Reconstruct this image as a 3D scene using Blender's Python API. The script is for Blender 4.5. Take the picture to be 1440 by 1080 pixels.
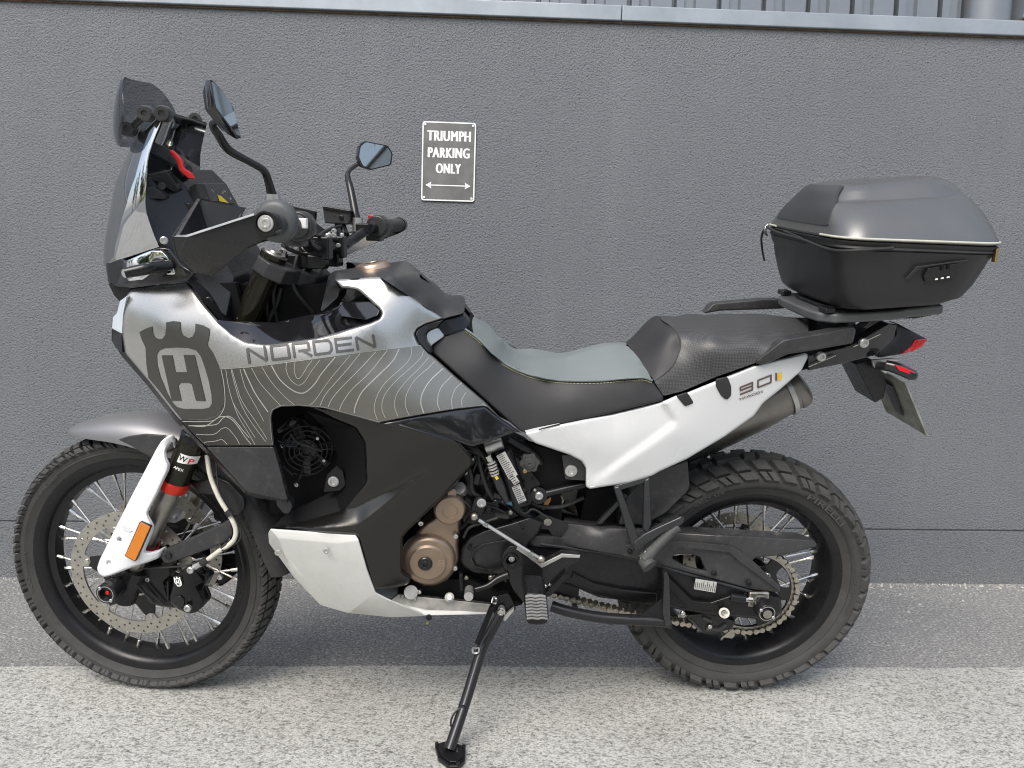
import bpy, bmesh, math, random
import numpy as np
from mathutils import Vector, Matrix, geometry
random.seed(7)
for o in list(bpy.data.objects): bpy.data.objects.remove(o)
S = bpy.context.scene
COL = S.collection
R_ = math.radians

# ------------------------------------------------------------------ camera
FOC, PITCH, YAW, ROLL, CAMH = 1046.3156, .0960265, -.0404444, -.0213956, .9904632
def rx(a): c, s = math.cos(a), math.sin(a); return np.array([[1,0,0],[0,c,-s],[0,s,c]])
def ry(a): c, s = math.cos(a), math.sin(a); return np.array([[c,0,s],[0,1,0],[-s,0,c]])
def rz(a): c, s = math.cos(a), math.sin(a); return np.array([[c,-s,0],[s,c,0],[0,0,1]])
CR = rz(YAW) @ rx(-PITCH) @ ry(ROLL)
cam = bpy.data.cameras.new('camera'); co = bpy.data.objects.new('camera', cam); COL.objects.link(co)
m = Matrix([list(CR[:,0])+[0], list(CR[:,1])+[0], list(CR[:,2])+[0], [0,0,0,1]]).transposed()
mm = Matrix.Identity(4)
for i in range(3):
    mm[i][0] = CR[i][0]; mm[i][1] = CR[i][2]; mm[i][2] = -CR[i][1]
mm[2][3] = CAMH
co.matrix_world = mm
cam.sensor_width = 36.0; cam.lens = FOC/1440*36; cam.clip_start = .05; cam.clip_end = 500
S.camera = co
S.cycles.transparent_max_bounces = 32; S.cycles.use_denoising = True; S.cycles.denoising_prefilter = 'ACCURATE'; S.cycles.use_adaptive_sampling = False; S.cycles.filter_width = 1.1; S.cycles.sample_clamp_indirect = 4
# ------------------------------------------------------------------ sky, sun, exposure
W = bpy.data.worlds.new('World'); S.world = W; W.use_nodes = True
nt = W.node_tree; nt.nodes.clear()
SUN_EL, SUN_AZ = R_(52), R_(205)      # azimuth clockwise from +Y: behind the camera, to its left
sky = nt.nodes.new('ShaderNodeTexSky'); sky.sky_type = 'NISHITA'; sky.sun_disc = False
sky.sun_elevation = SUN_EL; sky.sun_rotation = SUN_AZ; sky.air_density = 1.3; sky.dust_density = 4.0; sky.ozone_density = 1.0
bg = nt.nodes.new('ShaderNodeBackground'); bg.inputs[1].default_value = .11
wo = nt.nodes.new('ShaderNodeOutputWorld')
veil = nt.nodes.new('ShaderNodeBackground'); veil.inputs[0].default_value = (.80,.88,1,1); veil.inputs[1].default_value = .30      # thin high cloud, even all over
ad = nt.nodes.new('ShaderNodeAddShader')
nt.links.new(sky.outputs[0], bg.inputs[0]); nt.links.new(bg.outputs[0], ad.inputs[0]); nt.links.new(veil.outputs[0], ad.inputs[1]); nt.links.new(ad.outputs[0], wo.inputs[0])
sl = bpy.data.lights.new('sun', 'SUN'); sl.energy = 1.75; sl.angle = R_(36); sl.color = (1,.965,.91)
so = bpy.data.objects.new('sun', sl); COL.objects.link(so)
sd = Vector((math.sin(SUN_AZ)*math.cos(SUN_EL), math.cos(SUN_AZ)*math.cos(SUN_EL), math.sin(SUN_EL)))
so.rotation_euler = sd.to_track_quat('Z', 'Y').to_euler(); so.location = sd*20
vs = S.view_settings; vs.view_transform = 'Standard'; vs.look = 'None'; vs.gamma = 1; vs.use_curve_mapping = False
vs.exposure = .58

# ------------------------------------------------------------------ pose of the motorcycle
BX, BY, HEAD, LEAN, STEER, WB = -.0768027, 1.9296136, .0047321, .1820440, -.1513416, 1.5221813
RAKE = R_(26); RR, RF = .334, .348
BM = rz(HEAD) @ rx(LEAN); BO = np.array([BX, BY, -.001])
AX = np.array([math.sin(RAKE), 0, math.cos(RAKE)]); PT = np.array([-WB/2-.107, 0, 0])
CO = np.array([0,0,CAMH])
def raywd(px, py): return CR @ np.array([(px-720)/FOC, 1, (540-py)/FOC])
def srot(v, a):
    c, s = math.cos(a), math.sin(a); return v*c + np.cross(AX, v)*s + AX*(v@AX)*(1-c)
CB = BM.T @ (CO-BO); CF = srot(CB-PT, -STEER)+PT
def PB(px, py, y):                       # point of the bike frame seen at a pixel, at lateral offset y
    d = BM.T @ raywd(px, py); return CB + d*((y-CB[1])/d[1])
def PF(px, py, y):                       # same for the steered front end, before steering
    d = srot(BM.T @ raywd(px, py), -STEER); return CF + d*((y-CF[1])/d[1])
def F2B(v): return srot(np.asarray(v, float)-PT, STEER)+PT
def PWALL(px, py, y):
    d = raywd(px, py); return CO + d*(y/d[1])
def PGRD(px, py, z=0):
    d = raywd(px, py); return CO + d*((z-CAMH)/d[2])
def MAP(g): return PF if g == 'F' else PB
def BAKE(g, v): return F2B(v) if g == 'F' else np.asarray(v, float)
def Z(x0, y0, s, pts): return [(x0+a/s, y0+b/s) for a, b in pts]

# ------------------------------------------------------------------ materials
MATS = {}
def mat(name, col, rough=.5, metal=0., bump=0., bscale=200., vary=0., vscale=8., rvary=0., coat=0., spec=.5, trans=0., ior=1.45, alpha=1., dirt=0., bdist=.001, emit=None):
    M = bpy.data.materials.new(name); M.use_nodes = True; n = M.node_tree.nodes; L = M.node_tree.links
    b = n['Principled BSDF']; b.inputs['Base Color'].default_value = (*col, 1); b.inputs['Roughness'].default_value = rough
    b.inputs['Metallic'].default_value = metal; b.inputs['Specular IOR Level'].default_value = spec
    b.inputs['Coat Weight'].default_value = coat; b.inputs['Coat Roughness'].default_value = .08
    b.inputs['Transmission Weight'].default_value = trans; b.inputs['IOR'].default_value = ior; b.inputs['Alpha'].default_value = alpha
    if emit: b.inputs['Emission Color'].default_value = (*emit, 1); b.inputs['Emission Strength'].default_value = 1
    tc = n.new('ShaderNodeTexCoord')
    if vary or rvary or dirt:
        nz = n.new('ShaderNodeTexNoise'); nz.inputs['Scale'].default_value = vscale; nz.inputs['Detail'].default_value = 6; nz.inputs['Roughness'].default_value = .65
        L.new(tc.outputs['Object'], nz.inputs['Vector'])
        if vary:
            mr = n.new('ShaderNodeMapRange'); mr.inputs[1].default_value = .3; mr.inputs[2].default_value = .7; mr.inputs[3].default_value = 1-vary; mr.inputs[4].default_value = 1+vary
            L.new(nz.outputs[0], mr.inputs[0])
            mx = n.new('ShaderNodeVectorMath'); mx.operation = 'SCALE'; mx.inputs[0].default_value = col; L.new(mr.outputs[0], mx.inputs['Scale'])
            src = mx.outputs[0]
            if dirt:
                n2 = n.new('ShaderNodeTexNoise'); n2.inputs['Scale'].default_value = vscale*6; n2.inputs['Detail'].default_value = 8; n2.inputs['Roughness'].default_value = .75
                L.new(tc.outputs['Object'], n2.inputs['Vector'])
                m2 = n.new('ShaderNodeMapRange'); m2.inputs[1].default_value = .52; m2.inputs[2].default_value = .75; m2.inputs[3].default_value = 0; m2.inputs[4].default_value = dirt
                L.new(n2.outputs[0], m2.inputs[0])
                mc = n.new('ShaderNodeMix'); mc.data_type = 'RGBA'; L.new(m2.outputs[0], mc.inputs[0]); L.new(src, mc.inputs[6]); mc.inputs[7].default_value = (.22,.2,.17,1)
                src = mc.outputs[2]
            L.new(src, b.inputs['Base Color'])
        if rvary:
            m3 = n.new('ShaderNodeMapRange'); m3.inputs[1].default_value = .3; m3.inputs[2].default_value = .7; m3.inputs[3].default_value = max(0, rough-rvary); m3.inputs[4].default_value = min(1, rough+rvary)
            L.new(nz.outputs[0], m3.inputs[0]); L.new(m3.outputs[0], b.inputs['Roughness'])
    if bump:
        nb = n.new('ShaderNodeTexNoise'); nb.inputs['Scale'].default_value = bscale; nb.inputs['Detail'].default_value = 4
        L.new(tc.outputs['Object'], nb.inputs['Vector'])
        bp = n.new('ShaderNodeBump'); bp.inputs['Strength'].default_value = bump; bp.inputs['Distance'].default_value = bdist
        L.new(nb.outputs[0], bp.inputs['Height']); L.new(bp.outputs[0], b.inputs['Normal'])
    MATS[name] = M; return M
mat('fairing_grey', (.44,.44,.428), .27, .8, rvary=.02, vscale=12)
mat('mudguard_grey', (.22,.22,.23), .42, .5, rvary=.03, vscale=12)
mat('lens', (.62,.68,.74), .06, 0, coat=.8)
mat('tube_black', (.02,.02,.022), .14, .2, rvary=.05, vscale=30)
mat('bracket_grey', (.048,.05,.053), .27, .5, rvary=.06, vscale=20, vary=.15)
mat('rib_grey', (.20,.20,.195), .6, 0, vary=.2, vscale=40)
mat('rack_grey', (.12,.122,.125), .42, .2, rvary=.06, vscale=14, vary=.12)
mat('hub_grey', (.085,.089,.09), .45, .1, rvary=.05, vscale=20)
mat('graphic_dark', (.19,.186,.172), .27, .8, rvary=.04, vscale=12)
mat('emblem_dark', (.085,.085,.08), .3, .6)
mat('letter_dark', (.14,.138,.13), .3, .7)
mat('tank_plastic', (.03,.031,.033), .3, 0, rvary=.04, vscale=12)
mat('grip_grey', (.055,.055,.055), .55, 0, vary=.15, vscale=30)
mat('graphic_line', (.5,.49,.45), .35, .5)
mat('gloss_black', (.012,.012,.014), .06, 0, coat=.6, rvary=.03, vscale=20)
mat('plastic_black', (.015,.015,.016), .27, 0, bump=.25, bscale=1400, vary=.2, rvary=.08, vscale=14, bdist=.0006)
mat('plastic_worn', (.036,.036,.038), .3, 0, bump=.35, bscale=900, vary=.25, rvary=.1, vscale=10, dirt=.25, bdist=.0006)
mat('satin_black', (.012,.012,.013), .19, 0, vary=.15, rvary=.07, vscale=14)
mat('cowl_black', (.055,.054,.051), .22, .85, rvary=.03, vscale=12)
mat('metal_black', (.018,.018,.02), .28, .4, bump=.12, bscale=600, vary=.2, rvary=.08, vscale=20)
mat('frame_black', (.010,.010,.011), .22, .2, rvary=.08, vscale=20, vary=.2)
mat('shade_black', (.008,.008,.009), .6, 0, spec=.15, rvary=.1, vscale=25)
mat('white_paint', (.64,.65,.655), .26, 0, coat=.35, rvary=.03, vscale=10)
mat('white_plastic', (.78,.79,.81), .34, 0, rvary=.04, vscale=14)
mat('skid_silver', (.70,.70,.67), .36, .2, bump=.15, bscale=700, vary=.06, rvary=.06, vscale=9, dirt=.1)
mat('bronze', (.30,.228,.168), .36, .7, bump=.2, bscale=900, vary=.12, rvary=.06, vscale=16)
mat('bronze_bright', (.48,.36,.27), .3, .8, rvary=.05, vscale=20)
mat('steel', (.62,.61,.58), .26, 1, rvary=.1, vscale=40, vary=.12)
mat('steel_dull', (.42,.40,.36), .42, 1, rvary=.1, vscale=40, vary=.2)
mat('chain_steel', (.40,.375,.32), .4, .9, rvary=.1, vscale=50, vary=.3, dirt=.3)
mat('disc_steel', (.47,.45,.40), .36, .9, rvary=.08, vscale=30, vary=.12)
mat('chain_dark', (.13,.12,.10), .45, .8, vary=.3, vscale=50)
mat('alloy', (.56,.56,.55), .4, .85, rvary=.08, vscale=30, vary=.1)
mat('chrome', (.85,.85,.86), .05, 1)
mat('gold_dark', (.20,.17,.10), .22, 1, rvary=.05, vscale=30)
mat('fork_black', (.03,.028,.02), .12, .6, rvary=.03, vscale=30)
mat('rubber', (.046,.046,.045), .66, 0, bump=.3, bscale=500, vary=.25, rvary=.1, vscale=18, dirt=.12)
mat('rubber_tread', (.052,.052,.051), .74, 0, bump=.35, bscale=400, vary=.25, rvary=.08, vscale=30, dirt=.2)
mat('rubber_letter', (.068,.067,.065), .7, 0)
mat('rubber_soft', (.025,.025,.025), .55, 0, vary=.2, vscale=30, rvary=.08)
mat('peg_rubber', (.05,.053,.052), .65, 0, vary=.3, vscale=40, rvary=.1, dirt=.4)
mat('rim_black', (.014,.014,.016), .3, .3, rvary=.08, vscale=16, vary=.2)
mat('seat_black', (.026,.026,.028), .52, 0, bump=.3, bscale=1100, vary=.15, rvary=.06, vscale=8)
mat('seat_grey', (.165,.187,.188), .52, 0, bump=.2, bscale=1100, vary=.06, rvary=.06, vscale=8)
mat('stitch', (.5,.5,.2), .6)
mat('stitch_dark', (.05,.05,.05), .6)
mat('reflector_orange', (.62,.19,.012), .2, 0, coat=.5, bump=.9, bscale=450)
mat('light_red', (.62,.012,.02), .12, 0, coat=.6)
mat('red_anodised', (.70,.035,.015), .3, .35)
mat('red_plastic', (.62,.02,.02), .3)
mat('decal_white', (.85,.85,.83), .4)
mat('label_paper', (.48,.48,.46), .5)
mat('decal_grey', (.4,.4,.4), .4)
mat('decal_yellow', (.78,.55,.02), .35)
mat('decal_red', (.7,.02,.03), .4)
mat('decal_black', (.02,.02,.02), .4)
mat('decal_brown', (.11,.075,.06), .3)
mat('mirror_glass', (.62,.70,.75), .02, 1)
mat('muffler', (.27,.255,.235), .4, .8, vary=.15, vscale=20, rvary=.08)
mat('plate_back', (.30,.30,.26), .55, .3, vary=.4, vscale=30, dirt=.5)
mat('case_black', (.022,.022,.023), .35, 0, bump=.35, bscale=700, vary=.12, rvary=.06, vscale=10, bdist=.0008)
mat('case_smooth', (.04,.042,.045), .32, 0, rvary=.05, vscale=10, bump=.1, bscale=800)
mat('case_trim', (.50,.50,.42), .45)
mat('brass', (.5,.36,.16), .35, .9)
mat('hose_clear', (.62,.60,.52), .3, 0, coat=.3, vary=.15, vscale=40)
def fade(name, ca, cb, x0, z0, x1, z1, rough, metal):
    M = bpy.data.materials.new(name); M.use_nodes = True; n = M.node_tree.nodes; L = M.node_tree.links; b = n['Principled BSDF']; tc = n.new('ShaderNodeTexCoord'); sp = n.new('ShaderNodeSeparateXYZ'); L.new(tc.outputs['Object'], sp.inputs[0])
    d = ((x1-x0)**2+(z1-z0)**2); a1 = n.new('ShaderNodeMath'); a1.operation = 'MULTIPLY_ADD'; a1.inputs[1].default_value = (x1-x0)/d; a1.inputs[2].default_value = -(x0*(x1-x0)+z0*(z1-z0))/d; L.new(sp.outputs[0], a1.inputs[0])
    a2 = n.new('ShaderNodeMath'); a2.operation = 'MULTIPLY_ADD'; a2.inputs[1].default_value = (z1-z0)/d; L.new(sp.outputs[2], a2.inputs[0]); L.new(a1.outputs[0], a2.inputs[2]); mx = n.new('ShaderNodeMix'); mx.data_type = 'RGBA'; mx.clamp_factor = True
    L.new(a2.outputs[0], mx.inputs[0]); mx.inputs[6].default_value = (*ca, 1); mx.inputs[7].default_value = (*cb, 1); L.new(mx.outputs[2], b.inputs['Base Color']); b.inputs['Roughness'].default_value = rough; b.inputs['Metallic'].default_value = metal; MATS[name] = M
def tinted(name, tint, ior):
    M = bpy.data.materials.new(name); M.use_nodes = True; n = M.node_tree.nodes; L = M.node_tree.links; n.remove(n['Principled BSDF'])
    t = n.new('ShaderNodeBsdfTransparent'); t.inputs[0].default_value = (*tint, 1); g = n.new('ShaderNodeBsdfGlossy'); g.inputs['Roughness'].default_value = .03; g.inputs[0].default_value = (.95,.96,.97,1)
    lw = n.new('ShaderNodeLayerWeight'); lw.inputs[0].default_value = .5; pw = n.new('ShaderNodeMath'); pw.operation = 'POWER'; pw.inputs[1].default_value = 4.5; L.new(lw.outputs['Facing'], pw.inputs[0])
    fr = n.new('ShaderNodeMapRange'); fr.inputs[3].default_value = ior; fr.inputs[4].default_value = 1.; L.new(pw.outputs[0], fr.inputs[0]); mx = n.new('ShaderNodeMixShader'); L.new(fr.outputs[0], mx.inputs[0]); L.new(t.outputs[0], mx.inputs[1]); L.new(g.outputs[0], mx.inputs[2]); L.new(mx.outputs[0], n['Material Output'].inputs[0]); MATS[name] = M
tinted('smoke_clear', (.85,.85,.85), .03); tinted('screen_glass', (.30,.31,.33), .62); tinted('deflector_glass', (.58,.59,.61), .03)
mat('blue_metal', (.10,.25,.33), .3, .8)
mat('orange_rust', (.35,.17,.06), .5, .3)
mat('dash_glass', (.02,.021,.024), .12, 0, coat=.3)
fade('graphic_fade', (.045,.045,.043), (.26,.25,.225), -.52, .70, -.12, .90, .27, .75)      # fade from charcoal at the lower front to bronze grey
def carbon(name, col, rough, scale, strength):
    M = bpy.data.materials.new(name); M.use_nodes = True; n = M.node_tree.nodes; L = M.node_tree.links; b = n['Principled BSDF']
    tc = n.new('ShaderNodeTexCoord'); mp = n.new('ShaderNodeMapping'); mp.inputs['Rotation'].default_value = (0, R_(45), 0); mp.inputs['Scale'].default_value = (scale,)*3
    ck = n.new('ShaderNodeTexChecker'); ck.inputs['Scale'].default_value = 1
    L.new(tc.outputs['Object'], mp.inputs[0]); L.new(mp.outputs[0], ck.inputs['Vector'])
    ck.inputs['Color1'].default_value = (*col,1); ck.inputs['Color2'].default_value = (col[0]*.55, col[1]*.55, col[2]*.55, 1)
    L.new(ck.outputs[0], b.inputs['Base Color']); b.inputs['Roughness'].default_value = rough
    bp = n.new('ShaderNodeBump'); bp.inputs['Strength'].default_value = strength; bp.inputs['Distance'].default_value = .0006
    L.new(ck.outputs[1], bp.inputs['Height']); L.new(bp.outputs[0], b.inputs['Normal']); MATS[name] = M
carbon('seat_carbon', (.06,.06,.062), .42, 210, .35)
mat('case_carbon', (.15,.15,.148), .29, .6, bump=.12, bscale=420, rvary=.03, vscale=10, vary=.04)

# ------------------------------------------------------------------ mesh helpers
def link(name, me, m, parent=None, smooth=40, bevel=0., bseg=2, sub=0):
    if m is not None: me.materials.append(MATS[m] if isinstance(m, str) else m)
    o = bpy.data.objects.new(name, me); COL.objects.link(o)
    if parent is not None: o.parent = parent
    if smooth:
        for p in me.polygons: p.use_smooth = True
        if not bevel:
            try: me.set_sharp_from_angle(angle=R_(smooth))
            except Exception: pass
    if bevel:
        md = o.modifiers.new('bevel', 'BEVEL'); md.width = bevel; md.segments = bseg; md.limit_method = 'ANGLE'; md.angle_limit = R_(25); md.harden_normals = True
        md.use_clamp_overlap = True
    return o
def mesh(V, F):
    me = bpy.data.meshes.new('m')
    us = sorted({i for f in F for i in f}); ix = {a: k for k, a in enumerate(us)}
    me.from_pydata([tuple(map(float, V[a])) for a in us], [], [tuple(ix[i] for i in f) for f in F])
    bm = bmesh.new(); bm.from_mesh(me); bmesh.ops.recalc_face_normals(bm, faces=bm.faces); bm.to_mesh(me); bm.free()
    me.update(); return me
class MB:                                # collects several closed solids into one mesh (one part)
    def __init__(s): s.V = []; s.F = []
    def add(s, V, F):
        k = len(s.V); s.V += [np.asarray(v, float) for v in V]; s.F += [[i+k for i in f] for f in F]; return s
    def cyl(s, a, b, r0, r1=None, n=16, cap=True):
        r1 = r0 if r1 is None else r1; return s.add(*cylvf(a, b, r0, r1, n, cap))
    def tube(s, pts, r, n=10, k=4): return s.add(*tubevf(pts, r, n, k))
    def box(s, c, sx, sy, sz, rot=None):
        c = np.asarray(c, float); V = []
        for x in (-1,1):
            for y in (-1,1):
                for z in (-1,1):
                    v = np.array([x*sx/2, y*sy/2, z*sz/2])
                    if rot is not None: v = rot @ v
                    V.append(c+v)
        return s.add(V, [(0,1,3,2),(4,6,7,5),(0,4,5,1),(2,3,7,6),(0,2,6,4),(1,5,7,3)])
    def build(s, name, m, parent=None, **k): return link(name, mesh(s.V, s.F), m, parent, **k)
def frame(d):
    d = np.asarray(d, float); d = d/np.linalg.norm(d)
    u = np.array([0,0,1.]) if abs(d[2]) < .9 else np.array([1.,0,0])
    a = np.cross(u, d); a /= np.linalg.norm(a); return a, np.cross(d, a), d
def cylvf(a, b, r0, r1, n=16, cap=True):
    a = np.asarray(a, float); b = np.asarray(b, float); u, v, d = frame(b-a); V = []
    for c, r in ((a, r0), (b, r1)):
        for i in range(n):
            t = 2*math.pi*i/n; V.append(c+u*math.cos(t)*r+v*math.sin(t)*r)
    F = [(i, (i+1) % n, n+(i+1) % n, n+i) for i in range(n)]
    if cap: F += [list(range(n))[::-1], list(range(n, 2*n))]
    return V, F
def crom(pts, k):
    pts = [np.asarray(p, float) for p in pts]
    if len(pts) < 3 or k <= 1: return pts
    out = []
    for i in range(len(pts)-1):
        p0 = pts[i-1] if i else 2*pts[0]-pts[1]; p1 = pts[i]; p2 = pts[i+1]; p3 = pts[i+2] if i+2 < len(pts) else 2*p2-p1
        for j in range(k):
            t = j/k; out.append(.5*((2*p1)+(-p0+p2)*t+(2*p0-5*p1+4*p2-p3)*t*t+(-p0+3*p1-3*p2+p3)*t**3))
    out.append(pts[-1]); return out
def tubevf(pts, r, n=10, k=4):
    q = crom(pts, k); N = len(q)
    if callable(r): rad = [r(i/(N-1)) for i in range(N)]
    elif isinstance(r, (list, tuple)): rad = list(np.interp(np.linspace(0, 1, N), np.linspace(0, 1, len(r)), r))
    else: rad = [r]*N
    V = []; u = None
    for i in range(N):
        t = q[min(i+1, N-1)]-q[max(i-1, 0)]; t = t/(np.linalg.norm(t)+1e-12)
        if u is None: u, v, _ = frame(t)
        else:
            u = u-t*(u@t); u /= np.linalg.norm(u)+1e-12; v = np.cross(t, u)
        for j in range(n):
            a = 2*math.pi*j/n; V.append(q[i]+(u*math.cos(a)+v*math.sin(a))*rad[i])
    F = [(i*n+j, i*n+(j+1) % n, (i+1)*n+(j+1) % n, (i+1)*n+j) for i in range(N-1) for j in range(n)]
    F += [list(range(n))[::-1], list(range((N-1)*n, N*n))]
    return V, F
def lathevf(prof, c, axis, n=48, closed=False, a0=0):
    c = np.asarray(c, float); u, v, d = frame(axis); V = []; P = len(prof)
    for i in range(n):
        t = 2*math.pi*i/n+a0; e = u*math.cos(t)+v*math.sin(t)
        for r, h in prof: V.append(c+e*r+d*h)
    F = []
    for i in range(n):
        k = (i+1) % n
        for j in range(P if closed else P-1): F.append((i*P+j, i*P+(j+1) % P, k*P+(j+1) % P, k*P+j))
    if not closed:
        if prof[0][0] > 1e-6: F.append([i*P for i in range(n)])
        if prof[-1][0] > 1e-6: F.append([i*P+P-1 for i in range(n)][::-1])
    return V, F
# 2-D polygon tools
def area(p): p = np.asarray(p); x, y = p[:,0], p[:,1]; return .5*np.sum(x*np.roll(y,-1)-np.roll(x,-1)*y)
def inside(q, poly):
    q = np.atleast_2d(q); poly = np.asarray(poly, float); x, y = q[:,0], q[:,1]; r = np.zeros(len(q), bool)
    a = poly; b = np.roll(poly, -1, 0)
    for (x1, y1), (x2, y2) in zip(a, b):
        c = ((y1 > y) != (y2 > y)); 
        if y1 != y2: r ^= c & (x < (x2-x1)*(y-y1)/(y2-y1)+x1)
    return r
def bdist(q, poly):
    q = np.atleast_2d(q).astype(float); poly = np.asarray(poly, float); a = poly; b = np.roll(poly, -1, 0); d = np.full(len(q), 1e9)
    for p0, p1 in zip(a, b):
        e = p1-p0; L = e@e+1e-12; t = np.clip(((q-p0)@e)/L, 0, 1); w = q-(p0+t[:,None]*e); d = np.minimum(d, np.sqrt((w*w).sum(1)))
    return d
def rnd(poly, r=3., k=3):
    poly = [np.asarray(p, float) for p in poly]; out = []; n = len(poly)
    for i in range(n):
        p = poly[i]; a = poly[i-1]-p; b = poly[(i+1) % n]-p; la, lb = np.linalg.norm(a), np.linalg.norm(b)
        if la < 1e-6 or lb < 1e-6: continue
        cosv = (a@b)/la/lb
        if cosv < -.985: out.append(p); continue
        s = min(r, la*.45, lb*.45); A = p+a/la*s; B = p+b/lb*s
        for j in range(k+1):
            t = j/k; out.append((1-t)**2*A+2*t*(1-t)*p+t*t*B)
    return out
def resamp(poly, step):
    out = []; n = len(poly)
    for i in range(n):
        a = np.asarray(poly[i], float); b = np.asarray(poly[(i+1) % n], float); L = np.linalg.norm(b-a); k = max(1, int(math.ceil(L/step)))
        for j in range(k): out.append(a+(b-a)*j/k)
    return out
def dedupe(poly, eps=.05):
    out = []
    for p in poly:
        if not out or np.linalg.norm(np.asarray(p)-out[-1]) > eps: out.append(np.asarray(p, float))
    if len(out) > 1 and np.linalg.norm(out[0]-out[-1]) < eps: out.pop()
    return out
def cdt(outer, holes=(), pts=(), segs=()):
    co = []; ed = []
    for loop in [outer, *holes]:
        k = len(co); n = len(loop); co += [Vector((float(p[0]), float(p[1]))) for p in loop]; ed += [(k+i, k+(i+1) % n) for i in range(n)]
    for p in pts: co.append(Vector((float(p[0]), float(p[1]))))
    for s in segs:
        k = len(co); co += [Vector((float(p[0]), float(p[1]))) for p in s]; ed += [(k+i, k+i+1) for i in range(len(s)-1)]
    v, e, f, *_ = geometry.delaunay_2d_cdt(co, ed, [], 2 if False else 0, 1e-5)
    v = np.array([(a.x, a.y) for a in v]); f = [list(t) for t in f]
    c = np.array([v[t].mean(0) for t in f]); ok = inside(c, outer)
    for h in holes: ok &= ~inside(c, h)
    F = [t for t, k in zip(f, ok) if k]
    used = sorted({i for t in F for i in t}); mp = {a: i for i, a in enumerate(used)}
    return v[used], [[mp[i] for i in t] for t in F]
def boundary(F):
    cnt = {}
    for f in F:
        for i in range(len(f)):
            a, b = f[i], f[(i+1) % len(f)]; cnt[(a, b)] = cnt.get((a, b), 0)+1
    return [(a, b) for (a, b) in cnt if (b, a) not in cnt]
def depthfn(ctrl, lam=1e-3):
    if callable(ctrl): return ctrl
    if isinstance(ctrl, (int, float)): return lambda q: np.full(len(np.atleast_2d(q)), float(ctrl))
    c = np.array([p[:2] for p in ctrl], float)/100; y = np.array([p[2] for p in ctrl], float); n = len(c)
    ph = lambda r: np.where(r > 1e-9, r*r*np.log(r+1e-12), 0)
    D = np.sqrt(((c[:,None]-c[None])**2).sum(-1)); P = np.c_[np.ones(n), c]
    A = np.zeros((n+3, n+3)); A[:n,:n] = ph(D)+np.eye(n)*lam; A[:n,n:] = P; A[n:,:n] = P.T
    w = np.linalg.lstsq(A, np.r_[y, 0,0,0], rcond=None)[0]
    lo, hi = y.min()-.03, y.max()+.03
    def f(q):
        q = np.atleast_2d(q).astype(float)/100; d = np.sqrt(((q[:,None]-c[None])**2).sum(-1))
        return np.clip(ph(d)@w[:n]+w[n]+q@w[n+1:], lo, hi)
    return f
def solid(V, F, off):
    """close a sheet: V front points (Nx3), off = vector(s) to the back"""
    V = np.asarray(V, float); B = V+off; n = len(V)
    FF = [list(f) for f in F]+[[i+n for i in f[::-1]] for f in F]
    for a, b in boundary(F): FF.append([b, a, a+n, b+n])
    return np.r_[V, B], FF
def mirrored(o, name=None):
    me = o.data.copy()
    for v in me.vertices: v.co.y = -v.co.y
    me.flip_normals(); c = bpy.data.objects.new(name or o.name.split('.')[0], me); COL.objects.link(c); c.parent = o.parent
    for md in o.modifiers:
        m2 = c.modifiers.new(md.name, md.type)
        if md.type == 'BEVEL': m2.width = md.width; m2.segments = md.segments; m2.limit_method = 'ANGLE'; m2.angle_limit = md.angle_limit; m2.harden_normals = True
    return c
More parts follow.
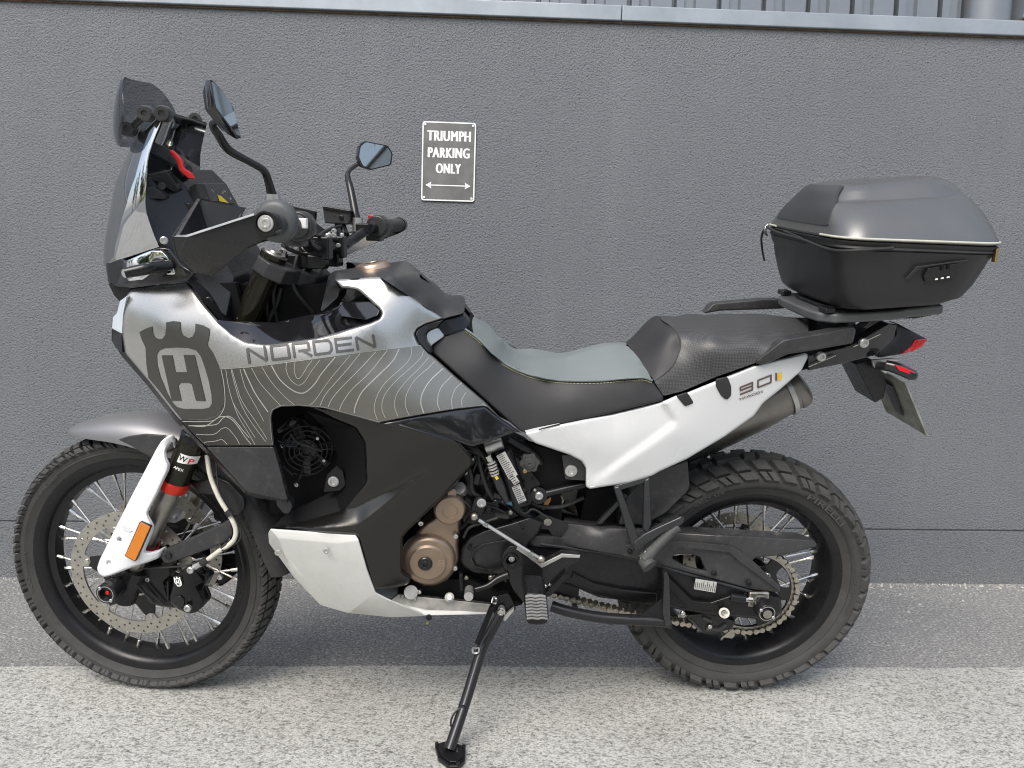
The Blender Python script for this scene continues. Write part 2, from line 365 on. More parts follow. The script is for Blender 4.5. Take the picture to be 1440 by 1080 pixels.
def panel(name, outline, ctrl, m, parent, g='B', thick=.004, edge=4., drop=.004, grid=9., holes=(), rcorner=3., mir=False, off=0., smooth=50, pts=(), segs=(), weld=False):
    """curved body panel: outline in photo pixels, lateral offset from ctrl, rolled edge, real thickness"""
    f = depthfn(ctrl); ol = dedupe(resamp(rnd(dedupe(outline), rcorner), 5 if edge else 8)); hl = [dedupe(resamp(rnd(dedupe(h), rcorner), 5)) for h in holes]
    def bd(q):
        d = bdist(q, ol)
        for h in hl: d = np.minimum(d, bdist(q, h))
        return d
    ins = []
    if edge:
        for loop in [ol, *hl]:
            A = np.asarray(loop); nrm = np.roll(A, -1, 0)-np.roll(A, 1, 0); nrm = np.c_[-nrm[:,1], nrm[:,0]]; nrm /= np.linalg.norm(nrm, axis=1)[:,None]+1e-9
            for dd in (.12, .35, .7, 1.05):
                for s in (1, -1):
                    q = A+nrm*s*edge*dd; ok = inside(q, ol)
                    for h in hl: ok &= ~inside(q, h)
                    ok &= bd(q) > edge*dd*.93; ins += list(q[ok])
    A = np.asarray(ol); x0, y0 = A.min(0); x1, y1 = A.max(0)
    gx, gy = np.meshgrid(np.arange(x0+grid*.5, x1, grid), np.arange(y0+grid*.5, y1, grid)); q = np.c_[gx.ravel(), gy.ravel()]
    if len(q):
        q[:,0] += ((np.arange(len(q))//max(1, gx.shape[1])) % 2)*grid*.5
        ok = inside(q, ol)
        for h in hl: ok &= ~inside(q, h)
        q = q[ok]
        if len(q): q = q[bd(q) > max(edge*1.4, grid*.35)]
    v, F = cdt(ol, hl, list(ins)+list(q)+list(pts), segs)
    y = f(v)
    if edge:
        d = np.clip(bd(v)/edge, 0, 1); y = y+drop*(1-np.sqrt(np.clip(1-(1-d)**2, 0, 1)))
    y = y+off
    mp = MAP(g); V = np.array([mp(a, b, c) for (a, b), c in zip(v, y)])
    if weld:                             # panel that crosses the centre line: cut there, mirror and join
        me = bpy.data.meshes.new('m'); me.from_pydata([tuple(p) for p in V], [], F); bm = bmesh.new(); bm.from_mesh(me)
        bmesh.ops.bisect_plane(bm, geom=bm.verts[:]+bm.edges[:]+bm.faces[:], plane_co=(0,0,0), plane_no=(0,1,0), clear_outer=True)
        dup = bmesh.ops.duplicate(bm, geom=bm.verts[:]+bm.edges[:]+bm.faces[:])['geom']
        for e in dup:
            if isinstance(e, bmesh.types.BMVert): e.co.y = -e.co.y
        bmesh.ops.reverse_faces(bm, faces=[e for e in dup if isinstance(e, bmesh.types.BMFace)])
        bmesh.ops.remove_doubles(bm, verts=[v_ for v_ in bm.verts if abs(v_.co.y) < .004], dist=.0025)
        for e in bm.verts:
            if abs(e.co.y) < .0015: e.co.y = 0
        for _ in range(3): bmesh.ops.smooth_vert(bm, verts=[v_ for v_ in bm.verts if abs(v_.co.y) < .03], factor=.5, use_axis_z=True)
        bmesh.ops.recalc_face_normals(bm, faces=bm.faces); bm.to_mesh(me); bm.free()
        if sum(p.normal.z*p.area for p in me.polygons) < 0: me.flip_normals()
        return link(name, me, m, parent, smooth=80)
    if thick: V, F = solid(V, F, np.array([0, thick, 0]))
    Vm = V*np.array([1,-1,1]); Vb = np.array([BAKE(g, p) for p in V]) if g == 'F' else V
    o = link(name, mesh(Vb, F), m, parent, smooth=smooth)
    if mir:
        Vb = np.array([BAKE(g, p) for p in Vm]) if g == 'F' else Vm
        link(name, mesh(Vb, F), m, parent, smooth=smooth)
    return o
def decal(name, polys, ctrl, m, parent, g='B', off=-.0012, grid=8.):
    """flat print lying on a panel; polys = list of (outer, holes)"""
    f = depthfn(ctrl); VV = []; FF = []
    for outer, holes in polys:
        ol = dedupe(resamp(outer, 7)); hl = [dedupe(resamp(h, 7)) for h in holes]; A = np.asarray(ol); x0, y0 = A.min(0); x1, y1 = A.max(0)
        gx, gy = np.meshgrid(np.arange(x0, x1, grid), np.arange(y0, y1, grid)); q = np.c_[gx.ravel(), gy.ravel()]; ok = inside(q, ol)
        for h in hl: ok &= ~inside(q, h)
        q = q[ok]; q = q[bdist(q, ol) > 2] if len(q) else q
        v, F = cdt(ol, hl, list(q)); k = len(VV); y = f(v)+off; mp = MAP(g)
        VV += [BAKE(g, mp(a, b, c)) for (a, b), c in zip(v, y)]; FF += [[i+k for i in t] for t in F]
    me = bpy.data.meshes.new('m'); me.from_pydata([tuple(v) for v in VV], [], FF); me.update()
    # face the outside (-y)
    bm = bmesh.new(); bm.from_mesh(me)
    for fc in bm.faces:
        fc.normal_update()
        if fc.normal.y > 0: fc.normal_flip()
    bm.to_mesh(me); bm.free()
    return link(name, me, m, parent, smooth=60)
def stroke(pts, w, k=4):
    if k == 1: pts = [np.array(pts[i])*(1-j/6)+np.array(pts[i+1])*j/6 for i in range(len(pts)-1) for j in range(6)]+[np.array(pts[-1])]
    q = np.array(crom([np.array([a, b, 0.]) for a, b in pts], k))[:,:2]; n = len(q); L = []; Rr = []
    for i in range(n):
        t = q[min(i+1, n-1)]-q[max(i-1, 0)]; t = t/(np.linalg.norm(t)+1e-9); nn = np.array([-t[1], t[0]])*w/2; L.append(q[i]+nn); Rr.append(q[i]-nn)
    return L+Rr[::-1]
def strokes(name, lines, ctrl, m, parent, g='B', off=-.0018, k=4):
    f = depthfn(ctrl); VV = []; FF = []; mp = MAP(g)
    for pts, w in lines:
        q = stroke(pts, w, k); n = len(q)//2; y = f(np.array(q))+off; b = len(VV)
        VV += [BAKE(g, mp(p[0], p[1], c)) for p, c in zip(q, y)]
        FF += [(b+i, b+i+1, b+2*n-2-i, b+2*n-1-i) for i in range(n-1)]
    return link(name, mesh_out(VV, FF), m, parent, smooth=60)
def mesh_out(V, F):
    me = bpy.data.meshes.new('m'); me.from_pydata([tuple(map(float, v)) for v in V], [], [tuple(f) for f in F]); me.update()
    bm = bmesh.new(); bm.from_mesh(me)
    for fc in bm.faces:
        fc.normal_update()
        if fc.normal.y > 0: fc.normal_flip()
    bm.to_mesh(me); bm.free(); return me
def plate(name, outline, y, thick, m, parent, g='B', bevel=.002, r=2., holes=(), mir=False, bseg=2, mb=None):
    """flat plate cut from an outline in photo pixels, standing at lateral offset y, thickness away from the viewer"""
    mp = MAP(g); ol = dedupe(rnd(dedupe(outline), r)) if r else dedupe(outline)
    if holes:
        v, F = cdt(ol, [dedupe(h) for h in holes])
    else:
        v = np.array(ol); F = [list(range(len(v)))]
    V = np.array([mp(a, b, y) for a, b in v]); V, F = solid(V, F, np.array([0, thick, 0]))
    if mb is not None: mb.add([BAKE(g, p) for p in V], F); return
    o = link(name, mesh([BAKE(g, p) for p in V], F), m, parent, bevel=bevel, bseg=bseg)
    if mir: link(name, mesh([BAKE(g, p*np.array([1,-1,1])) for p in V], F), m, parent, bevel=bevel, bseg=bseg)
    return o
def facets(name, verts, faces, thick, m, parent, g='B', bevel=.003, mir=False, bseg=3, dirv=(0,1,0), harden=True):
    mp = MAP(g); V = np.array([mp(*v) for v in verts]); V, F = solid(V, faces, np.array(dirv)*thick)
    o = link(name, mesh([BAKE(g, p) for p in V], F), m, parent, bevel=bevel, bseg=bseg)
    os_ = [o]
    if mir: os_.append(link(name, mesh([BAKE(g, p*np.array([1,-1,1])) for p in V], F), m, parent, bevel=bevel, bseg=bseg))
    if not harden:
        for q in os_:
            for md in q.modifiers: md.harden_normals = False; md.angle_limit = R_(18)
    return o
def boltvf(c, d, r, h, mb):
    """button-head bolt with a socket"""
    c = np.asarray(c, float); d = np.asarray(d, float); d = d/np.linalg.norm(d)
    prof = [(0, h*.45), (r*.42, h*.45), (r*.5, h), (r*.8, h*.97), (r*.97, h*.72), (r, h*.4), (r, -h*.3)]
    mb.add(*lathevf(prof, c, d, 14))
def bolt(name, c, r, h, m, parent, d=(0,-1,0), g='B'):
    mb = MB(); c = BAKE(g, c); e = np.asarray(d, float)
    if g == 'F': e = srot(e, STEER)
    boltvf(c, e, r, h, mb); return mb.build(name, m, parent, smooth=35)
def px(g, *a): return BAKE(g, MAP(g)(*a))
def textmesh(s, bold=0., spacing=1.):
    cu = bpy.data.curves.new('t', 'FONT'); cu.body = s; cu.size = 1; cu.align_x = 'CENTER'; cu.align_y = 'CENTER'; cu.offset = bold; cu.space_character = spacing; cu.resolution_u = 3
    o = bpy.data.objects.new('t', cu); COL.objects.link(o); dg = bpy.context.evaluated_depsgraph_get(); me = bpy.data.meshes.new_from_object(o.evaluated_get(dg))
    V = np.array([(v.co.x, v.co.y) for v in me.vertices]); F = [list(p.vertices) for p in me.polygons]
    bpy.data.objects.remove(o); bpy.data.curves.remove(cu); bpy.data.meshes.remove(me); return V, F
def print_text(name, s, fn, m, parent, bold=0., spacing=1., width=None, height=None, fat=0.):
    """text mapped by fn(u,v) -> point; u,v span -width/2..width/2, -height/2..height/2 if given"""
    V, F = textmesh(s, bold, spacing); c = (V.min(0)+V.max(0))/2; e = V.max(0)-V.min(0); V = V-c
    if width: V[:,0] *= width/e[0]
    if height: V[:,1] *= height/e[1]
    VV = []; FF = []
    for i, d in enumerate((0,) if not fat else (0, -fat, fat)):
        k = len(VV); VV += [np.asarray(fn(a+d, b), float)+np.array([0, -.00012*i, 0]) for a, b in V]; FF += [[q+k for q in f] for f in F]
    return link(name, mesh_out(VV, FF), m, parent, smooth=0)
def thing(name, label, cat, mtx=None, group=None):
    o = bpy.data.objects.new(name, None); COL.objects.link(o); o['label'] = label; o['category'] = cat; o.empty_display_size = .1
    if group: o['group'] = group
    if mtx is not None: o.matrix_world = mtx
    return o
def tag(o, label=None, cat=None, group=None, kind=None):
    if label: o['label'] = label
    if cat: o['category'] = cat
    if group: o['group'] = group
    if kind: o['kind'] = kind
    return o
BMAT = Matrix([[BM[0][0],BM[0][1],BM[0][2],BO[0]],[BM[1][0],BM[1][1],BM[1][2],BO[1]],[BM[2][0],BM[2][1],BM[2][2],BO[2]],[0,0,0,1]])
# ================================================================== the setting
WY = 2.6723; WTOP = 1.999; GZ = .208
def nodes_mat(name):
    M = bpy.data.materials.new(name); M.use_nodes = True; MATS[name] = M; n = M.node_tree.nodes; return M, n, M.node_tree.links, n['Principled BSDF']
def ramp(n, L, src, stops):
    r = n.new('ShaderNodeValToRGB'); e = r.color_ramp.elements
    while len(e) < len(stops): e.new(.5)
    for k, (p, c) in enumerate(stops): e[k].position = p; e[k].color = (*c, 1) if len(c) == 3 else c
    L.new(src, r.inputs[0]); return r.outputs[0]
def noise(n, L, vec, scale, detail=4, rough=.55, dist=0.):
    t = n.new('ShaderNodeTexNoise'); t.inputs['Scale'].default_value = scale; t.inputs['Detail'].default_value = detail; t.inputs['Roughness'].default_value = rough; t.inputs['Distortion'].default_value = dist
    L.new(vec, t.inputs['Vector']); return t.outputs[0]
def mathn(n, L, op, a, b=None):
    t = n.new('ShaderNodeMath'); t.operation = op
    for i, v in enumerate((a, b)):
        if v is None: continue
        if isinstance(v, (int, float)): t.inputs[i].default_value = v
        else: L.new(v, t.inputs[i])
    return t.outputs[0]
def mixc(n, L, f, a, b, mode='MIX'):
    t = n.new('ShaderNodeMix'); t.data_type = 'RGBA'; t.blend_type = mode
    for i, v in ((0, f), (6, a), (7, b)):
        if isinstance(v, (int, float)): t.inputs[i].default_value = v
        elif isinstance(v, tuple): t.inputs[i].default_value = (*v, 1)
        else: L.new(v, t.inputs[i])
    return t.outputs[2]
# painted roughcast wall
M, n, L, b = nodes_mat('wall_roughcast')
tc = n.new('ShaderNodeTexCoord').outputs['Object']
mp = n.new('ShaderNodeMapping'); mp.inputs['Scale'].default_value = (1, 1, 1.08); L.new(tc, mp.inputs[0]); v = mp.outputs[0]
big = noise(n, L, tc, 1.3, 5, .6); mid = noise(n, L, v, 150, 3, .6, .3); fine = noise(n, L, v, 260, 1, .6)
vo = n.new('ShaderNodeTexVoronoi'); vo.inputs['Scale'].default_value = 140; L.new(v, vo.inputs['Vector'])
hgt = mathn(n, L, 'ADD', mathn(n, L, 'MULTIPLY', mid, 1.0), mathn(n, L, 'ADD', mathn(n, L, 'MULTIPLY', fine, .35), mathn(n, L, 'MULTIPLY', vo.outputs[0], -.35)))
c1 = ramp(n, L, big, [(.25, (.130,.139,.151)), (.75, (.160,.169,.182))])
pit = ramp(n, L, mid, [(.30, (.48,.48,.49)), (.43, (1,1,1)), (.66, (1.12,1.12,1.12))])
c2 = mixc(n, L, 1., c1, pit, 'MULTIPLY')
# pale dust low on the wall and faint drip streaks
sep = n.new('ShaderNodeSeparateXYZ'); L.new(tc, sep.inputs[0])
mps = n.new('ShaderNodeMapping'); mps.inputs['Scale'].default_value = (7, 1, .35); L.new(tc, mps.inputs[0])
st = ramp(n, L, noise(n, L, mps.outputs[0], 1.0, 4, .6), [(.55, (0,0,0)), (.8, (1,1,1))])
c3 = mixc(n, L, mathn(n, L, 'MULTIPLY', st, .07), c2, (.34,.35,.36))
dust = mathn(n, L, 'MULTIPLY', ramp(n, L, fine, [(.6, (0,0,0)), (.68, (1,1,1))]), ramp(n, L, sep.outputs[2], [(.02, (1,1,1)), (.14, (0,0,0))]))
c4 = mixc(n, L, mathn(n, L, 'MULTIPLY', dust, .7), c3, (.4,.38,.34))
L.new(c4, b.inputs['Base Color']); b.inputs['Roughness'].default_value = .62; b.inputs['Specular IOR Level'].default_value = .4
bp = n.new('ShaderNodeBump'); bp.inputs['Strength'].default_value = 1.; bp.inputs['Distance'].default_value = .0043; L.new(hgt, bp.inputs['Height']); L.new(bp.outputs[0], b.inputs['Normal'])
# asphalt
M, n, L, b = nodes_mat('asphalt')
tc = n.new('ShaderNodeTexCoord').outputs['Object']
big = noise(n, L, tc, 2.2, 5, .6); grain = noise(n, L, tc, 130, 2, .7)
vo = n.new('ShaderNodeTexVoronoi'); vo.inputs['Scale'].default_value = 170; L.new(tc, vo.inputs['Vector'])
c1 = ramp(n, L, big, [(.3, (.175,.177,.178)), (.7, (.225,.225,.222))])
c2 = mixc(n, L, 1., c1, ramp(n, L, grain, [(.32, (.45,.45,.45)), (.5, (1,1,1)), (.66, (1.45,1.44,1.4))]), 'MULTIPLY')
sp = n.new('ShaderNodeSeparateColor'); L.new(vo.outputs['Color'], sp.inputs[0])
c3 = mixc(n, L, mathn(n, L, 'MULTIPLY', ramp(n, L, sp.outputs[0], [(.9, (0,0,0)), (.94, (1,1,1))]), .55), c2, (.46,.455,.44))
L.new(c3, b.inputs['Base Color']); b.inputs['Roughness'].default_value = .85
bp = n.new('ShaderNodeBump'); bp.inputs['Strength'].default_value = .9; bp.inputs['Distance'].default_value = .004
L.new(mathn(n, L, 'ADD', grain, mathn(n, L, 'MULTIPLY', vo.outputs[0], -.5)), bp.inputs['Height']); L.new(bp.outputs[0], b.inputs['Normal'])
# worn pale concrete
M, n, L, b = nodes_mat('concrete_worn')
tc = n.new('ShaderNodeTexCoord').outputs['Object']
mp = n.new('ShaderNodeMapping'); mp.inputs['Scale'].default_value = (.72, 1.0, 1); mp.inputs['Rotation'].default_value = (0, 0, .25); L.new(tc, mp.inputs[0]); v = mp.outputs[0]
big = noise(n, L, tc, 1.8, 6, .65); gr = noise(n, L, v, 240, 2, .72, .3); pits = noise(n, L, v, 128, 4, .66, .5)
c1 = ramp(n, L, big, [(.3, (.37,.368,.345)), (.7, (.50,.50,.478))])
c2 = mixc(n, L, 1., c1, ramp(n, L, pits, [(.30, (.25,.25,.24)), (.43, (.70,.70,.68)), (.54, (1.05,1.05,1.05))]), 'MULTIPLY')
c3 = mixc(n, L, 1., c2, ramp(n, L, gr, [(.33, (.4,.4,.39)), (.48, (1,1,1)), (.7, (1.2,1.2,1.2))]), 'MULTIPLY')
L.new(c3, b.inputs['Base Color']); b.inputs['Roughness'].default_value = .9
bp = n.new('ShaderNodeBump'); bp.inputs['Strength'].default_value = .8; bp.inputs['Distance'].default_value = .004
L.new(mathn(n, L, 'ADD', pits, mathn(n, L, 'MULTIPLY', gr, .5)), bp.inputs['Height']); L.new(bp.outputs[0], b.inputs['Normal'])
mat('flashing', (.31,.345,.38), .42, .35, vary=.12, rvary=.08, vscale=6, dirt=.12, bump=.05)
mat('cladding', (.20,.22,.245), .4, .3, vary=.06, rvary=.06, vscale=4)
mat('seal_rust', (.12,.075,.04), .8, 0, vary=.5, vscale=30)
mat('brick_brown', (.12,.085,.05), .8, 0, vary=.3, vscale=12)
mat('grass', (.13,.15,.04), .8, 0, vary=.4, vscale=1.5)
mat('leaf', (.045,.075,.02), .6, 0, vary=.4, vscale=.6)
mat('bark', (.09,.07,.05), .85, 0, vary=.3, vscale=6)
mat('debris', (.42,.40,.36), .85, 0, vary=.4, vscale=40)
mat('leaf_yellow', (.55,.58,.05), .5)
mat('sign_grey', (.175,.175,.17), .4, .4, vary=.18, rvary=.1, vscale=14)
mat('sign_white', (.88,.88,.87), .4)

def sheet(name, x0, x1, y0, y1, z, m, nx=1, ny=1):
    V = [(x0+(x1-x0)*i/nx, y0+(y1-y0)*j/ny, z) for j in range(ny+1) for i in range(nx+1)]
    F = [(j*(nx+1)+i, j*(nx+1)+i+1, (j+1)*(nx+1)+i+1, (j+1)*(nx+1)+i) for j in range(ny) for i in range(nx)]
    me = bpy.data.meshes.new('m'); me.from_pydata(V, [], F); return link(name, me, m, smooth=0)
tag(sheet('ground', -160, 160, -160, 60, 0, 'asphalt'), kind='structure')
# pale concrete apron, its edge slightly ragged
xs = np.arange(-12, 12.001, .012); ed = 1.9929+np.cumsum(np.random.default_rng(3).normal(0, .0011, len(xs))); ed -= np.convolve(ed, np.ones(161)/161, 'same')-1.9929; ed[:90] = 1.9929; ed[-90:] = 1.9929
V = [(x, y, .004) for x, y in zip(xs, ed)]+[(x, -.6, .004) for x in xs]; k = len(xs)
me = bpy.data.meshes.new('m'); me.from_pydata(V, [], [(i, k+i, k+i+1, i+1) for i in range(k-1)]); tag(link('concrete_apron', me, 'concrete_worn', smooth=0), kind='structure')
tag(sheet('grass_verge', -80, 80, -60, -7, .006, 'grass'), kind='structure')

# building: rendered wall in two lifts with a recessed joint, capping, cladding
bl = thing('building', 'dark grey rendered wall with metal capping and ribbed cladding behind the motorcycle', 'building', Matrix.Translation((0, WY, 0)))
def bbox(mb, x0, x1, y0, y1, z0, z1): mb.box(((x0+x1)/2, (y0+y1)/2, (z0+z1)/2), x1-x0, y1-y0, z1-z0)
mb = MB(); bbox(mb, -9, 11, 0, .2, GZ+.003, WTOP+.01); wl = mb.build('upper_wall', 'wall_roughcast', bl, bevel=.002)
mb = MB(); bbox(mb, -9, 11, .001, .2, -.1, GZ-.003); mb.build('lower_wall', 'wall_roughcast', bl, bevel=.002)
mb = MB(); bbox(mb, -9, 11, .006, .19, GZ-.004, GZ+.004); mb.build('joint', 'wall_roughcast', bl)
mb = MB()
CUT = PWALL(873, 30, WY)[0]
bbox(mb, -9, CUT-.0008, -.016, .12, WTOP, WTOP+.052); mb.build('capping', 'flashing', bl, bevel=.004)
mb = MB(); bbox(mb, CUT+.0008, 11, -.0165, .12, WTOP-.0004, WTOP+.0515); mb.build('capping', 'flashing', bl, bevel=.004)
mb = MB(); bbox(mb, -9, 11, -.006, .05, WTOP-.006, WTOP-.0012); mb.build('sealant_line', 'seal_rust', bl)
# ribbed cladding sheet
per = .1595; x_ref = PWALL(884, 8, WY+.05)[0]
prof = [(0, .03), (.006, .0), (.0125+.004, .0), (.022, .03)]
xs = []; x = x_ref-per*58
xend = PWALL(1361, 10, WY+.05)[0]
while x < xend-.02:
    # narrow deep groove, flat, shallow wide recess, flat
    for dx, dy in ((-.009, .04), (-.0085, .075), (.0085, .075), (.009, .04), (.036, .04), (.041, .055), (.072, .055), (.077, .04)):
        if x+dx < xend: xs.append((x+dx, dy))
    x += per
V = [(a, d, WTOP+.03) for a, d in xs]+[(a, d, WTOP+2.2) for a, d in xs]; k = len(xs)
me = mesh(V, [(i, i+1, k+i+1, k+i) for i in range(k-1)]); link('cladding', me, 'cladding', bl, smooth=0)
mb = MB(); bbox(mb, -9, 11, .1, .2, WTOP, WTOP+2.2); mb.build('backing_wall', 'cladding', bl)
xa, xb = PWALL(1362, 20, WY+.04)[0], PWALL(1427, 20, WY+.04)[0]
mb = MB(); mb.cyl(((xa+xb)/2, .085, WTOP+.02), ((xa+xb)/2, .085, WTOP+2.2), (xb-xa)/2, n=32); mb.build('downpipe', 'cladding', bl)
mb = MB(); bbox(mb, xb+.02, 11, .02, .2, WTOP+.075, WTOP+2.2); mb.build('side_flashing', 'flashing', bl, bevel=.003)
mb = MB(); bbox(mb, xb+.015, xb+.09, .03, .2, WTOP+.02, WTOP+.074); mb.build('timber_block', 'brick_brown', bl)

# parking sign
sc = [PWALL(*q, WY-.004) for q in ((594,170),(670,173),(667,284),(592,282))]
cen = sum(sc)/4; ux = ((sc[1]-sc[0])+(sc[2]-sc[3]))/2; SW = np.linalg.norm(ux); ux /= SW; uz = ((sc[0]-sc[3])+(sc[1]-sc[2]))/2; SH = np.linalg.norm(uz); uz /= SH
sg = thing('parking_sign', 'small grey metal parking sign with white border screwed to the dark wall', 'sign', Matrix.Translation(tuple(cen)))
def SP(u, v, d=0.): return ux*u+uz*v+np.array([0, -d, 0])
def rrect(w, h, r, k=5):
    out = []
    for cx, cy, a in ((w/2-r, h/2-r, 0), (-w/2+r, h/2-r, 90), (-w/2+r, -h/2+r, 180), (w/2-r, -h/2+r, 270)):
        for j in range(k+1): t = R_(a+90*j/k); out.append((cx+r*math.cos(t), cy+r*math.sin(t)))
    return out
def signsolid(name, outer, holes, d0, d1, m, bevel=.0):
    v, F = cdt(outer, holes); V = np.array([SP(a, b, d1) for a, b in v]); V, F = solid(V, F, np.array([0, d1-d0, 0])); return link(name, mesh(V, F), m, sg, smooth=0 if not bevel else 40, bevel=bevel)
signsolid('plate', rrect(SW, SH, .009), [], -.0035, .001, 'sign_grey', .0006)
signsolid('border', rrect(SW-.001, SH-.001, .009), [rrect(SW-.0095, SH-.0095, .006)], .0004, .0017, 'sign_white')
for s, vv, ww, hh in (('TRIUMPH', .0870, .148, .0345), ('PARKING', .0300, .142, .0345), ('ONLY', -.0235, .084, .034)):
    print_text('lettering', s, lambda u, v, vv=vv: SP(u, v+vv, .0016), 'sign_white', sg, bold=0., spacing=1.13, width=ww, height=hh, fat=.0021)
ay = -.0815; aw = .079
signsolid('arrow', [(-aw, ay), (-aw+.021, ay+.0115), (-aw+.0175, ay+.0018), (aw-.0175, ay+.0018), (aw-.021, ay+.0115), (aw, ay), (aw-.021, ay-.0115), (aw-.0175, ay-.0018), (-aw+.0175, ay-.0018), (-aw+.021, ay-.0115)], [], .0005, .0016, 'sign_white')
for a in (-1, 1):
    for c in (-1, 1):
        mb = MB(); boltvf(SP(a*(SW/2-.0105), c*(SH/2-.011), .001), (0,-1,0), .0042, .0022, mb); mb.build('screw', 'sign_white', sg)

# grit along the foot of the wall, and one small fallen leaf
rg = np.random.default_rng(5); mb = MB()
for i in range(2600):
    x = rg.uniform(-2.6, 3.2); y = WY-.004-abs(rg.normal(0, .022)) if rg.random() < .7 else WY-abs(rg.normal(0, .14)); s = rg.uniform(.0012, .0042)
    if x > 1.35 and rg.random() < .3: s *= 1.6
    a = rg.uniform(0, 6.28, 5); q = [(x+s*math.cos(t)*rg.uniform(.6, 1.3), y+s*math.sin(t)*rg.uniform(.6, 1.3), 0.0) for t in np.sort(a)]
    k = [*q, (x, y, s*rg.uniform(.6, 1.4))]; mb.add(k, [(0,1,5),(1,2,5),(2,3,5),(3,4,5),(4,0,5)])
for i in range(500):
    x = rg.uniform(-2.0, 2.4); y = rg.uniform(1.2, 2.6); s = rg.uniform(.0008, .0022); z = .0 if y > 1.995 else .004
    mb.add([(x-s, y, z), (x, y-s, z), (x+s, y, z), (x, y+s, z), (x, y, z+s)], [(0,1,4),(1,2,4),(2,3,4),(3,0,4)])
tag(mb.build('grit', 'debris', smooth=0), kind='stuff')
p = PGRD(601, 877.5); V = []
for i in range(10):
    t = 2*math.pi*i/10; V.append((p[0]+.0048*math.cos(t), p[1]+.0085*math.sin(t), .003+.0015*math.cos(2*t)))
V.append((p[0], p[1], .0045)); V += [(a, b2, c-.0008) for a, b2, c in V]
F = [(i, (i+1) % 10, 10) for i in range(10)]+[(11+(i+1) % 10, 11+i, 21) for i in range(10)]+[(i, 11+i, 11+(i+1) % 10, (i+1) % 10) for i in range(10)]
tag(link('fallen_leaf', mesh(V, F), 'leaf_yellow', smooth=0), 'tiny yellow-green fallen leaf on the asphalt left of the sidestand', 'leaf')

# belt of trees behind the photographer (seen in the reflections)
mb = MB(); rg = np.random.default_rng(11)
for i in range(26):
    x = -30+i*2.4+rg.uniform(-.8, .8); y = -15+rg.uniform(-3, 3); h = rg.uniform(4.5, 8.5)
    mb.cyl((x, y, 0), (x+rg.uniform(-.3, .3), y, h*.6), .22, .09, 7, False)
    for j in range(420):
        d = rg.normal(size=3); d /= np.linalg.norm(d); rr = rg.uniform(.45, 1)**.5
        c = np.array([x, y, h*.62])+d*rr*np.array([h*.33, h*.33, h*.38]); s = rg.uniform(.18, .4); u = rg.normal(size=3); u /= np.linalg.norm(u); w = np.cross(u, d); w /= np.linalg.norm(w)+1e-9
        mb.V += [c+u*s, c+w*s*.6, c-u*s, c-w*s*.6]; k = len(mb.V); mb.F.append([k-4, k-3, k-2, k-1])
for i in range(9):
    x = -15-rg.uniform(0, 5); y = -9+i*1.9+rg.uniform(-.5, .5); h = rg.uniform(3.2, 7)
    if i in (3, 6): continue
    mb.cyl((x, y, 0), (x, y, h*.6), .2, .08, 7, False)
    for j in range(300):
        d = rg.normal(size=3); d /= np.linalg.norm(d); rr = rg.uniform(.4, 1)**.5
        c = np.array([x, y, h*.62])+d*rr*np.array([h*.2, h*.2, h*.38]); s = rg.uniform(.15, .35); u = rg.normal(size=3); u /= np.linalg.norm(u); w = np.cross(u, d); w /= np.linalg.norm(w)+1e-9
        mb.V += [c+u*s, c+w*s*.6, c-u*s, c-w*s*.6]; k = len(mb.V); mb.F.append([k-4, k-3, k-2, k-1])
me = bpy.data.meshes.new('m'); me.from_pydata([tuple(v) for v in mb.V], [], mb.F); tag(link('tree_belt', me, 'leaf', smooth=0), kind='stuff')
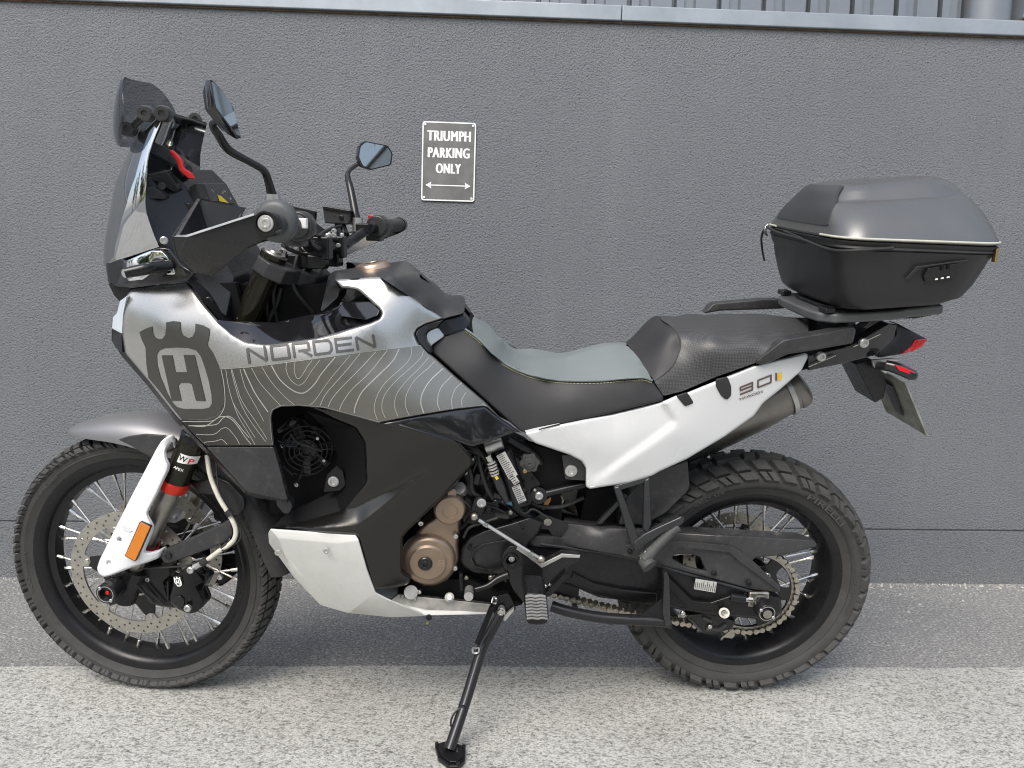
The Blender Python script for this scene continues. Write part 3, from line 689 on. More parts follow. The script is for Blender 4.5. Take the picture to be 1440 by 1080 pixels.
# ================================================================== the motorcycle
bike = thing('motorcycle', 'grey and white adventure motorcycle with black top case leaning on its sidestand', 'motorcycle', BMAT)
def MF(loc=(0,0,0)):                     # matrix of the steered front end in bike space
    r = np.array([srot(np.eye(3)[i], STEER) for i in range(3)]).T; t = F2B(loc)
    return Matrix([[r[0][0],r[0][1],r[0][2],t[0]],[r[1][0],r[1][1],r[1][2],t[1]],[r[2][0],r[2][1],r[2][2],t[2]],[0,0,0,1]])
RH = np.array([WB/2, 0, RR]); FH = np.array([-WB/2, 0, RF])
def wheel(nm, R, half, rimR, rimHalf, M, nblk, hubr, hubhalf, spr, skew, phase):
    """tyre with moulded tread, spoked rim, hub; built at the origin with the axle along y"""
    def L(o): o.matrix_parent_inverse = Matrix.Identity(4); o.matrix_local = M; return o
    # carcass profile (r, y), closed
    d = .0115; crown = R-d
    out = []
    sw = [(rimR-.006, rimHalf-.004), (rimR+.004, rimHalf+.001), (rimR+.016, rimHalf+.006), (rimR+.018, rimHalf+.0075), (rimR+.02, rimHalf+.006)]
    sw += [(rimR+(R-rimR)*.30, half*.965), (rimR+(R-rimR)*.40, half*.995), (rimR+(R-rimR)*.47, half)]
    ns = 9; arc = []
    y_sh, r_sh = half*.985, rimR+(R-rimR)*.52-d*.4
    for i in range(ns+1):
        t = i/ns; yy = y_sh*math.cos(t*math.pi/2); arc.append((r_sh+(crown-r_sh)*math.sin(t*math.pi/2)**.95, yy))
    prof = sw+arc; full = prof+[(r, -y) for r, y in prof[::-1][1:]]+[(rimR-.015, -rimHalf*.8), (rimR-.015, rimHalf*.8)]
    ty = L(MB().add(*lathevf(full, (0,0,0), (0,1,0), 120, closed=True)).build('%s_tyre' % nm, 'rubber', bike, smooth=45))
    # tread blocks: rows across the crown
    def crownpt(s, a, h):                # s -1..1 across, a angle, h height above carcass
        yy = math.sin(s*math.pi/2)*y_sh; t = math.acos(min(1, abs(yy)/y_sh)); r = r_sh+(crown-r_sh)*math.sin(t)**.95
        # outward normal approx
        ny = (yy/y_sh)*.75; rr = r+h*math.sqrt(max(0, 1-ny*ny)); y2 = yy+h*ny
        return np.array([rr*math.cos(a), y2, rr*math.sin(a)])
    mb = MB(); per = 2*math.pi/nblk
    def sk(s): return skew*per*(1-math.cos(s*1.5))*1.0
    def block(s0, s1, a0, a1, ns_, h=d, rough=0.):
        na = 2; V = []; F = []
        for lev in (0, 1):
            for i in range(ns_+1):
                s = s0+(s1-s0)*i/ns_
                for j in range(na+1):
                    ins = .06 if lev else 0
                    aa = a0+(a1-a0)*(ins+(1-2*ins)*j/na)+sk(s)
                    ss = s if not lev else s0+(s1-s0)*(ins+(1-2*ins)*i/ns_)
                    V.append(crownpt(max(-1, min(1, ss)), aa, h*(.97+rough*random.uniform(-.04,.04)) if lev else -.0015))
        N = (ns_+1)*(na+1); idx = lambda l, i, j: l*N+i*(na+1)+j
        for i in range(ns_):
            for j in range(na): F.append((idx(1,i,j), idx(1,i,j+1), idx(1,i+1,j+1), idx(1,i+1,j)))
            F.append((idx(0,i,0), idx(0,i+1,0), idx(1,i+1,0), idx(1,i,0))); F.append((idx(0,i+1,na), idx(0,i,na), idx(1,i,na), idx(1,i+1,na)))
        for j in range(na):
            F.append((idx(0,0,j+1), idx(0,0,j), idx(1,0,j), idx(1,0,j+1))); F.append((idx(0,ns_,j), idx(0,ns_,j+1), idx(1,ns_,j+1), idx(1,ns_,j)))
        mb.add(V, F)
    for i in range(nblk):
        a = i*per+phase
        for sg_ in (-1, 1):
            o = a+(.5*per if sg_ > 0 else 0); alt = i % 2
            e = 1.0 if alt else .955
            if sg_ < 0:
                (block(-e, -.64, o+.13*per, o+.46*per, 2, rough=1), block(-e, -.64, o+.54*per, o+.87*per, 2, rough=1)) if alt else block(-e, -.64, o+.13*per, o+.87*per, 2, rough=1); block(-.60, -.24 if alt else -.20, o+.13*per, o+.87*per, 3, rough=1)
            else:
                block(.64, e, o+.13*per, o+.87*per, 2, rough=1); block(.24 if alt else .20, .60, o+.13*per, o+.87*per, 3, rough=1)
        if i % 2 == 0: block(-.14, .14, a+.12*per, a+1.3*per, 2, rough=1)
        else: block(-.10, .10, a+.42*per, a+.95*per, 2, rough=1)
    tr = mb.build('tread', 'rubber_tread', ty, smooth=0); tr['kind'] = 'stuff'
    # rim
    rp = [(rimR, rimHalf), (rimR+.0015, rimHalf-.003), (rimR-.004, rimHalf-.006), (rimR-.016, rimHalf-.009), (rimR-.021, rimHalf-.018), (rimR-.034, rimHalf*.45), (rimR-.036, 0)]
    rp = rp+[(r, -y) for r, y in rp[::-1][1:]]
    inner = [(rimR-.012, -rimHalf+.001), (rimR-.023, -rimHalf+.008), (rimR-.027, -rimHalf+.018), (rimR-.0425, -rimHalf*.42), (rimR-.0445, 0)]
    inner = inner+[(r, -y) for r, y in inner[::-1][1:]]
    rim = L(MB().add(*lathevf(rp+inner, (0,0,0), (0,1,0), 120, closed=True)).build('%s_rim' % nm, 'rim_black', bike, smooth=50))
    # hub
    hp = [(hubr*.5, -hubhalf-.012), (hubr*.8, -hubhalf-.01), (hubr*.9, -hubhalf), (hubr*1.35, -hubhalf), (hubr*1.38, -hubhalf+.006), (hubr*.95, -hubhalf+.012), (hubr*.8, 0)]
    hp = hp+[(r, -y) for r, y in hp[::-1][1:]]
    hub = L(MB().add(*lathevf(hp, (0,0,0), (0,1,0), 40)).build('%s_hub' % nm, 'frame_black', bike))
    # spokes: one mesh shared by all
    re = rimR-.043; base = np.array([hubr*1.25, 0, 0]); n = 36; me = None
    for i in range(n):
        side = -1 if i % 2 == 0 else 1; k = i//2; cr = 1 if k % 2 == 0 else -1
        ah = 2*math.pi*(k+.25*cr)/18+ (0 if side < 0 else math.pi/18); ar = ah+cr*R_(35)
        A = np.array([hubr*1.28*math.cos(ah), side*(hubhalf-.004), hubr*1.28*math.sin(ah)]); yb = side*rimHalf*.22
        B = np.array([re*math.cos(ar), yb, re*math.sin(ar)])
        if me is None:
            LEN = np.linalg.norm(B-A); m2 = MB(); m2.cyl((0,0,0), (0,0,LEN-.012), spr, n=7); m2.cyl((0,0,LEN-.018), (0,0,LEN+.003), spr*1.75, spr*2.1, n=7); me = mesh(m2.V, m2.F); me.materials.append(MATS['steel'])
            for p in me.polygons: p.use_smooth = True
            me.set_sharp_from_angle(angle=R_(50))
        q = Vector(tuple(B-A)).to_track_quat('Z', 'Y').to_matrix().to_4x4(); q.translation = Vector(tuple(A))
        q = q @ Matrix.Diagonal((1, 1, np.linalg.norm(B-A)/LEN, 1))
        s = bpy.data.objects.new('spoke', me); COL.objects.link(s); s.parent = rim; s.matrix_local = q
    return ty, rim, hub
rt, rrim, rhub = wheel('rear', RR-.004, .0755, .2445, .060, Matrix.Translation(tuple(RH)), 38, .048, .045, .0029, -.6, .02)
ft, frim, fhub = wheel('front', RF-.004, .0445, .2830, .038, MF(FH), 76, .040, .036, .0027, -1.0, .0)
# lettering moulded on the side walls (near side)
def arctext(par, s, Rm, h, y, amid, wid, flip=1):
    def fn(u, v):
        a = amid-u/Rm*flip; r = Rm+v*flip
        return (r*math.cos(a), y, r*math.sin(a))
    o = print_text('lettering', s, fn, 'rubber_letter', par, bold=.01, width=wid, height=h); return o
arctext(rt, 'PIRELLI', .2745, .015, -.0764, R_(52), .125)
arctext(rt, 'SCORPION', .272, .010, -.0762, R_(-6), .10)
arctext(rt, 'RALLY STR', .2735, .009, -.0762, R_(118), .08)
arctext(ft, 'PIRELLI', .302, .010, -.0453, R_(138), .085)
arctext(ft, 'SCORPION', .302, .010, -.0453, R_(186), .11)

def ringtext(): pass
def circ(r, n, cx=0, cy=0, a0=0): return [(cx+r*math.cos(a0+2*math.pi*i/n), cy+r*math.sin(a0+2*math.pi*i/n)) for i in range(n)]
def discmesh(ro, ri, nholes, rows, hr, th, wave=0.):
    outer = [((ro-wave*(.5-.5*math.cos(10*2*math.pi*i/160)))*math.cos(2*math.pi*i/160), (ro-wave*(.5-.5*math.cos(10*2*math.pi*i/160)))*math.sin(2*math.pi*i/160)) for i in range(160)]
    holes = [circ(ri, 120)[::-1]]
    for k in range(nholes):
        j = k % len(rows); a = 2*math.pi*k/nholes; holes.append(circ(hr, 8, rows[j]*math.cos(a), rows[j]*math.sin(a)))
    v, F = cdt(outer, holes); V = np.array([(a, 0, b) for a, b in v]); V, F = solid(V, F, np.array([0, th, 0])); return V, F
def child(o, M): o.matrix_parent_inverse = Matrix.Identity(4); o.matrix_local = M; return o
# front discs
V, F = discmesh(.160, .1285, 75, (.1545, .1445, .1365, .149, .140), .0031, .0045)
for sgn in (-1, 1):
    Mx = MF(FH) @ Matrix.Translation((0, sgn*.068-.002, 0)) @ Matrix.Rotation(.2, 4, 'Y')
    d = child(MB().add(V, F).build('brake_disc', 'disc_steel', bike, smooth=30), Mx)
    # carrier
    mb = MB(); ol = []
    for k in range(6):
        a = 2*math.pi*k/6
        for da, r in ((-.52, .078), (-.30, .083), (-.16, .105), (-.07, .120), (.07, .120), (.16, .105), (.30, .083)): ol.append((r*math.cos(a+da), r*math.sin(a+da)))
    v, F2 = cdt(ol, [circ(.062, 40)[::-1]]); V2, F2 = solid(np.array([(a, .001, b) for a, b in v]), F2, np.array([0,.005,0])); mb.add(V2, F2)
    mb.build('carrier', 'satin_black', d, smooth=30)
    for k in range(6):
        a = 2*math.pi*k/6; mb = MB()
        tab = [(.1295*math.cos(a-.13), .1295*math.sin(a-.13)), (.114*math.cos(a-.1), .114*math.sin(a-.1)), (.109*math.cos(a), .109*math.sin(a)), (.114*math.cos(a+.1), .114*math.sin(a+.1)), (.1295*math.cos(a+.13), .1295*math.sin(a+.13))]
        V2, F2 = solid(np.array([(p[0], -.0005, p[1]) for p in tab]), [[0,1,2,3,4]], np.array([0,.004,0])); mb.add(V2, F2); mb.build('disc_tab', 'disc_steel', d)
        mb = MB(); boltvf((.1185*math.cos(a), -.001, .1185*math.sin(a)), (0,-1,0), .0065, .003, mb); mb.build('rivet', 'steel', d)
    # abs ring
    mb = MB(); th = [circ(.053, 80), circ(.040, 60)[::-1]]; hl = [th[1]]
    for k in range(40):
        a = 2*math.pi*k/40; hl.append([((r)*math.cos(a+t), r*math.sin(a+t)) for r, t in ((.0435,-.03),(.0505,-.03),(.0505,.03),(.0435,.03))])
    v, F2 = cdt(th[0], hl); V2, F2 = solid(np.array([(a, -.004, b) for a, b in v]), F2, np.array([0,.002,0])); mb.add(V2, F2); mb.build('sensor_ring', 'metal_black', d, smooth=0)
# rear disc on the far side
V, F = discmesh(.130, .096, 60, (.1245, .1165, .1035, .112), .0033, .005)
d = child(MB().add(V, F).build('brake_disc', 'disc_steel', bike, smooth=30), Matrix.Translation((RH[0], .078, RH[2])))
mb = MB()
for k in range(5):
    a = 2*math.pi*k/5; mb.box((.07*math.cos(a), .001, .07*math.sin(a)), .06, .004, .018, rot=ry(-a))
mb.cyl((0,-.003,0), (0,.006,0), .05, n=32); mb.build('carrier', 'satin_black', d)

# sprocket and chain
CY = -.099; SR = .1125; SC = np.array([RH[0]-.004, CY, RH[2]])
teeth = 44; ol = []
for k in range(teeth):
    a = 2*math.pi*k/teeth
    for da, r in ((-.5, .1085), (-.22, .1092), (-.08, .116), (.08, .116), (.22, .1092)): ol.append((r*math.cos(a+da*2*math.pi/teeth), r*math.sin(a+da*2*math.pi/teeth)))
hl = [circ(.043, 40)[::-1]]
for k in range(6):
    a = 2*math.pi*k/6+.45; hl.append([(r*math.cos(a+t), r*math.sin(a+t)) for r, t in ((.074,-.26),(.084,-.33),(.0965,-.34),(.0985,-.2),(.0995,0),(.0985,.2),(.0965,.34),(.084,.33),(.074,.26),(.070,0))])
v, F2 = cdt(ol, hl); V2, F2 = solid(np.array([(a, -.003, b) for a, b in v]), F2, np.array([0,.006,0]))
spk = child(MB().add(V2, F2).build('rear_sprocket', 'satin_black', bike, bevel=.0006), Matrix.Translation(tuple(SC)))
MB().add(*lathevf([(.1005,-.0034),(.1075,-.0034),(.1075,-.002),(.1005,-.002)], (0,0,0), (0,1,0), 80, closed=True)).build('sprocket_ring', 'steel_dull', spk)
for k in range(6):
    a = 2*math.pi*k/6+.45+math.pi/6; mb = MB(); boltvf((.058*math.cos(a), -.004, .058*math.sin(a)), (0,-1,0), .0085, .006, mb); mb.build('sprocket_bolt', 'steel', spk)
mb = MB(); mb.cyl((0,.004,0), (0,.05,0), .06, .05, n=32); mb.build('cush_hub', 'frame_black', spk)
# chain path (pitch 15.875 mm): front sprocket, lower run, rear sprocket
FS = PB(712, 792, CY); fr = .041
def chainpath():
    C0, C1 = FS[[0,2]], SC[[0,2]]; r0, r1 = fr, SR-.0005; dv = C1-C0; D = np.linalg.norm(dv); th = math.atan2(dv[1], dv[0]); be = math.acos((r0-r1)/D)
    pts = []
    # upper tangent points
    a_up = th+be; a_lo = th-be
    for t in np.linspace(a_lo, a_up-0, 60)[::1]: pass
    T0 = C0+r0*np.array([math.cos(a_up), math.sin(a_up)]); T1 = C1+r1*np.array([math.cos(a_up), math.sin(a_up)])
    B0 = C0+r0*np.array([math.cos(a_lo), math.sin(a_lo)]); B1 = C1+r1*np.array([math.cos(a_lo), math.sin(a_lo)])
    seq = [T0+(T1-T0)*t for t in np.linspace(0, 1, 80)]
    seq += [C1+r1*np.array([math.cos(a), math.sin(a)]) for a in np.linspace(a_up, a_lo, 80)[1:]]
    for t in np.linspace(0, 1, 80)[1:]:
        q = B1+(B0-B1)*t; q = q+np.array([0, -.018*4*t*(1-t)]); seq.append(q)      # slack of the lower run
    seq += [C0+r0*np.array([math.cos(a), math.sin(a)]) for a in np.linspace(a_lo, a_up-2*math.pi, 50)[1:]]
    return np.array(seq)
path = chainpath(); seg = np.linalg.norm(np.diff(path, axis=0), axis=1); cum = np.r_[0, np.cumsum(seg)]; tot = cum[-1]; NL = int(round(tot/.015875)); NL -= NL % 2; pit = tot/NL
def linkmesh(off, th, r, mid, mt):
    mb = MB()
    ol = []
    for a in np.linspace(-90, 90, 8): ol.append((pit/2+r*math.cos(R_(a)), r*math.sin(R_(a))))
    ol.append((0, mid))
    for a in np.linspace(90, 270, 8): ol.append((-pit/2+r*math.cos(R_(a)), r*math.sin(R_(a))))
    ol.append((0, -mid))
    for s in (-1, 1):
        V2, F2 = solid(np.array([(a, s*off-th/2, b) for a, b in ol]), [list(range(len(ol)))], np.array([0, th, 0])); mb.add(V2, F2)
    for e in (-1, 1): mb.cyl((e*pit/2, -off-th*.9, 0), (e*pit/2, off+th*.9, 0), .0026, n=8)
    me = mesh(mb.V, mb.F); me.materials.append(MATS[mt]); return me
lm = [linkmesh(.0097, .0024, .0068, .0030, 'chain_steel'), linkmesh(.0062, .0022, .0058, .0028, 'chain_dark')]
MB().cyl((FS[0], CY-.006, FS[2]), (FS[0], CY+.006, FS[2]), .036, n=24).build('front_sprocket', 'steel_dull', bike)
mb = MB()
for i in range(NL):
    q = (np.interp(i*pit, cum, path[:,0]), np.interp(i*pit, cum, path[:,1])); mb.cyl((q[0], CY-.0052, q[1]), (q[0], CY+.0052, q[1]), .0051, n=8)
chain_root = mb.build('drive_chain', 'chain_dark', bike)
for i in range(NL):
    s0, s1 = i*pit, (i+1)*pit
    A = np.array([np.interp(s0, cum, path[:,0]), np.interp(s0, cum, path[:,1])]); B = np.array([np.interp(s1 % tot, cum, path[:,0]), np.interp(s1 % tot, cum, path[:,1])])
    c = (A+B)/2; a = math.atan2(B[1]-A[1], B[0]-A[0])
    o = bpy.data.objects.new('chain_link', lm[i % 2]); COL.objects.link(o); o.parent = chain_root; o.matrix_local = Matrix.Translation((c[0], CY, c[1])) @ Matrix.Rotation(-a, 4, 'Y')
# ------------------------------------------------------------------ bodywork (outlines in photo pixels, lateral offsets in metres)
FD = depthfn([(178,415,-.110),(184,408,-.100),(264,397,-.122),(220,430,-.142),(225,465,-.166),(173,470,-.128),(176,497,-.13),(211,538,-.155),(248,588,-.185),(289,631,-.205),(347,692,-.222),(405,702,-.232),
  (286,428,-.165),(307,453,-.186),(345,481,-.213),(240,500,-.176),(382,484,-.225),(445,475,-.225),(300,560,-.215),(385,627,-.24),(381,580,-.248),(392,572,-.252),(455,574,-.26),(532,595,-.262),
  (480,465,-.215),(520,454,-.205),(535,440,-.185),(535,390,-.141),(470,392,-.141),(500,405,-.152),(580,430,-.160),(624,448,-.135),(584,470,-.175),(600,495,-.178),(560,530,-.225),(680,567,-.185),(704,589,-.18),(733,609,-.175),(615,580,-.225),(640,621,-.232),(664,628,-.225),(728,606,-.18),(450,520,-.248),(340,540,-.235),(260,540,-.192),(520,500,-.222)], .03)
side = [(178,415),(184,408),(209,403),(264,397),(270,405),(286,428),(307,453),(327,471),(345,481),(369,484),(384,484),(445,475.5),(480,465.5),(520,454.5),(534,448),(537,441),(533,434),(515,418),(503,408),(490,405.5),(480,405),(470,393),(535,389.5),(624,448),(600,455),(587,462),(583,470),(588,481),(600,494),(640,530),(682,566),(703,588),(682,571.5),(640,576),(615,580),(580,586),(532,595),(500,586),(455,574),(420,571),(395,572),(384,577),(381,587),(383,610),(385,627),(289,627),(248,586),(211,538.5),(176,497),(172,470),(174,430)]
fair = panel('side_fairing', side, FD, 'fairing_grey', bike, edge=4, drop=.007, grid=8, mir=True, thick=.005)
low = [(289.5,628),(385,628),(393,655),(405,702),(403,703.5),(360,695),(347,692)]
panel('lower_fairing', low, FD, 'plastic_worn', bike, edge=3, drop=.005, grid=9, mir=True, thick=.012)
facets('fairing_underlip', [(347,692,-.222),(360,695,-.222),(403,703.5,-.231),(405,707,-.205),(360,700,-.19),(345,695,-.19)], [[0,1,4,5],[1,2,3,4]], .012, 'plastic_worn', bike, bevel=.001)
# edge flange of the fairing facing forward
facets('fairing_flange', [(172,470,-.122),(176,497,-.126),(211,538.5,-.15),(248,587,-.182),(289,630,-.202),(347,692,-.219),(344,694,-.20),(286,634,-.18),(244,590,-.155),(206,541,-.125),(171,501,-.10),(157,478,-.09),(157,462,-.09)], [[0,1,10,11,12],[1,2,9,10],[2,3,8,9],[3,4,7,8],[4,5,6,7]], .01, 'plastic_black', bike, bevel=.001, mir=True)
# printed graphics on the fairing
Z4 = lambda p: Z(140,380,4.8,p); Z1 = lambda p: Z(320,360,4,p); Z5 = lambda p: Z(0,570,3.4286,p)
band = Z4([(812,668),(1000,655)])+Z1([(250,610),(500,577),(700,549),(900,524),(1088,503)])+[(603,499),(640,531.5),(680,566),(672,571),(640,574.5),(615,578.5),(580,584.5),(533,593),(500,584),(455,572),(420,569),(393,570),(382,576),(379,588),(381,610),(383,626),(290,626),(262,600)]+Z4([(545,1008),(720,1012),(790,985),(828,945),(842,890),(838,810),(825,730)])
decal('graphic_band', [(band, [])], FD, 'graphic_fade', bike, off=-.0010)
crown = [(310,525),(285,470),(268,418),(310,395),(355,378),(358,420),(370,450),(395,467),(425,462),(443,435),(448,395),(448,352),(500,343),(545,348),(547,400),(560,437),(600,460),(628,447),(645,410),(647,360),(700,372),(742,395),(742,430),(727,505),(765,560),(800,640),(825,730),(838,820),(840,890),(822,945),(785,985),(720,1008),(552,1006),(480,915),(400,810),(330,728),(316,640),(312,570)]
inner = [(385,570),(400,545),(440,527),(520,522),(600,525),(650,540),(680,575),(705,640),(735,740),(755,840),(757,900),(740,928),(690,938),(560,937),(520,925),(490,895),(455,830),(410,720),(388,640)]
Hh = [(418,575),(490,575),(512,688),(590,688),(567,572),(640,572),(715,885),(650,882),(622,770),(600,760),(545,762),(530,780),(552,882),(487,882)]
decal('emblem', [(Z4(crown), [Z4(inner)]), (Z4(Hh), [])], FD, 'emblem_dark', bike, off=-.0014)
def zl(fn, pts, w=.8): return (fn(pts), w)
T = .55; K = 1.5
topo = [zl(Z1,[(332,600),(330,640),(350,690),(385,722),(410,725),(440,700),(470,650),(520,585)]), zl(Z1,[(380,595),(375,640),(385,680),(400,690),(420,670),(450,620),(475,588)]),
 zl(Z1,[(247,616),(290,690),(350,745),(400,770),(440,765),(490,720),(530,660),(606,568)],K), zl(Z1,[(192,622),(240,700),(310,780),(375,838)]), zl(Z1,[(462,838),(490,815),(550,730),(600,665),(690,558)]),
 zl(Z1,[(520,842),(550,780),(610,710),(680,630),(745,548)],1.0), zl(Z1,[(565,850),(590,800),(650,730),(740,640),(835,538)],1.0), zl(Z1,[(628,868),(650,820),(700,750),(800,655),(900,528)],1.0),
 zl(Z1,[(712,884),(720,840),(760,760),(850,670),(930,590),(965,522)],K), zl(Z1,[(842,920),(825,860),(840,790),(890,710),(1000,610),(1033,555),(1032,512)]), zl(Z1,[(888,912),(868,860),(880,790),(940,710),(1040,620),(1088,570),(1102,535)]),
 zl(Z1,[(960,905),(940,850),(950,780),(1000,710),(1080,630),(1132,570)]), zl(Z1,[(1022,898),(1000,840),(1010,770),(1060,690),(1130,630),(1165,592)]), zl(Z1,[(1105,885),(1087,830),(1097,770),(1140,700),(1213,632)],K),
 zl(Z1,[(1195,868),(1180,820),(1200,740),(1265,672)],1.0), zl(Z1,[(1265,862),(1260,810),(1280,750),(1318,712)]), zl(Z1,[(1320,850),(1316,812),(1340,768)]),
 zl(Z1,[(135,630),(180,710),(240,780),(300,843)]), zl(Z1,[(90,634),(120,700),(160,780),(228,878)],K), zl(Z1,[(70,636),(100,740),(150,830),(205,930)]), zl(Z1,[(20,640),(40,720),(75,830),(130,930),(215,1045)]), zl(Z1,[(0,708),(20,790),(60,900),(120,1000),(155,1062)]),
 zl(Z4,[(820,672),(838,760),(847,880),(832,950),(780,1010),(690,1022),(560,1020)],1.0), zl(Z4,[(600,1050),(700,1048),(790,1040),(830,1000),(870,985),(910,1010),(960,1072),(1010,1130)],1.1), zl(Z4,[(893,668),(920,760),(960,880),(1040,1000),(1100,1090),(1130,1140)]), zl(Z4,[(852,670),(870,780),(905,900),(980,1020),(1050,1130)]),
 zl(Z5,[(915,98),(990,100),(1050,60),(1090,55),(1130,80),(1180,150),(1210,188)],1.1), zl(Z5,[(945,140),(1030,140),(1070,112),(1100,112),(1140,160),(1155,188)]), zl(Z5,[(985,178),(1040,172),(1070,165),(1095,188)])]
strokes('contour_lines', topo, FD, 'graphic_line', bike, off=-.0016)
decal('graphic_edge', [(stroke(Z4([(812,668),(1000,655)])+Z1([(250,610),(500,577),(700,549),(900,524),(1088,503)]), .5, 1), [])], FD, 'graphic_line', bike, off=-.0016)
# NORDEN lettering, drawn as strokes in a slanted cell
def norden(u, v):                        # u 0..6 letters, v 0..1 up
    x = 112+ (845-112)*(u/6.06); yb = 607-(607-515)*(u/6.06); yt = 515-(515-440)*(u/6.06); sl = 14*(1-v)
    return Z1([(x+sl-14, yb+(yt-yb)*v)])[0]
W_ = 3.6
lets = []
def let(u0, pts): lets.append(([norden(u0+a, b) for a, b in pts], W_))
for u0 in (.06, 5.12): 
    let(u0, [(.03,0),(.03,.93)]); let(u0, [(.03,.93),(.83,.05)]); let(u0, [(.83,.05),(.83,1)])
let(1.14, [(.04,.05),(.04,.93)]); let(1.14, [(.0,.93),(.86,.93)]); let(1.14, [(.82,.93),(.82,.06)]); let(1.14, [(.86,.06),(.0,.06)])
let(2.16, [(.04,0),(.04,.93)]); let(2.16, [(0,.93),(.78,.93)]); let(2.16, [(.75,.93),(.75,.45)]); let(2.16, [(.8,.42),(.25,.42)]); let(2.16, [(.42,.42),(.84,0)])
let(3.12, [(.04,.02),(.04,.95)]); let(3.12, [(0,.93),(.72,.93)]); let(3.12, [(.72,.93),(.83,.72)]); let(3.12, [(.83,.75),(.83,.25)]); let(3.12, [(.83,.28),(.7,.06)]); let(3.12, [(.74,.06),(0,.06)])
let(4.14, [(.04,0),(.04,1)]); let(4.14, [(0,.93),(.82,.93)]); let(4.14, [(0,.5),(.76,.5)]); let(4.14, [(0,.06),(.82,.06)])
strokes('lettering', lets, FD, 'letter_dark', bike, off=-.0015, k=1)
# gloss black inlay under the tank edge and lower gloss panel
inl = [(304,450),(327,471.5),(345,481.5),(369,484.5),(384,484.5),(445,476),(480,466),(520,455),(535,448),(538,441),(534,434),(515,418),(503,408),(483,406),(479,427),(455,439.5),(425,445),(387,454),(357,453),(322,452)]
panel('tank_inlay', inl, [(304,450,-.185),(327,471,-.196),(345,481,-.207),(384,484,-.217),(445,476,-.217),(480,466,-.207),(520,455,-.196),(537,441,-.178),(503,408,-.142),(483,406,-.12),(479,427,-.125),(455,439,-.135),(425,445,-.14),(387,454,-.15),(340,452,-.16),(400,470,-.188),(490,450,-.162),(510,432,-.135),(350,465,-.185)], 'gloss_black', bike, edge=0, grid=7, mir=True, thick=.004)
facets('inlay_rib', [(474,436,-.155),(482,425,-.137),(519,424,-.165),(534,437,-.185),(531,444,-.188),(515,450,-.198),(480,445,-.17)], [[0,1,2,3,4,5,6]], .006, 'gloss_black', bike, bevel=.003, mir=True)
glo = [(533,596),(580,587),(615,581),(640,577),(682,572),(704,589),(733,609),(728,607),(664,628.5),(645,622),(590,611)]
panel('lower_tank_panel', glo, FD, 'gloss_black', bike, edge=3, drop=.004, grid=8, mir=True, thick=.005, off=-.001)
# tank top cover
cov = [(451,436),(462.5,386),(470,381),(502,376),(530,373),(557,370.5),(577,374),(588,380),(590,389),(652,430),(654,436),(650,441),(630,446),(624,448.5),(535,390),(470,393),(478,407),(475,418),(453,438)]
panel('tank_cover', cov, [(451,436,-.125),(462,386,-.1),(470,393,-.134),(535,390,-.135),(580,420,-.140),(624,448,-.134),(652,441,-.105),(502,376,.01),(557,371,.04),(588,380,.04),(652,430,.03),(620,408,.04),(553,384,-.108),(605,420,-.11),(500,384,-.095),(475,415,-.13),(478,407,-.13),(590,389,-.02),(636,436,-.10)], 'tank_plastic', bike, edge=0, grid=6, weld=True)
panel('tank_rear_block', [(614,460),(624,449),(652,443),(661,455),(656,464),(626,472)], [(614,460,-.125),(624,449,-.118),(652,443,-.08),(661,455,-.085),(626,472,-.125)], 'plastic_black', bike, edge=2.5, drop=.003, mir=True, thick=.05, grid=7)
panel('trim_arch', [(624,449.5),(600,456),(588,463),(584.5,470),(589,481),(601,494.5),(608,497),(607,489),(600,480),(598,471),(603,464),(616,459)], [(624,449,-.14),(584,470,-.178),(601,494,-.182),(608,490,-.165),(616,459,-.14)], 'plastic_black', bike, edge=1.5, drop=.003, mir=True, thick=.02, grid=6, rcorner=2)
panel('tank_side_insert', [(616,460),(604,464.5),(599,471),(601,480),(607.5,488),(608,485),(626,472.5)], [(616,460,-.128),(599,471,-.15),(607,487,-.152),(626,472,-.125)], 'fairing_grey', bike, edge=1.5, drop=.002, mir=True, thick=.01, grid=6)
# fuel cap
fc = PB(524, 377, -.0); mb = MB(); mb.add(*lathevf([(0,.010),(.016,.010),(.018,.013),(.026,.013),(.036,.010),(.040,.004),(.043,-.012)], fc, (-.18,0,1), 40)); fcap = mb.build('fuel_cap', 'bronze_bright', bike, smooth=30)
mb = MB(); mb.add(*lathevf([(0,.0125),(.014,.0125),(.015,.010)], fc, (-.18,0,1), 30)); mb.build('cap_lock', 'metal_black', fcap)

# ---- radiator cowl: faceted shroud with an upward-looking step
cv = [(428,569,-.238),(472,575,-.242),(542,588,-.252),(641,619,-.245),(665,645,-.215),(664,656,-.212),      # 0-5 top edge to nose
 (622,700,-.218),(575,745,-.222),(566,756,-.215),(566,806,-.205),(580,812,-.195),(574,822,-.195),(557,827,-.195),(527,830,-.212), # 6-13
 (516,800,-.230),(503,757,-.246),(500,752,-.246),(380,744,-.208),                                  # 14-17
 (428,735,-.198),(480,719,-.210),(540,690,-.220),(603,659,-.230),                                    # 18-21 upper step line
 (505,741,-.250),(560,697,-.245),                                                                   # 22-23 lower step line
 (515,677,-.225),(512,622,-.232),(500,602,-.24),(470,590,-.242),                                   # 24-27 inner edge
 (600,735,-.226),(402,722,-.19),(450,738,-.2)]
cf = [[0,1,27],[1,2,26,27],[2,3,21,25,26],[3,4,5,21],[25,21,20,24],[24,20,19],[19,20,23,22],[20,21,23],[18,19,22,16],[21,5,6,23],[6,7,22,23],[7,8,15,22],[8,9,14,15],[9,10,11,12,13,14],[22,15,16],[16,17,18]]
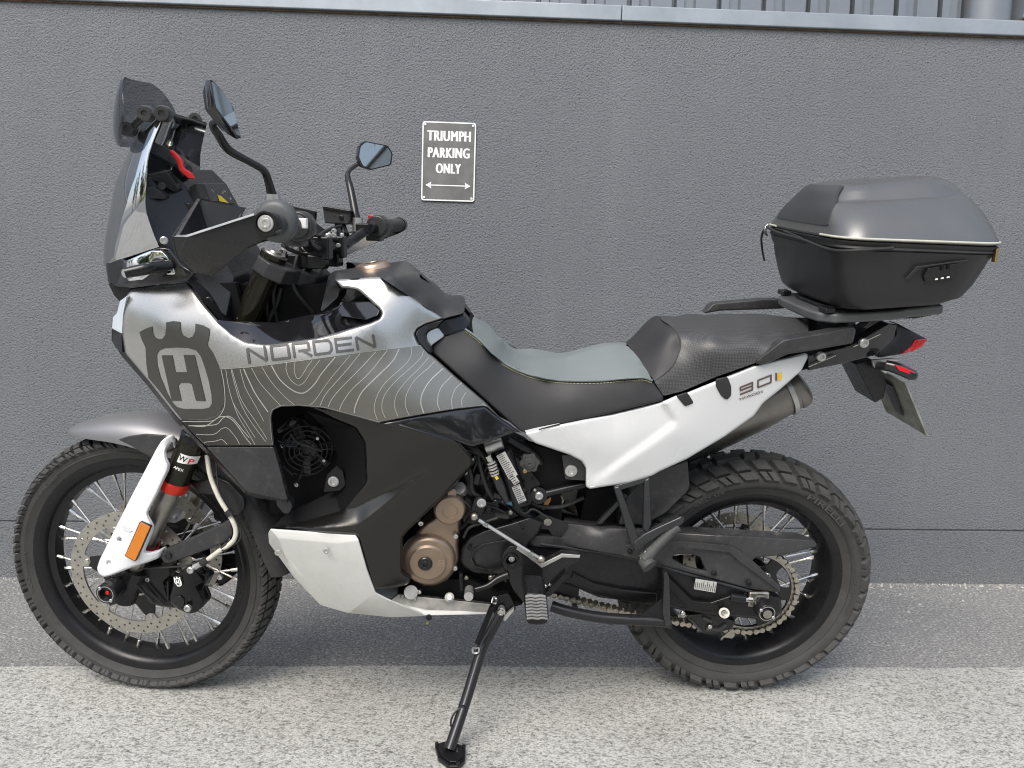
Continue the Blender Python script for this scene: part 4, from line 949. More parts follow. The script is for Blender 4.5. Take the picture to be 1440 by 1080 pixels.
CW0 = depthfn([(428,569,-.238),(472,575,-.242),(542,588,-.252),(641,619,-.245),(665,645,-.213),(664,656,-.210),(622,700,-.216),(575,745,-.212),(566,756,-.206),(566,806,-.196),(580,812,-.186),(557,827,-.188),(527,830,-.198),(516,800,-.203),(503,757,-.212),(500,752,-.213),
 (380,744,-.200),(428,735,-.204),(480,719,-.214),(540,690,-.222),(606,657,-.234),(515,677,-.226),(512,622,-.234),(500,602,-.240),(470,590,-.240),(560,640,-.252),(600,625,-.250),(560,605,-.256),(600,700,-.224),(545,780,-.206),(560,720,-.218)], .004)
def CWD(q):
    q = np.atleast_2d(np.asarray(q, float)); x, y = q[:,0], q[:,1]
    y1 = np.interp(x, [380,428,480,540,606], [743,734,719,690,657]); y2 = np.interp(x, [380,428,505,560,606], [747,745,741,698,660])
    t = np.clip((y-y1)/np.maximum(y2-y1, 2), 0, 1); t = t*.75+.25*t*t*(3-2*t); A = .034*np.clip((612-x)/95, 0, 1)*np.clip((x-395)/60, 0, 1); return CW0(q)-A*t
panel('radiator_cowl', [cv[k][:2] for k in (0,1,2,3,4,5,6,7,8,9,10,11,12,13,14,15,16,17,18,19,24,25,26,27)], CWD, 'cowl_black', bike, edge=5, drop=.012, grid=4.5, mir=True, thick=.008, rcorner=5, smooth=70)
# inner recess walls
facets('cowl_recess', [(432,579,-.24),(470,591,-.237),(500,603,-.235),(512,623,-.228),(515,678,-.222),(480,722,-.205),(428,738,-.178),(380,745,-.18),(402,722,-.165),(470,690,-.15),(475,640,-.15),(455,600,-.16)], [[0,1,11],[1,2,11],[2,3,10,11],[3,4,10],[4,9,10],[4,5,9],[5,6,8,9],[6,7,8]], .005, 'shade_black', bike, bevel=.003, mir=True)
# radiator, fan and hoses behind the opening
mb = MB(); plate('', [(366,570),(480,566),(492,650),(455,722),(380,722)], -.11, .09, '', None, mb=mb, r=0); mb.build('radiator', 'shade_black', bike)
fcn = PB(430, 634, -.135); mb = MB(); rad = .058
for r in (.058, .047, .036, .025, .014): mb.add(*lathevf([(r-.0012,-.003),(r+.0012,-.003),(r+.0012,.001),(r-.0012,.001)], fcn, (0.25,-1,0.05), 36, closed=True))
for k in range(7):
    a = 2*math.pi*k/7; u, v, d = frame((0.25,-1,0.05)); e = u*math.cos(a)+v*math.sin(a); mb.cyl(fcn+e*.01, fcn+e*.066, .0016, n=6)
fan = mb.build('radiator_fan', 'metal_black', bike)
mb = MB(); mb.cyl(fcn+np.array([0,.004,0]), fcn+np.array([0,.02,0]), .022, n=24)
for k in range(7):
    a = 2*math.pi*k/7+.2; mb.box(fcn+np.array([.038*math.cos(a), .014, .038*math.sin(a)]), .045, .003, .02, rot=ry(-a) @ rx(.5))
mb.build('fan_blades', 'plastic_black', fan)
mb = MB(); mb.tube([px('B',393,606,-.155), px('B',402,600,-.165), px('B',412,592,-.165), px('B',422,588,-.14)], [.006,.007,.011,.012], 12); mb.build('radiator_hose', 'satin_black', bike)
mb = MB(); mb.tube([px('B',408,610,-.17), px('B',418,622,-.172), px('B',435,628,-.172), px('B',452,634,-.16)], .0028, 8); mb.build('fan_cable', 'rubber_soft', bike)
for q in ((398,627,-.165,.006),(417,681,-.165,.006),(456,647,-.16,.004),(447,616,-.16,.004)): bolt('bolt', PB(q[0],q[1],q[2]), q[3], .005, 'steel', bike)
for a, b in (((398,627),(415,628)),((417,681),(425,662)),((398,655),(412,668)),((425,590),(448,610))):
    mb = MB(); mb.cyl(px('B',*a,-.155), px('B',*b,-.150), .0022, n=6); mb.build('fan_bracket', 'metal_black', bike)
plate('cowl_bracket', [(455,692),(460,668),(473,655),(482,662),(486,682),(478,690)], -.178, .006, 'metal_black', bike)
bolt('cowl_screw', PB(469,677,-.179), .0125, .004, 'alloy', bike)
panel('lower_radiator_guard', [(388,703),(408,703),(412,712),(407,722),(400,723),(390,712)], -.2, 'plastic_worn', bike, edge=1.5, drop=.003, thick=.02, mir=True)
# ---- bash plate
sv = [(380,744.5,-.212),(500,753,-.244),(504,760,-.25),(516,802,-.24),(528,834,-.224),(545,843,-.215),(590,862,-.2),(600,866.5,-.185),(550,868.5,-.18),(490,862,-.175),(450,851,-.168),(412,811,-.16),(378,764,-.165),(377,750,-.185),(391,757,-.215),(476,764,-.245),(489,862,-.185),(470,800,-.232),(398,775,-.2),(430,815,-.19)]
sf = [[0,1,2,15,14],[0,14,12,13],[14,15,17,18],[14,18,11,12],[15,2,3,17],[17,3,4,16],[17,16,19,18],[18,19,11],[19,16,10,11],[16,4,5,8,9],[16,9,10],[5,6,7,8]]
facets('bash_plate', sv, sf, .006, 'skid_silver', bike, bevel=.004, mir=True, harden=False)
for q in ((459,774,-.246),(391,777,-.2),(603,868,-.19)): bolt('bash_plate_screw', PB(*q), .0075, .003, 'alloy' if q[0] < 600 else 'metal_black', bike)
facets('skid_rail', [(520,845,-.19),(600,866,-.19),(690,864,-.16),(683,860,-.16),(600,860,-.185),(560,850,-.185)], [[0,1,4,5],[1,2,3,4]], .3, 'skid_silver', bike, bevel=.002)
facets('skid_wall', [(560,836,-.165),(690,850,-.16),(688,861,-.16),(600,860,-.18),(545,848,-.185)], [[0,1,2,3,4]], .01, 'steel_dull', bike, bevel=.001)

# ---- engine
mb = MB(); plate('', [(566,640),(640,632),(700,640),(745,660),(790,700),(790,735),(750,800),(735,850),(560,850),(545,800)], -.11, .22, '', None, mb=mb, r=4); mb.build('engine_block', 'shade_black', bike)
mb = MB(); plate('', [(646,630),(700,632),(735,648),(760,680),(740,720),(700,740),(652,735)], -.135, .03, '', None, mb=mb, r=3); mb.build('cylinder_casing', 'frame_black', bike)
cov1 = [(583,760),(589,745),(600,735),(612,728),(614,708),(619,695),(630,686),(643,692),(652,705),(652,722),(648,732),(646,752),(644,765),(645,785),(640,803),(629,816),(613,823),(597,824),(583,818),(577,812),(581,800),(580,780)]
panel('alternator_cover', cov1, [(583,760,-.165),(614,708,-.172),(633,690,-.17),(652,715,-.16),(644,780,-.165),(610,823,-.165),(580,790,-.165),(605,785,-.175),(625,740,-.168)], 'bronze', bike, edge=5, drop=.012, grid=7, thick=.06)
ac = PB(602, 789, -.18); mb = MB(); mb.add(*lathevf([(0,.011),(.040,.011),(.044,.008),(.0455,.007),(.052,.006),(.058,.003),(.063,-.006),(.064,-.02)], ac, (0,-1,0), 48)); acv = mb.build('alternator_cap', 'bronze', bike, smooth=35)
mb = MB(); c = PB(598,793,-.193); mb.add(*lathevf([(0,.001),(.004,.001),(.0055,.0045),(.0065,.0045),(.009,.003),(.0145,.003),(.0165,.001),(.0165,-.004)], c, (0,-1,0), 30)); mb.build('inspection_plug', 'satin_black', acv, smooth=30)
print_text('emblem', 'H', lambda u, v: PB(620, 792, -.1915)+np.array([u, 0, v]), 'bronze_bright', acv, bold=.01, width=.006, height=.009)
V2, F2 = cdt(rrect(.013, .016, .004), [rrect(.0105, .0135, .003)]); c = PB(620, 792, -.1915); link('emblem_ring', mesh_out([c+np.array([a, 0, b]) for a, b in V2], F2), 'bronze_bright', acv)
sc1 = PB(632, 714, -.172); mb = MB(); mb.add(*lathevf([(0,.0165),(.0165,.0165),(.0175,.019),(.020,.019),(.0315,.017),(.035,.013),(.0362,.005),(.036,-.02)], sc1, (.1,-1,0), 40)); mb.build('starter_gear_cover', 'bronze', bike, smooth=35)
mb = MB(); mb.add(*lathevf([(0,.012),(.009,.012),(.012,.009),(.013,-.01)], PB(635,692,-.17), (.1,-1,0), 24)); mb.build('cover_boss', 'bronze', bike)
plate('cover_rib', [(621,722),(640,724),(636,737),(628,738),(623,733)], -.183, .01, 'bronze', bike, r=3)
for q in ((592,735,-.172),(648,724,-.172),(641,753,-.172),(640,798,-.168),(570,818,-.19)): bolt('cover_bolt', PB(*q), .0065, .006, 'steel', bike)
mb = MB(); mb.cyl(PB(650,690,-.15), PB(646,686,-.168), .014, n=20); mb.build('water_pump_plug', 'alloy', bike)
# frame tubes and small parts around the shock
mb = MB(); mb.tube([PB(640,622,-.14), PB(680,640,-.14), PB(705,690,-.13), PB(745,730,-.13)], .013, 12); mb.build('frame_tube', 'frame_black', bike)
mb = MB(); mb.tube([PB(715,618,-.135), PB(745,635,-.135), PB(760,650,-.12)], .011, 12); mb.build('frame_tube', 'metal_black', bike)
mb = MB(); mb.cyl(PB(683,630,-.15), PB(706,622,-.15), .015, n=20); mb.build('reservoir_cap', 'alloy', bike)
# shock reservoir with label
a, bb = PB(707,634,-.155), PB(732,708,-.155); mb = MB(); mb.cyl(a, bb, .019, n=24); shk = mb.build('shock_reservoir', 'metal_black', bike)
def lab(name, p0, p1, w, m, y, par, bars=0, off=0.):
    p0 = np.array(p0, float); p1 = np.array(p1, float); d = (p1-p0)/np.linalg.norm(p1-p0); nn = np.array([-d[1], d[0]])*w/2
    o = link(name, mesh_out([PB(*q, y) for q in (p0+nn, p1+nn, p1-nn, p0-nn)], [(0,1,2,3)]), m, par, smooth=0)
    if bars:
        V = []; F = []; L_ = np.linalg.norm(p1-p0)
        for i in range(bars):
            t = L_*(i+.5)/bars; q = p0+d*t; e = d*L_/bars*.16; ww = nn*random.uniform(.5, .85)*2
            k = len(V); s = q+nn*.85; V += [PB(*(s-e), y-.0006), PB(*(s+e), y-.0006), PB(*(s+e-ww), y-.0006), PB(*(s-e-ww), y-.0006)]; F.append((k, k+1, k+2, k+3))
        link('print', mesh_out(V, F), 'decal_black', o, smooth=0)
    return o
lab('label', (704,638), (722,671), 14, 'label_paper', -.1755, shk, 13); lab('label', (719,668), (727,680), 9, 'label_paper', -.1757, shk, 4); lab('label', (725,683), (735,706), 12, 'decal_grey', -.1755, shk, 9)
mb = MB()
for i in range(5): mb.cyl(PB(690+i*1.3,648+i*4,-.165), PB(691+i*1.3,650.5+i*4,-.165), .0135+.001*(i % 2), n=18)
mb.cyl(PB(686,640,-.165), PB(690,648,-.165), .009, n=14); mb.build('preload_adjuster', 'steel', bike)
mb = MB(); mb.tube([PB(696,666,-.165), PB(704,685,-.166), PB(713,705,-.16)], [.011,.012,.008], 14); mb.build('hose_connector', 'dash_glass', bike)
lab('mark', (697,670), (700,674), 4, 'decal_yellow', -.179, bike)
mb = MB(); mb.cyl(PB(706,702,-.15), PB(722,708,-.15), .008, n=14); mb.build('fitting', 'blue_metal', bike)
# adjuster knob (star)
kc = PB(745, 652, -.155); mb = MB(); star = []
for i in range(24):
    a = 2*math.pi*i/24; r = .0195+(.0035 if i % 4 < 2 else 0); star.append((r*math.cos(a), r*math.sin(a)))
V2, F2 = solid(np.array([kc+np.array([a, 0, c]) for a, c in star]), [list(range(24))], np.array([0,.014,0])); mb.add(V2, F2); mb.add(*lathevf([(0,.002),(.003,.002),(.0035,.004),(.006,.004),(.0065,.0025),(.012,.0025),(.013,0),(.013,-.002)], kc, (0,-1,0), 24)); mb.build('adjuster_knob', 'peg_rubber', bike, bevel=.001)
plate('side_plate', [(790,640),(812,640),(824,660),(824,676),(795,674)], -.150, .012, 'plastic_worn', bike)
plate('side_cover', [(738,622),(802,640),(824,660),(826,684),(770,690),(752,678),(735,640)], -.125, .02, 'shade_black', bike)
bolt('side_plate_screw', PB(803,662,-.151), .0145, .003, 'alloy', bike)
# ------------------------------------------------------------------ swingarm side
Z6 = lambda p: Z(540,590,4.5,p); Z7 = lambda p: Z(560,720,4,p); Z8 = lambda p: Z(870,620,4,p); Z9 = lambda p: Z(580,430,3.6,p); ZA = lambda p: Z(860,400,3,p); ZB = lambda p: Z(1040,220,3.6,p); ZC = lambda p: Z(960,740,4.6964,p); ZD = lambda p: Z(580,820,4.155,p)
# front sprocket cover
spc = [(647,788),(649,772),(660,756),(680,746),(720,735),(745,727),(765,735),(757,750),(742,765),(735,795),(722,806),(700,809),(668,806),(653,799)]
panel('sprocket_cover', spc, [(647,780,-.155),(700,740,-.158),(745,730,-.15),(757,750,-.14),(730,790,-.15),(690,806,-.158),(690,775,-.166)], 'plastic_black', bike, edge=4, drop=.008, grid=8, thick=.03)
facets('sprocket_cover_rim', [(664,786,-.1665),(668,775,-.1672),(680,768,-.1675),(713,762,-.1645),(712,759,-.1645),(679,765,-.1675),(665,773,-.167),(661,786,-.166),(666,798,-.165),(685,804,-.1625),(686,801,-.163),(669,796,-.165)], [[0,1,6,7],[1,2,5,6],[2,3,4,5],[7,8,11,0],[8,9,10,11]], .004, 'satin_black', bike, bevel=.0008)
# swingarm, hydroformed beam both sides
sa_top = [(705,770),(735,758),(760,764),(800,768),(870,780),(930,795),(985,812),(1030,824),(1057,831),(1098,840)]
sa_bot = [(1100,862),(1078,872),(1040,868),(1005,866),(975,861),(920,850),(842,840),(800,822),(770,818),(730,808),(708,800)]
SD = depthfn([(705,785,-.125),(760,790,-.125),(870,810,-.118),(985,840,-.13),(1050,850,-.138),(1098,850,-.138),(800,770,-.12),(920,850,-.115)])
panel('swingarm', sa_top+sa_bot, SD, 'metal_black', bike, edge=4, drop=.010, grid=9, mir=True, thick=.035)
# raised rib lines on the swingarm
facets('swingarm_rib', [(806,806,-.128),(835,821,-.128),(875,830,-.128),(925,835,-.128),(925,852,-.118),(875,846,-.118),(835,836,-.118),(800,818,-.118)], [[0,1,6,7],[1,2,5,6],[2,3,4,5]], .012, 'frame_black', bike, bevel=.004)
facets('swingarm_rib', [(940,812,-.139),(975,846,-.142),(1000,848,-.145),(1030,838,-.147),(1030,848,-.143),(1003,858,-.142),(972,858,-.139),(935,822,-.135)], [[0,1,6,7],[1,2,5,6],[2,3,4,5]], .012, 'frame_black', bike, bevel=.003)
mb = MB(); mb.tube([PB(x,y,SD(np.array([[x,y]]))[0]-.004) for x, y in ((760,765),(870,781),(985,812),(1057,832))], .0042, 10); mb.build('swingarm_edge', 'bracket_grey', bike)  # paler than the beam: silver edge highlight put into the tube's colour
lab('label', (977,821), (1007,826), 15, 'label_paper', -.146, bike, 11)
mb = MB(); mb.box((PB(800,790,0)[0]-.03, 0, PB(800,790,0)[2]), .09, .2, .08); mb.build('swingarm_bridge', 'metal_black', bike)
# pivot bracket (foot-rest hanger)
hang = [(706,790),(708,776),(716,768),(728,767),(742,776),(762,791),(790,777),(815,779),(817,784),(813,790),(800,797),(790,820),(765,840),(760,850),(735,846),(722,830),(712,808)]
panel('footrest_hanger', hang, -.176, 'satin_black', bike, edge=2, drop=.003, thick=.014, grid=10, holes=[circ(8.5, 20, 719, 788)], rcorner=3)
facets('hanger_edge', [(728,768,-.178),(742,777,-.178),(762,793,-.178),(791,779,-.178),(816,781,-.178),(815,785,-.178),(791,784,-.178),(762,799,-.178),(740,782,-.178),(726,773,-.178)], [[0,1,8,9],[1,2,7,8],[2,3,6,7],[3,4,5,6]], .006, 'alloy', bike, bevel=.001)
mb = MB(); mb.add(*lathevf([(.0125,.003),(.0175,.003),(.0185,0),(.0185,-.02),(.0125,-.02)], PB(719,788,-.178), (0,-1,0), 32, closed=True)); mb.build('pivot_ring', 'frame_black', bike, smooth=30)
bolt('pivot_bolt', PB(719.5,785,-.165), .009, .006, 'steel', bike)
for q in ((747,811,.005),(752,821,.004),(767,824,.005),(773,822,.004)): bolt('hanger_bolt', PB(q[0],q[1],-.177), q[2], .004, 'metal_black' if q[0] < 760 else 'steel', bike)
plate('hanger_arm', [(796,806),(799,810),(775,838),(768,840),(766,835)], -.19, .008, 'metal_black', bike)
# gear linkage
def rod(name, a, b2, r, m, par=bike, n=12): mb = MB(); mb.cyl(a, b2, r, n=n); return mb.build(name, m, par)
gr = rod('gear_rod', PB(673,731,-.178), PB(757,784,-.192), .0042, 'alloy')
for q in ((667,727,-.18),(761,787,-.195)):
    mb = MB(); mb.add(*lathevf([(0,.006),(.004,.006),(.007,.004),(.0092,0),(.009,-.005),(.005,-.008)], PB(*q), (0,-1,0), 16)); mb.build('ball_joint', 'steel_dull', gr)
rod('rod_nut', PB(680,735.5,-.179), PB(686,739,-.18), .006, 'steel', gr, 6); rod('rod_nut', PB(744,776,-.19), PB(750,780,-.191), .006, 'steel', gr, 6)
plate('gear_lever_arm', [(667,702),(675,698),(684,704),(684,712),(671,733),(663,731),(661,725)], -.172, .008, 'metal_black', bike, r=3)
bolt('gear_shaft_bolt', PB(677,707,-.173), .011, .004, 'alloy', bike)
mb = MB()
for i in range(12): mb.cyl(PB(648+i*1.35,743-i*1.3,-.165), PB(648.6+i*1.35,742.4-i*1.3,-.165), .0042, n=8)
mb.build('return_spring', 'metal_black', bike)
# gear pedal
mb = MB(); mb.tube([PB(715,808,-.178), PB(700,814,-.18), PB(685,824,-.19), PB(668,829,-.195)], [.009,.009,.007,.006], 12); gp = mb.build('gear_pedal', 'frame_black', bike)
mb = MB(); mb.cyl(PB(660,829,-.19), PB(659,839,-.235), .0105, n=16); mb.build('pedal_toe_piece', 'alloy', gp, smooth=30)
# chain guard moulding
cg = [(772,757),(792,735),(846,740),(900,744),(959,749),(1050,754),(1145,759.5),(1150,768),(1105,780),(1062,784),(1056,791),(1058,796),(1069,802),(1098,826),(1096,833),(1053,828),(1000,813),(930,795),(870,781),(800,768)]
CGD = depthfn([(772,757,-.125),(792,735,-.118),(846,740,-.118),(959,749,-.115),(1145,759,-.108),(1150,768,-.108),(1098,826,-.142),(1053,828,-.145),(930,790,-.135),(870,779,-.135),(900,762,-.142),(1000,770,-.143),(1060,775,-.138),(1030,800,-.143),(800,765,-.13),(846,752,-.138)])
panel('chain_guard', cg, CGD, 'plastic_worn', bike, edge=2.5, drop=.004, grid=8, thick=.006, holes=[[(948,779),(970,779),(984,783),(993,804),(960,795),(945,786)]])
facets('chain_guard_top', [(792,735,-.117),(846,740,-.117),(959,749,-.114),(1145,759.5,-.107),(1120,750,-.06),(959,741,-.06),(846,733,-.06),(795,728,-.06)], [[0,1,6,7],[1,2,5,6],[2,3,4,5]], .004, 'plastic_worn', bike, bevel=.0)
facets('chain_guard_step', [(880,767,-.15),(925,758,-.152),(1028,768,-.152),(1048,779,-.15),(1096,824,-.149),(1097,832,-.149),(1040,790,-.151),(1026,777,-.153),(930,766,-.153),(890,774,-.15)], [[0,1,8,9],[1,2,7,8],[2,3,6,7],[3,4,5,6]], .004, 'plastic_worn', bike, bevel=.001)
for q in ((1004,806,-.146),(1053,820,-.149)): bolt('guard_screw', PB(*q), .007, .004, 'metal_black', bike)
bolt('guard_screw', PB(886,776,-.14), .006, .004, 'metal_black', bike)
facets('chain_slider', [(735,752,-.13),(790,757,-.128),(800,768,-.128),(772,770,-.13),(750,768,-.13)], [[0,1,2,3,4]], .02, 'plastic_worn', bike, bevel=.001)
plate('upper_guard_plate', [(745,733),(762,722),(792,733),(800,736),(790,756),(775,752),(772,745),(758,744)], -.128, .004, 'plastic_black', bike, r=3)
bolt('guard_bolt', PB(770,734,-.129), .010, .004, 'steel_dull', bike)
# rear axle, adjuster, bobbin, slider
mb = MB(); mb.cyl(RH+np.array([0,-.2,0]), RH+np.array([0,.17,0]), .011, n=20); axle = mb.build('rear_axle', 'steel_dull', bike)
mb = MB(); mb.cyl(RH+np.array([0,-.155,0]), RH+np.array([0,-.13,0]), .021, n=6); mb.build('axle_nut', 'steel', axle)
def bobbin(parent, g, c, y0, y1, r):
    mb = MB(); c = np.asarray(c, float); k = lambda y: c+np.array([0, y, 0])
    prof = [(r*.62, 0), (r*.62, .004), (r*.93, .0045), (r, .002), (r, -(y1-y0)*.75), (r*.9, -(y1-y0))]
    V2, F2 = lathevf([(0, -.006), (r*.3, -.006)]+[(r*.58, -.006)]+prof, k(y0), (0,-1,0), 36); mb.add([BAKE(g, q) for q in V2], F2); o = mb.build('axle_slider', 'satin_black', parent, smooth=35)
    mb = MB(); V2, F2 = lathevf([(r*.74,.0052),(r*.80,.0052),(r*.80,.0040),(r*.74,.0040)], k(y0), (0,-1,0), 30, closed=True); mb.add([BAKE(g, q) for q in V2], F2); mb.build('slider_ring', 'alloy', o)
    return o
bs = bobbin(axle, 'B', RH, -.192, -.158, .0235)
bolt('slider_bolt', RH+np.array([0,-.189,0]), .009, .006, 'steel', bs)
for t in (2.6, 5.7): bolt('slider_screw', RH+np.array([.0185*math.cos(t), -.196, .0185*math.sin(t)]), .0042, .003, 'alloy', bs)
mb = MB(); mb.box(PB(1066,842,-.145), .05, .012, .04); mb.build('axle_block', 'steel_dull', bike, bevel=.004)
rod('chain_adjuster', PB(1048,843,-.15), PB(1058,843,-.15), .006, 'steel'); rod('adjuster_body', PB(1027,839,-.146), PB(1048,842,-.15), .0095, 'metal_black', n=18)
bb_ = rod('paddock_bobbin', PB(1018,860,-.135), PB(1018.5,862,-.172), .009, 'alloy', n=20); rod('bobbin_flange', PB(1018.5,862,-.17), PB(1018.5,862,-.175), .0125, 'steel_dull', bb_, 24); bolt('bobbin_bolt', PB(1018.5,862,-.175), .008, .003, 'steel', bb_)
bolt('swingarm_screw', PB(960,862,-.13), .006, .004, 'steel', bike)
# lower chain guide
facets('chain_guide', [(965,866,-.115),(1000,862,-.115),(1035,874,-.115),(1030,885,-.115),(1000,893,-.115),(985,890,-.115)], [[0,1,2,3,4,5]], .03, 'plastic_black', bike, bevel=.003)
for a in ([(974,872),(988,888),(985,890),(971,873)], [(994,884),(1012,884),(1020,878),(1023,880),(1014,888),(993,888)], [(990,868),(1002,873),(1001,877),(988,871)]): plate('guide_rib', a, -.121, .006, 'plastic_worn', bike, r=1)
bolt('guide_bolt', PB(998,881,-.119), .006, .004, 'steel', bike)
plate('guide_tongue', [(1016,896),(1030,885),(1034,893),(1030,898)], -.112, .02, 'steel_dull', bike, r=1)
# mud flap / rear hugger
hug = [(880,700),(912,663),(944,655),(967,648),(970,684),(966,692),(935,722),(905,738),(870,738)]
panel('inner_mudguard', hug, [(880,700,-.11),(967,648,-.105),(970,684,-.105),(935,722,-.11),(870,738,-.115)], 'plastic_worn', bike, edge=2, drop=.004, grid=9, thick=.21)
panel('inner_mudguard_front', [(825,690),(885,682),(880,720),(860,742),(815,735)], -.07, 'shade_black', bike, edge=0, thick=.14)
# exhaust
mb = MB(); mb.tube([PB(930,640,.09), PB(985,612,.1), PB(1060,575,.1), PB(1100,552,.1), PB(1112,546,.1)], [.05,.058,.06,.06,.06], 28); muf = mb.build('muffler', 'muffler', bike, smooth=50)
a, b2 = PB(1128,538,.1), PB(1134,535,.1); mb = MB(); mb.tube([PB(1112,546,.1), PB(1118,543,.1), PB(1123,540.5,.1), PB(1127,538,.1)], [.0605,.0605,.058,.046], 28, 3); mb.build('muffler_end_cap', 'muffler', muf)
mb = MB(); mb.tube([PB(790,700,.05), PB(820,708,.06), PB(880,690,.08), PB(935,640,.09)], [.022,.03,.045,.05], 20); mb.build('exhaust_pipe', 'muffler', bike)
mb = MB()
V2, F2 = lathevf([(.0615,-.006),(.0665,-.006),(.0665,.006),(.0615,.006)], PB(1104,550,.1), PB(1124,541,.1)-PB(1108,548,.1), 40, closed=True); mb.add(V2, F2); mb.build('muffler_clamp', 'alloy', muf)
bolt('clamp_screw', PB(1126,572,.07), .006, .006, 'steel', muf)
# linkage rod, bolts, rusty bracket near the shock
rod('shock_linkage', PB(768,694,-.14), PB(826,680,-.13), .0085, 'metal_black'); bolt('linkage_bolt', PB(758,697,-.15), .010, .006, 'alloy', bike)
rod('linkage_boss', PB(757,697,-.11), PB(758,697,-.148), .019, 'frame_black', n=24)
plate('heat_shield', [(762,716),(766,705),(775,699),(775,703),(770,712),(765,717)], -.12, .004, 'orange_rust', bike)
plate('link_bracket', [(779,703),(790,697),(794,704),(788,712),(781,710)], -.10, .006, 'steel_dull', bike); bolt('bracket_bolt', PB(787,704,-.104), .006, .004, 'brass', bike)
plate('brake_side_cover', [(790,692),(815,690),(830,700),(815,715),(790,712)], .03, .01, 'skid_silver', bike)
mb = MB(); mb.tube([PB(735,700,-.12), PB(760,712,-.12), PB(790,712,-.12), PB(820,700,-.1)], .005, 8); mb.build('breather_hose', 'rubber_soft', bike)
# ---- passenger foot-rest bracket
facets('passenger_bracket', [(863,686,-.176),(872,684,-.176),(897,752,-.176),(903,768,-.176),(892,776,-.176),(886,762,-.176)], [[0,1,2,3,4,5]], .020, 'bracket_grey', bike, bevel=.005)
facets('passenger_bracket_leg', [(906,676,-.176),(914,672,-.176),(917,737,-.174),(911,752,-.174),(904,745,-.174)], [[0,1,2,3,4]], .018, 'bracket_grey', bike, bevel=.005)
facets('bracket_bridge', [(862,684,-.172),(914,669,-.172),(915,677,-.172),(867,692,-.172)], [[0,1,2,3]], .016, 'bracket_grey', bike, bevel=.004)
facets('bracket_foot', [(890,764,-.18),(905,752,-.18),(925,742,-.18),(958,727,-.178),(963,729,-.178),(961,737,-.178),(930,752,-.18),(908,768,-.182),(906,780,-.182),(894,779,-.182)], [[0,1,2,6,7,8,9],[2,3,4,5,6]], .018, 'bracket_grey', bike, bevel=.004)
facets('bracket_brace', [(838,738,-.12),(846,738,-.12),(884,698,-.13),(878,694,-.13)], [[0,1,2,3]], .014, 'bracket_grey', bike, bevel=.003)
rod('peg_pin', PB(901,781,-.18), PB(905,782,-.19), .006, 'steel')
mb = MB(); mb.tube([PB(905,789,-.205), PB(922,770,-.19), PB(945,748,-.175), PB(953,741,-.17)], [.0165,.0115,.010,.012], 16, 3); pp = mb.build('passenger_peg', 'peg_rubber', bike)
mb = MB(); mb.cyl(PB(914,797,-.215), PB(905,786,-.198), .0185, .016, n=24); mb.build('peg_rubber', 'peg_rubber', pp)
mb = MB(); mb.cyl(PB(910,777,-.195), PB(903,787,-.2), .011, n=14); mb.build('peg_pivot', 'steel', pp)
bolt('bracket_screw', PB(903.5,781,-.182), .006, .004, 'steel', bike)
plate('peg_tab', [(938,737),(959,725),(963,727),(961,734),(945,743)], -.175, .012, 'metal_black', bike, r=3)
# ---- foot-rest with rubber
pegc = PB(757, 855, -.235); peg = MB()
plate('', Z7([(715,475),(730,462),(820,470),(838,490),(848,600),(835,632),(780,640),(730,632),(716,600)]), -.285, .085, '', None, mb=peg, r=3); pego = peg.build('rider_footrest', 'metal_black', bike, bevel=.004)
for i in range(8):
    y0 = 838+i*4.4; mb = MB(); x0, x1 = 739.5+.25*i, 766.5+.45*i
    mb.tube([PB(x0,y0+1.2,-.287), PB(x0+7,y0-.2,-.289), PB((x0+x1)/2,y0+1.1,-.289), PB(x1-7,y0-.2,-.289), PB(x1,y0+1.2,-.287)], .0032, 8, 3); mb.build('rubber_rib', 'rib_grey', pego)
plate('footrest_pad', Z7([(716,472),(730,462),(820,470),(836,490),(842,560),(832,592),(735,590),(722,560)]), -.2865, .006, 'peg_rubber', pego, bevel=.002, r=3)
facets('footrest_bracket', [(742,838,-.25),(748,822,-.19),(753,822,-.19),(768,838,-.25)], [[0,1,2,3]], .012, 'metal_black', bike, bevel=.001)
# ---- sidestand
ftw = PGRD(632, 1060, .012); ftb = BM.T @ (ftw-BO)
top = PB(705, 860, -.170); knee = PB(677, 914, -.212)
mid = knee*.35+ftb*.65
mb = MB(); mb.tube([top, top*.45+knee*.55, knee, knee*.5+ftb*.5, ftb+np.array([0,0,.012])], [.012,.0125,.0125,.0125,.013], 18, 5); st_ = mb.build('sidestand', 'tube_black', bike, smooth=60)
plate('stand_bracket', [(692,845),(700,838),(715,835),(722,848),(726,856),(712,870),(700,872),(694,862)], -.16, .02, 'metal_black', bike)
plate('stand_head', Z7([(520,640),(565,555),(575,540),(598,545),(605,570),(560,650)]), -.18, .016, 'alloy', bike, bevel=.003, r=3); bolt('stand_bolt', PB(704,861,-.181), .008, .004, 'steel', bike)
plate('stand_gusset', [(706,868),(723,855),(722,860),(710,874)], -.172, .008, 'alloy', bike, r=1)
mb = MB(); spa, spb = PB(694,848,-.205), PB(669,911,-.236); dv = spb-spa
for i in range(44): mb.cyl(spa+dv*(.08+.84*i/44), spa+dv*(.08+.84*(i+.62)/44), .0068, n=10)
spg = mb.build('stand_spring', 'frame_black', bike)
mb = MB(); mb.tube([spa, spa+dv*.03+np.array([.006,0,.003]), PB(698,842,-.195), PB(694,840,-.195), spa+np.array([-.004,0,0])], .0026, 8, 4); mb.build('spring_hook', 'steel', spg)
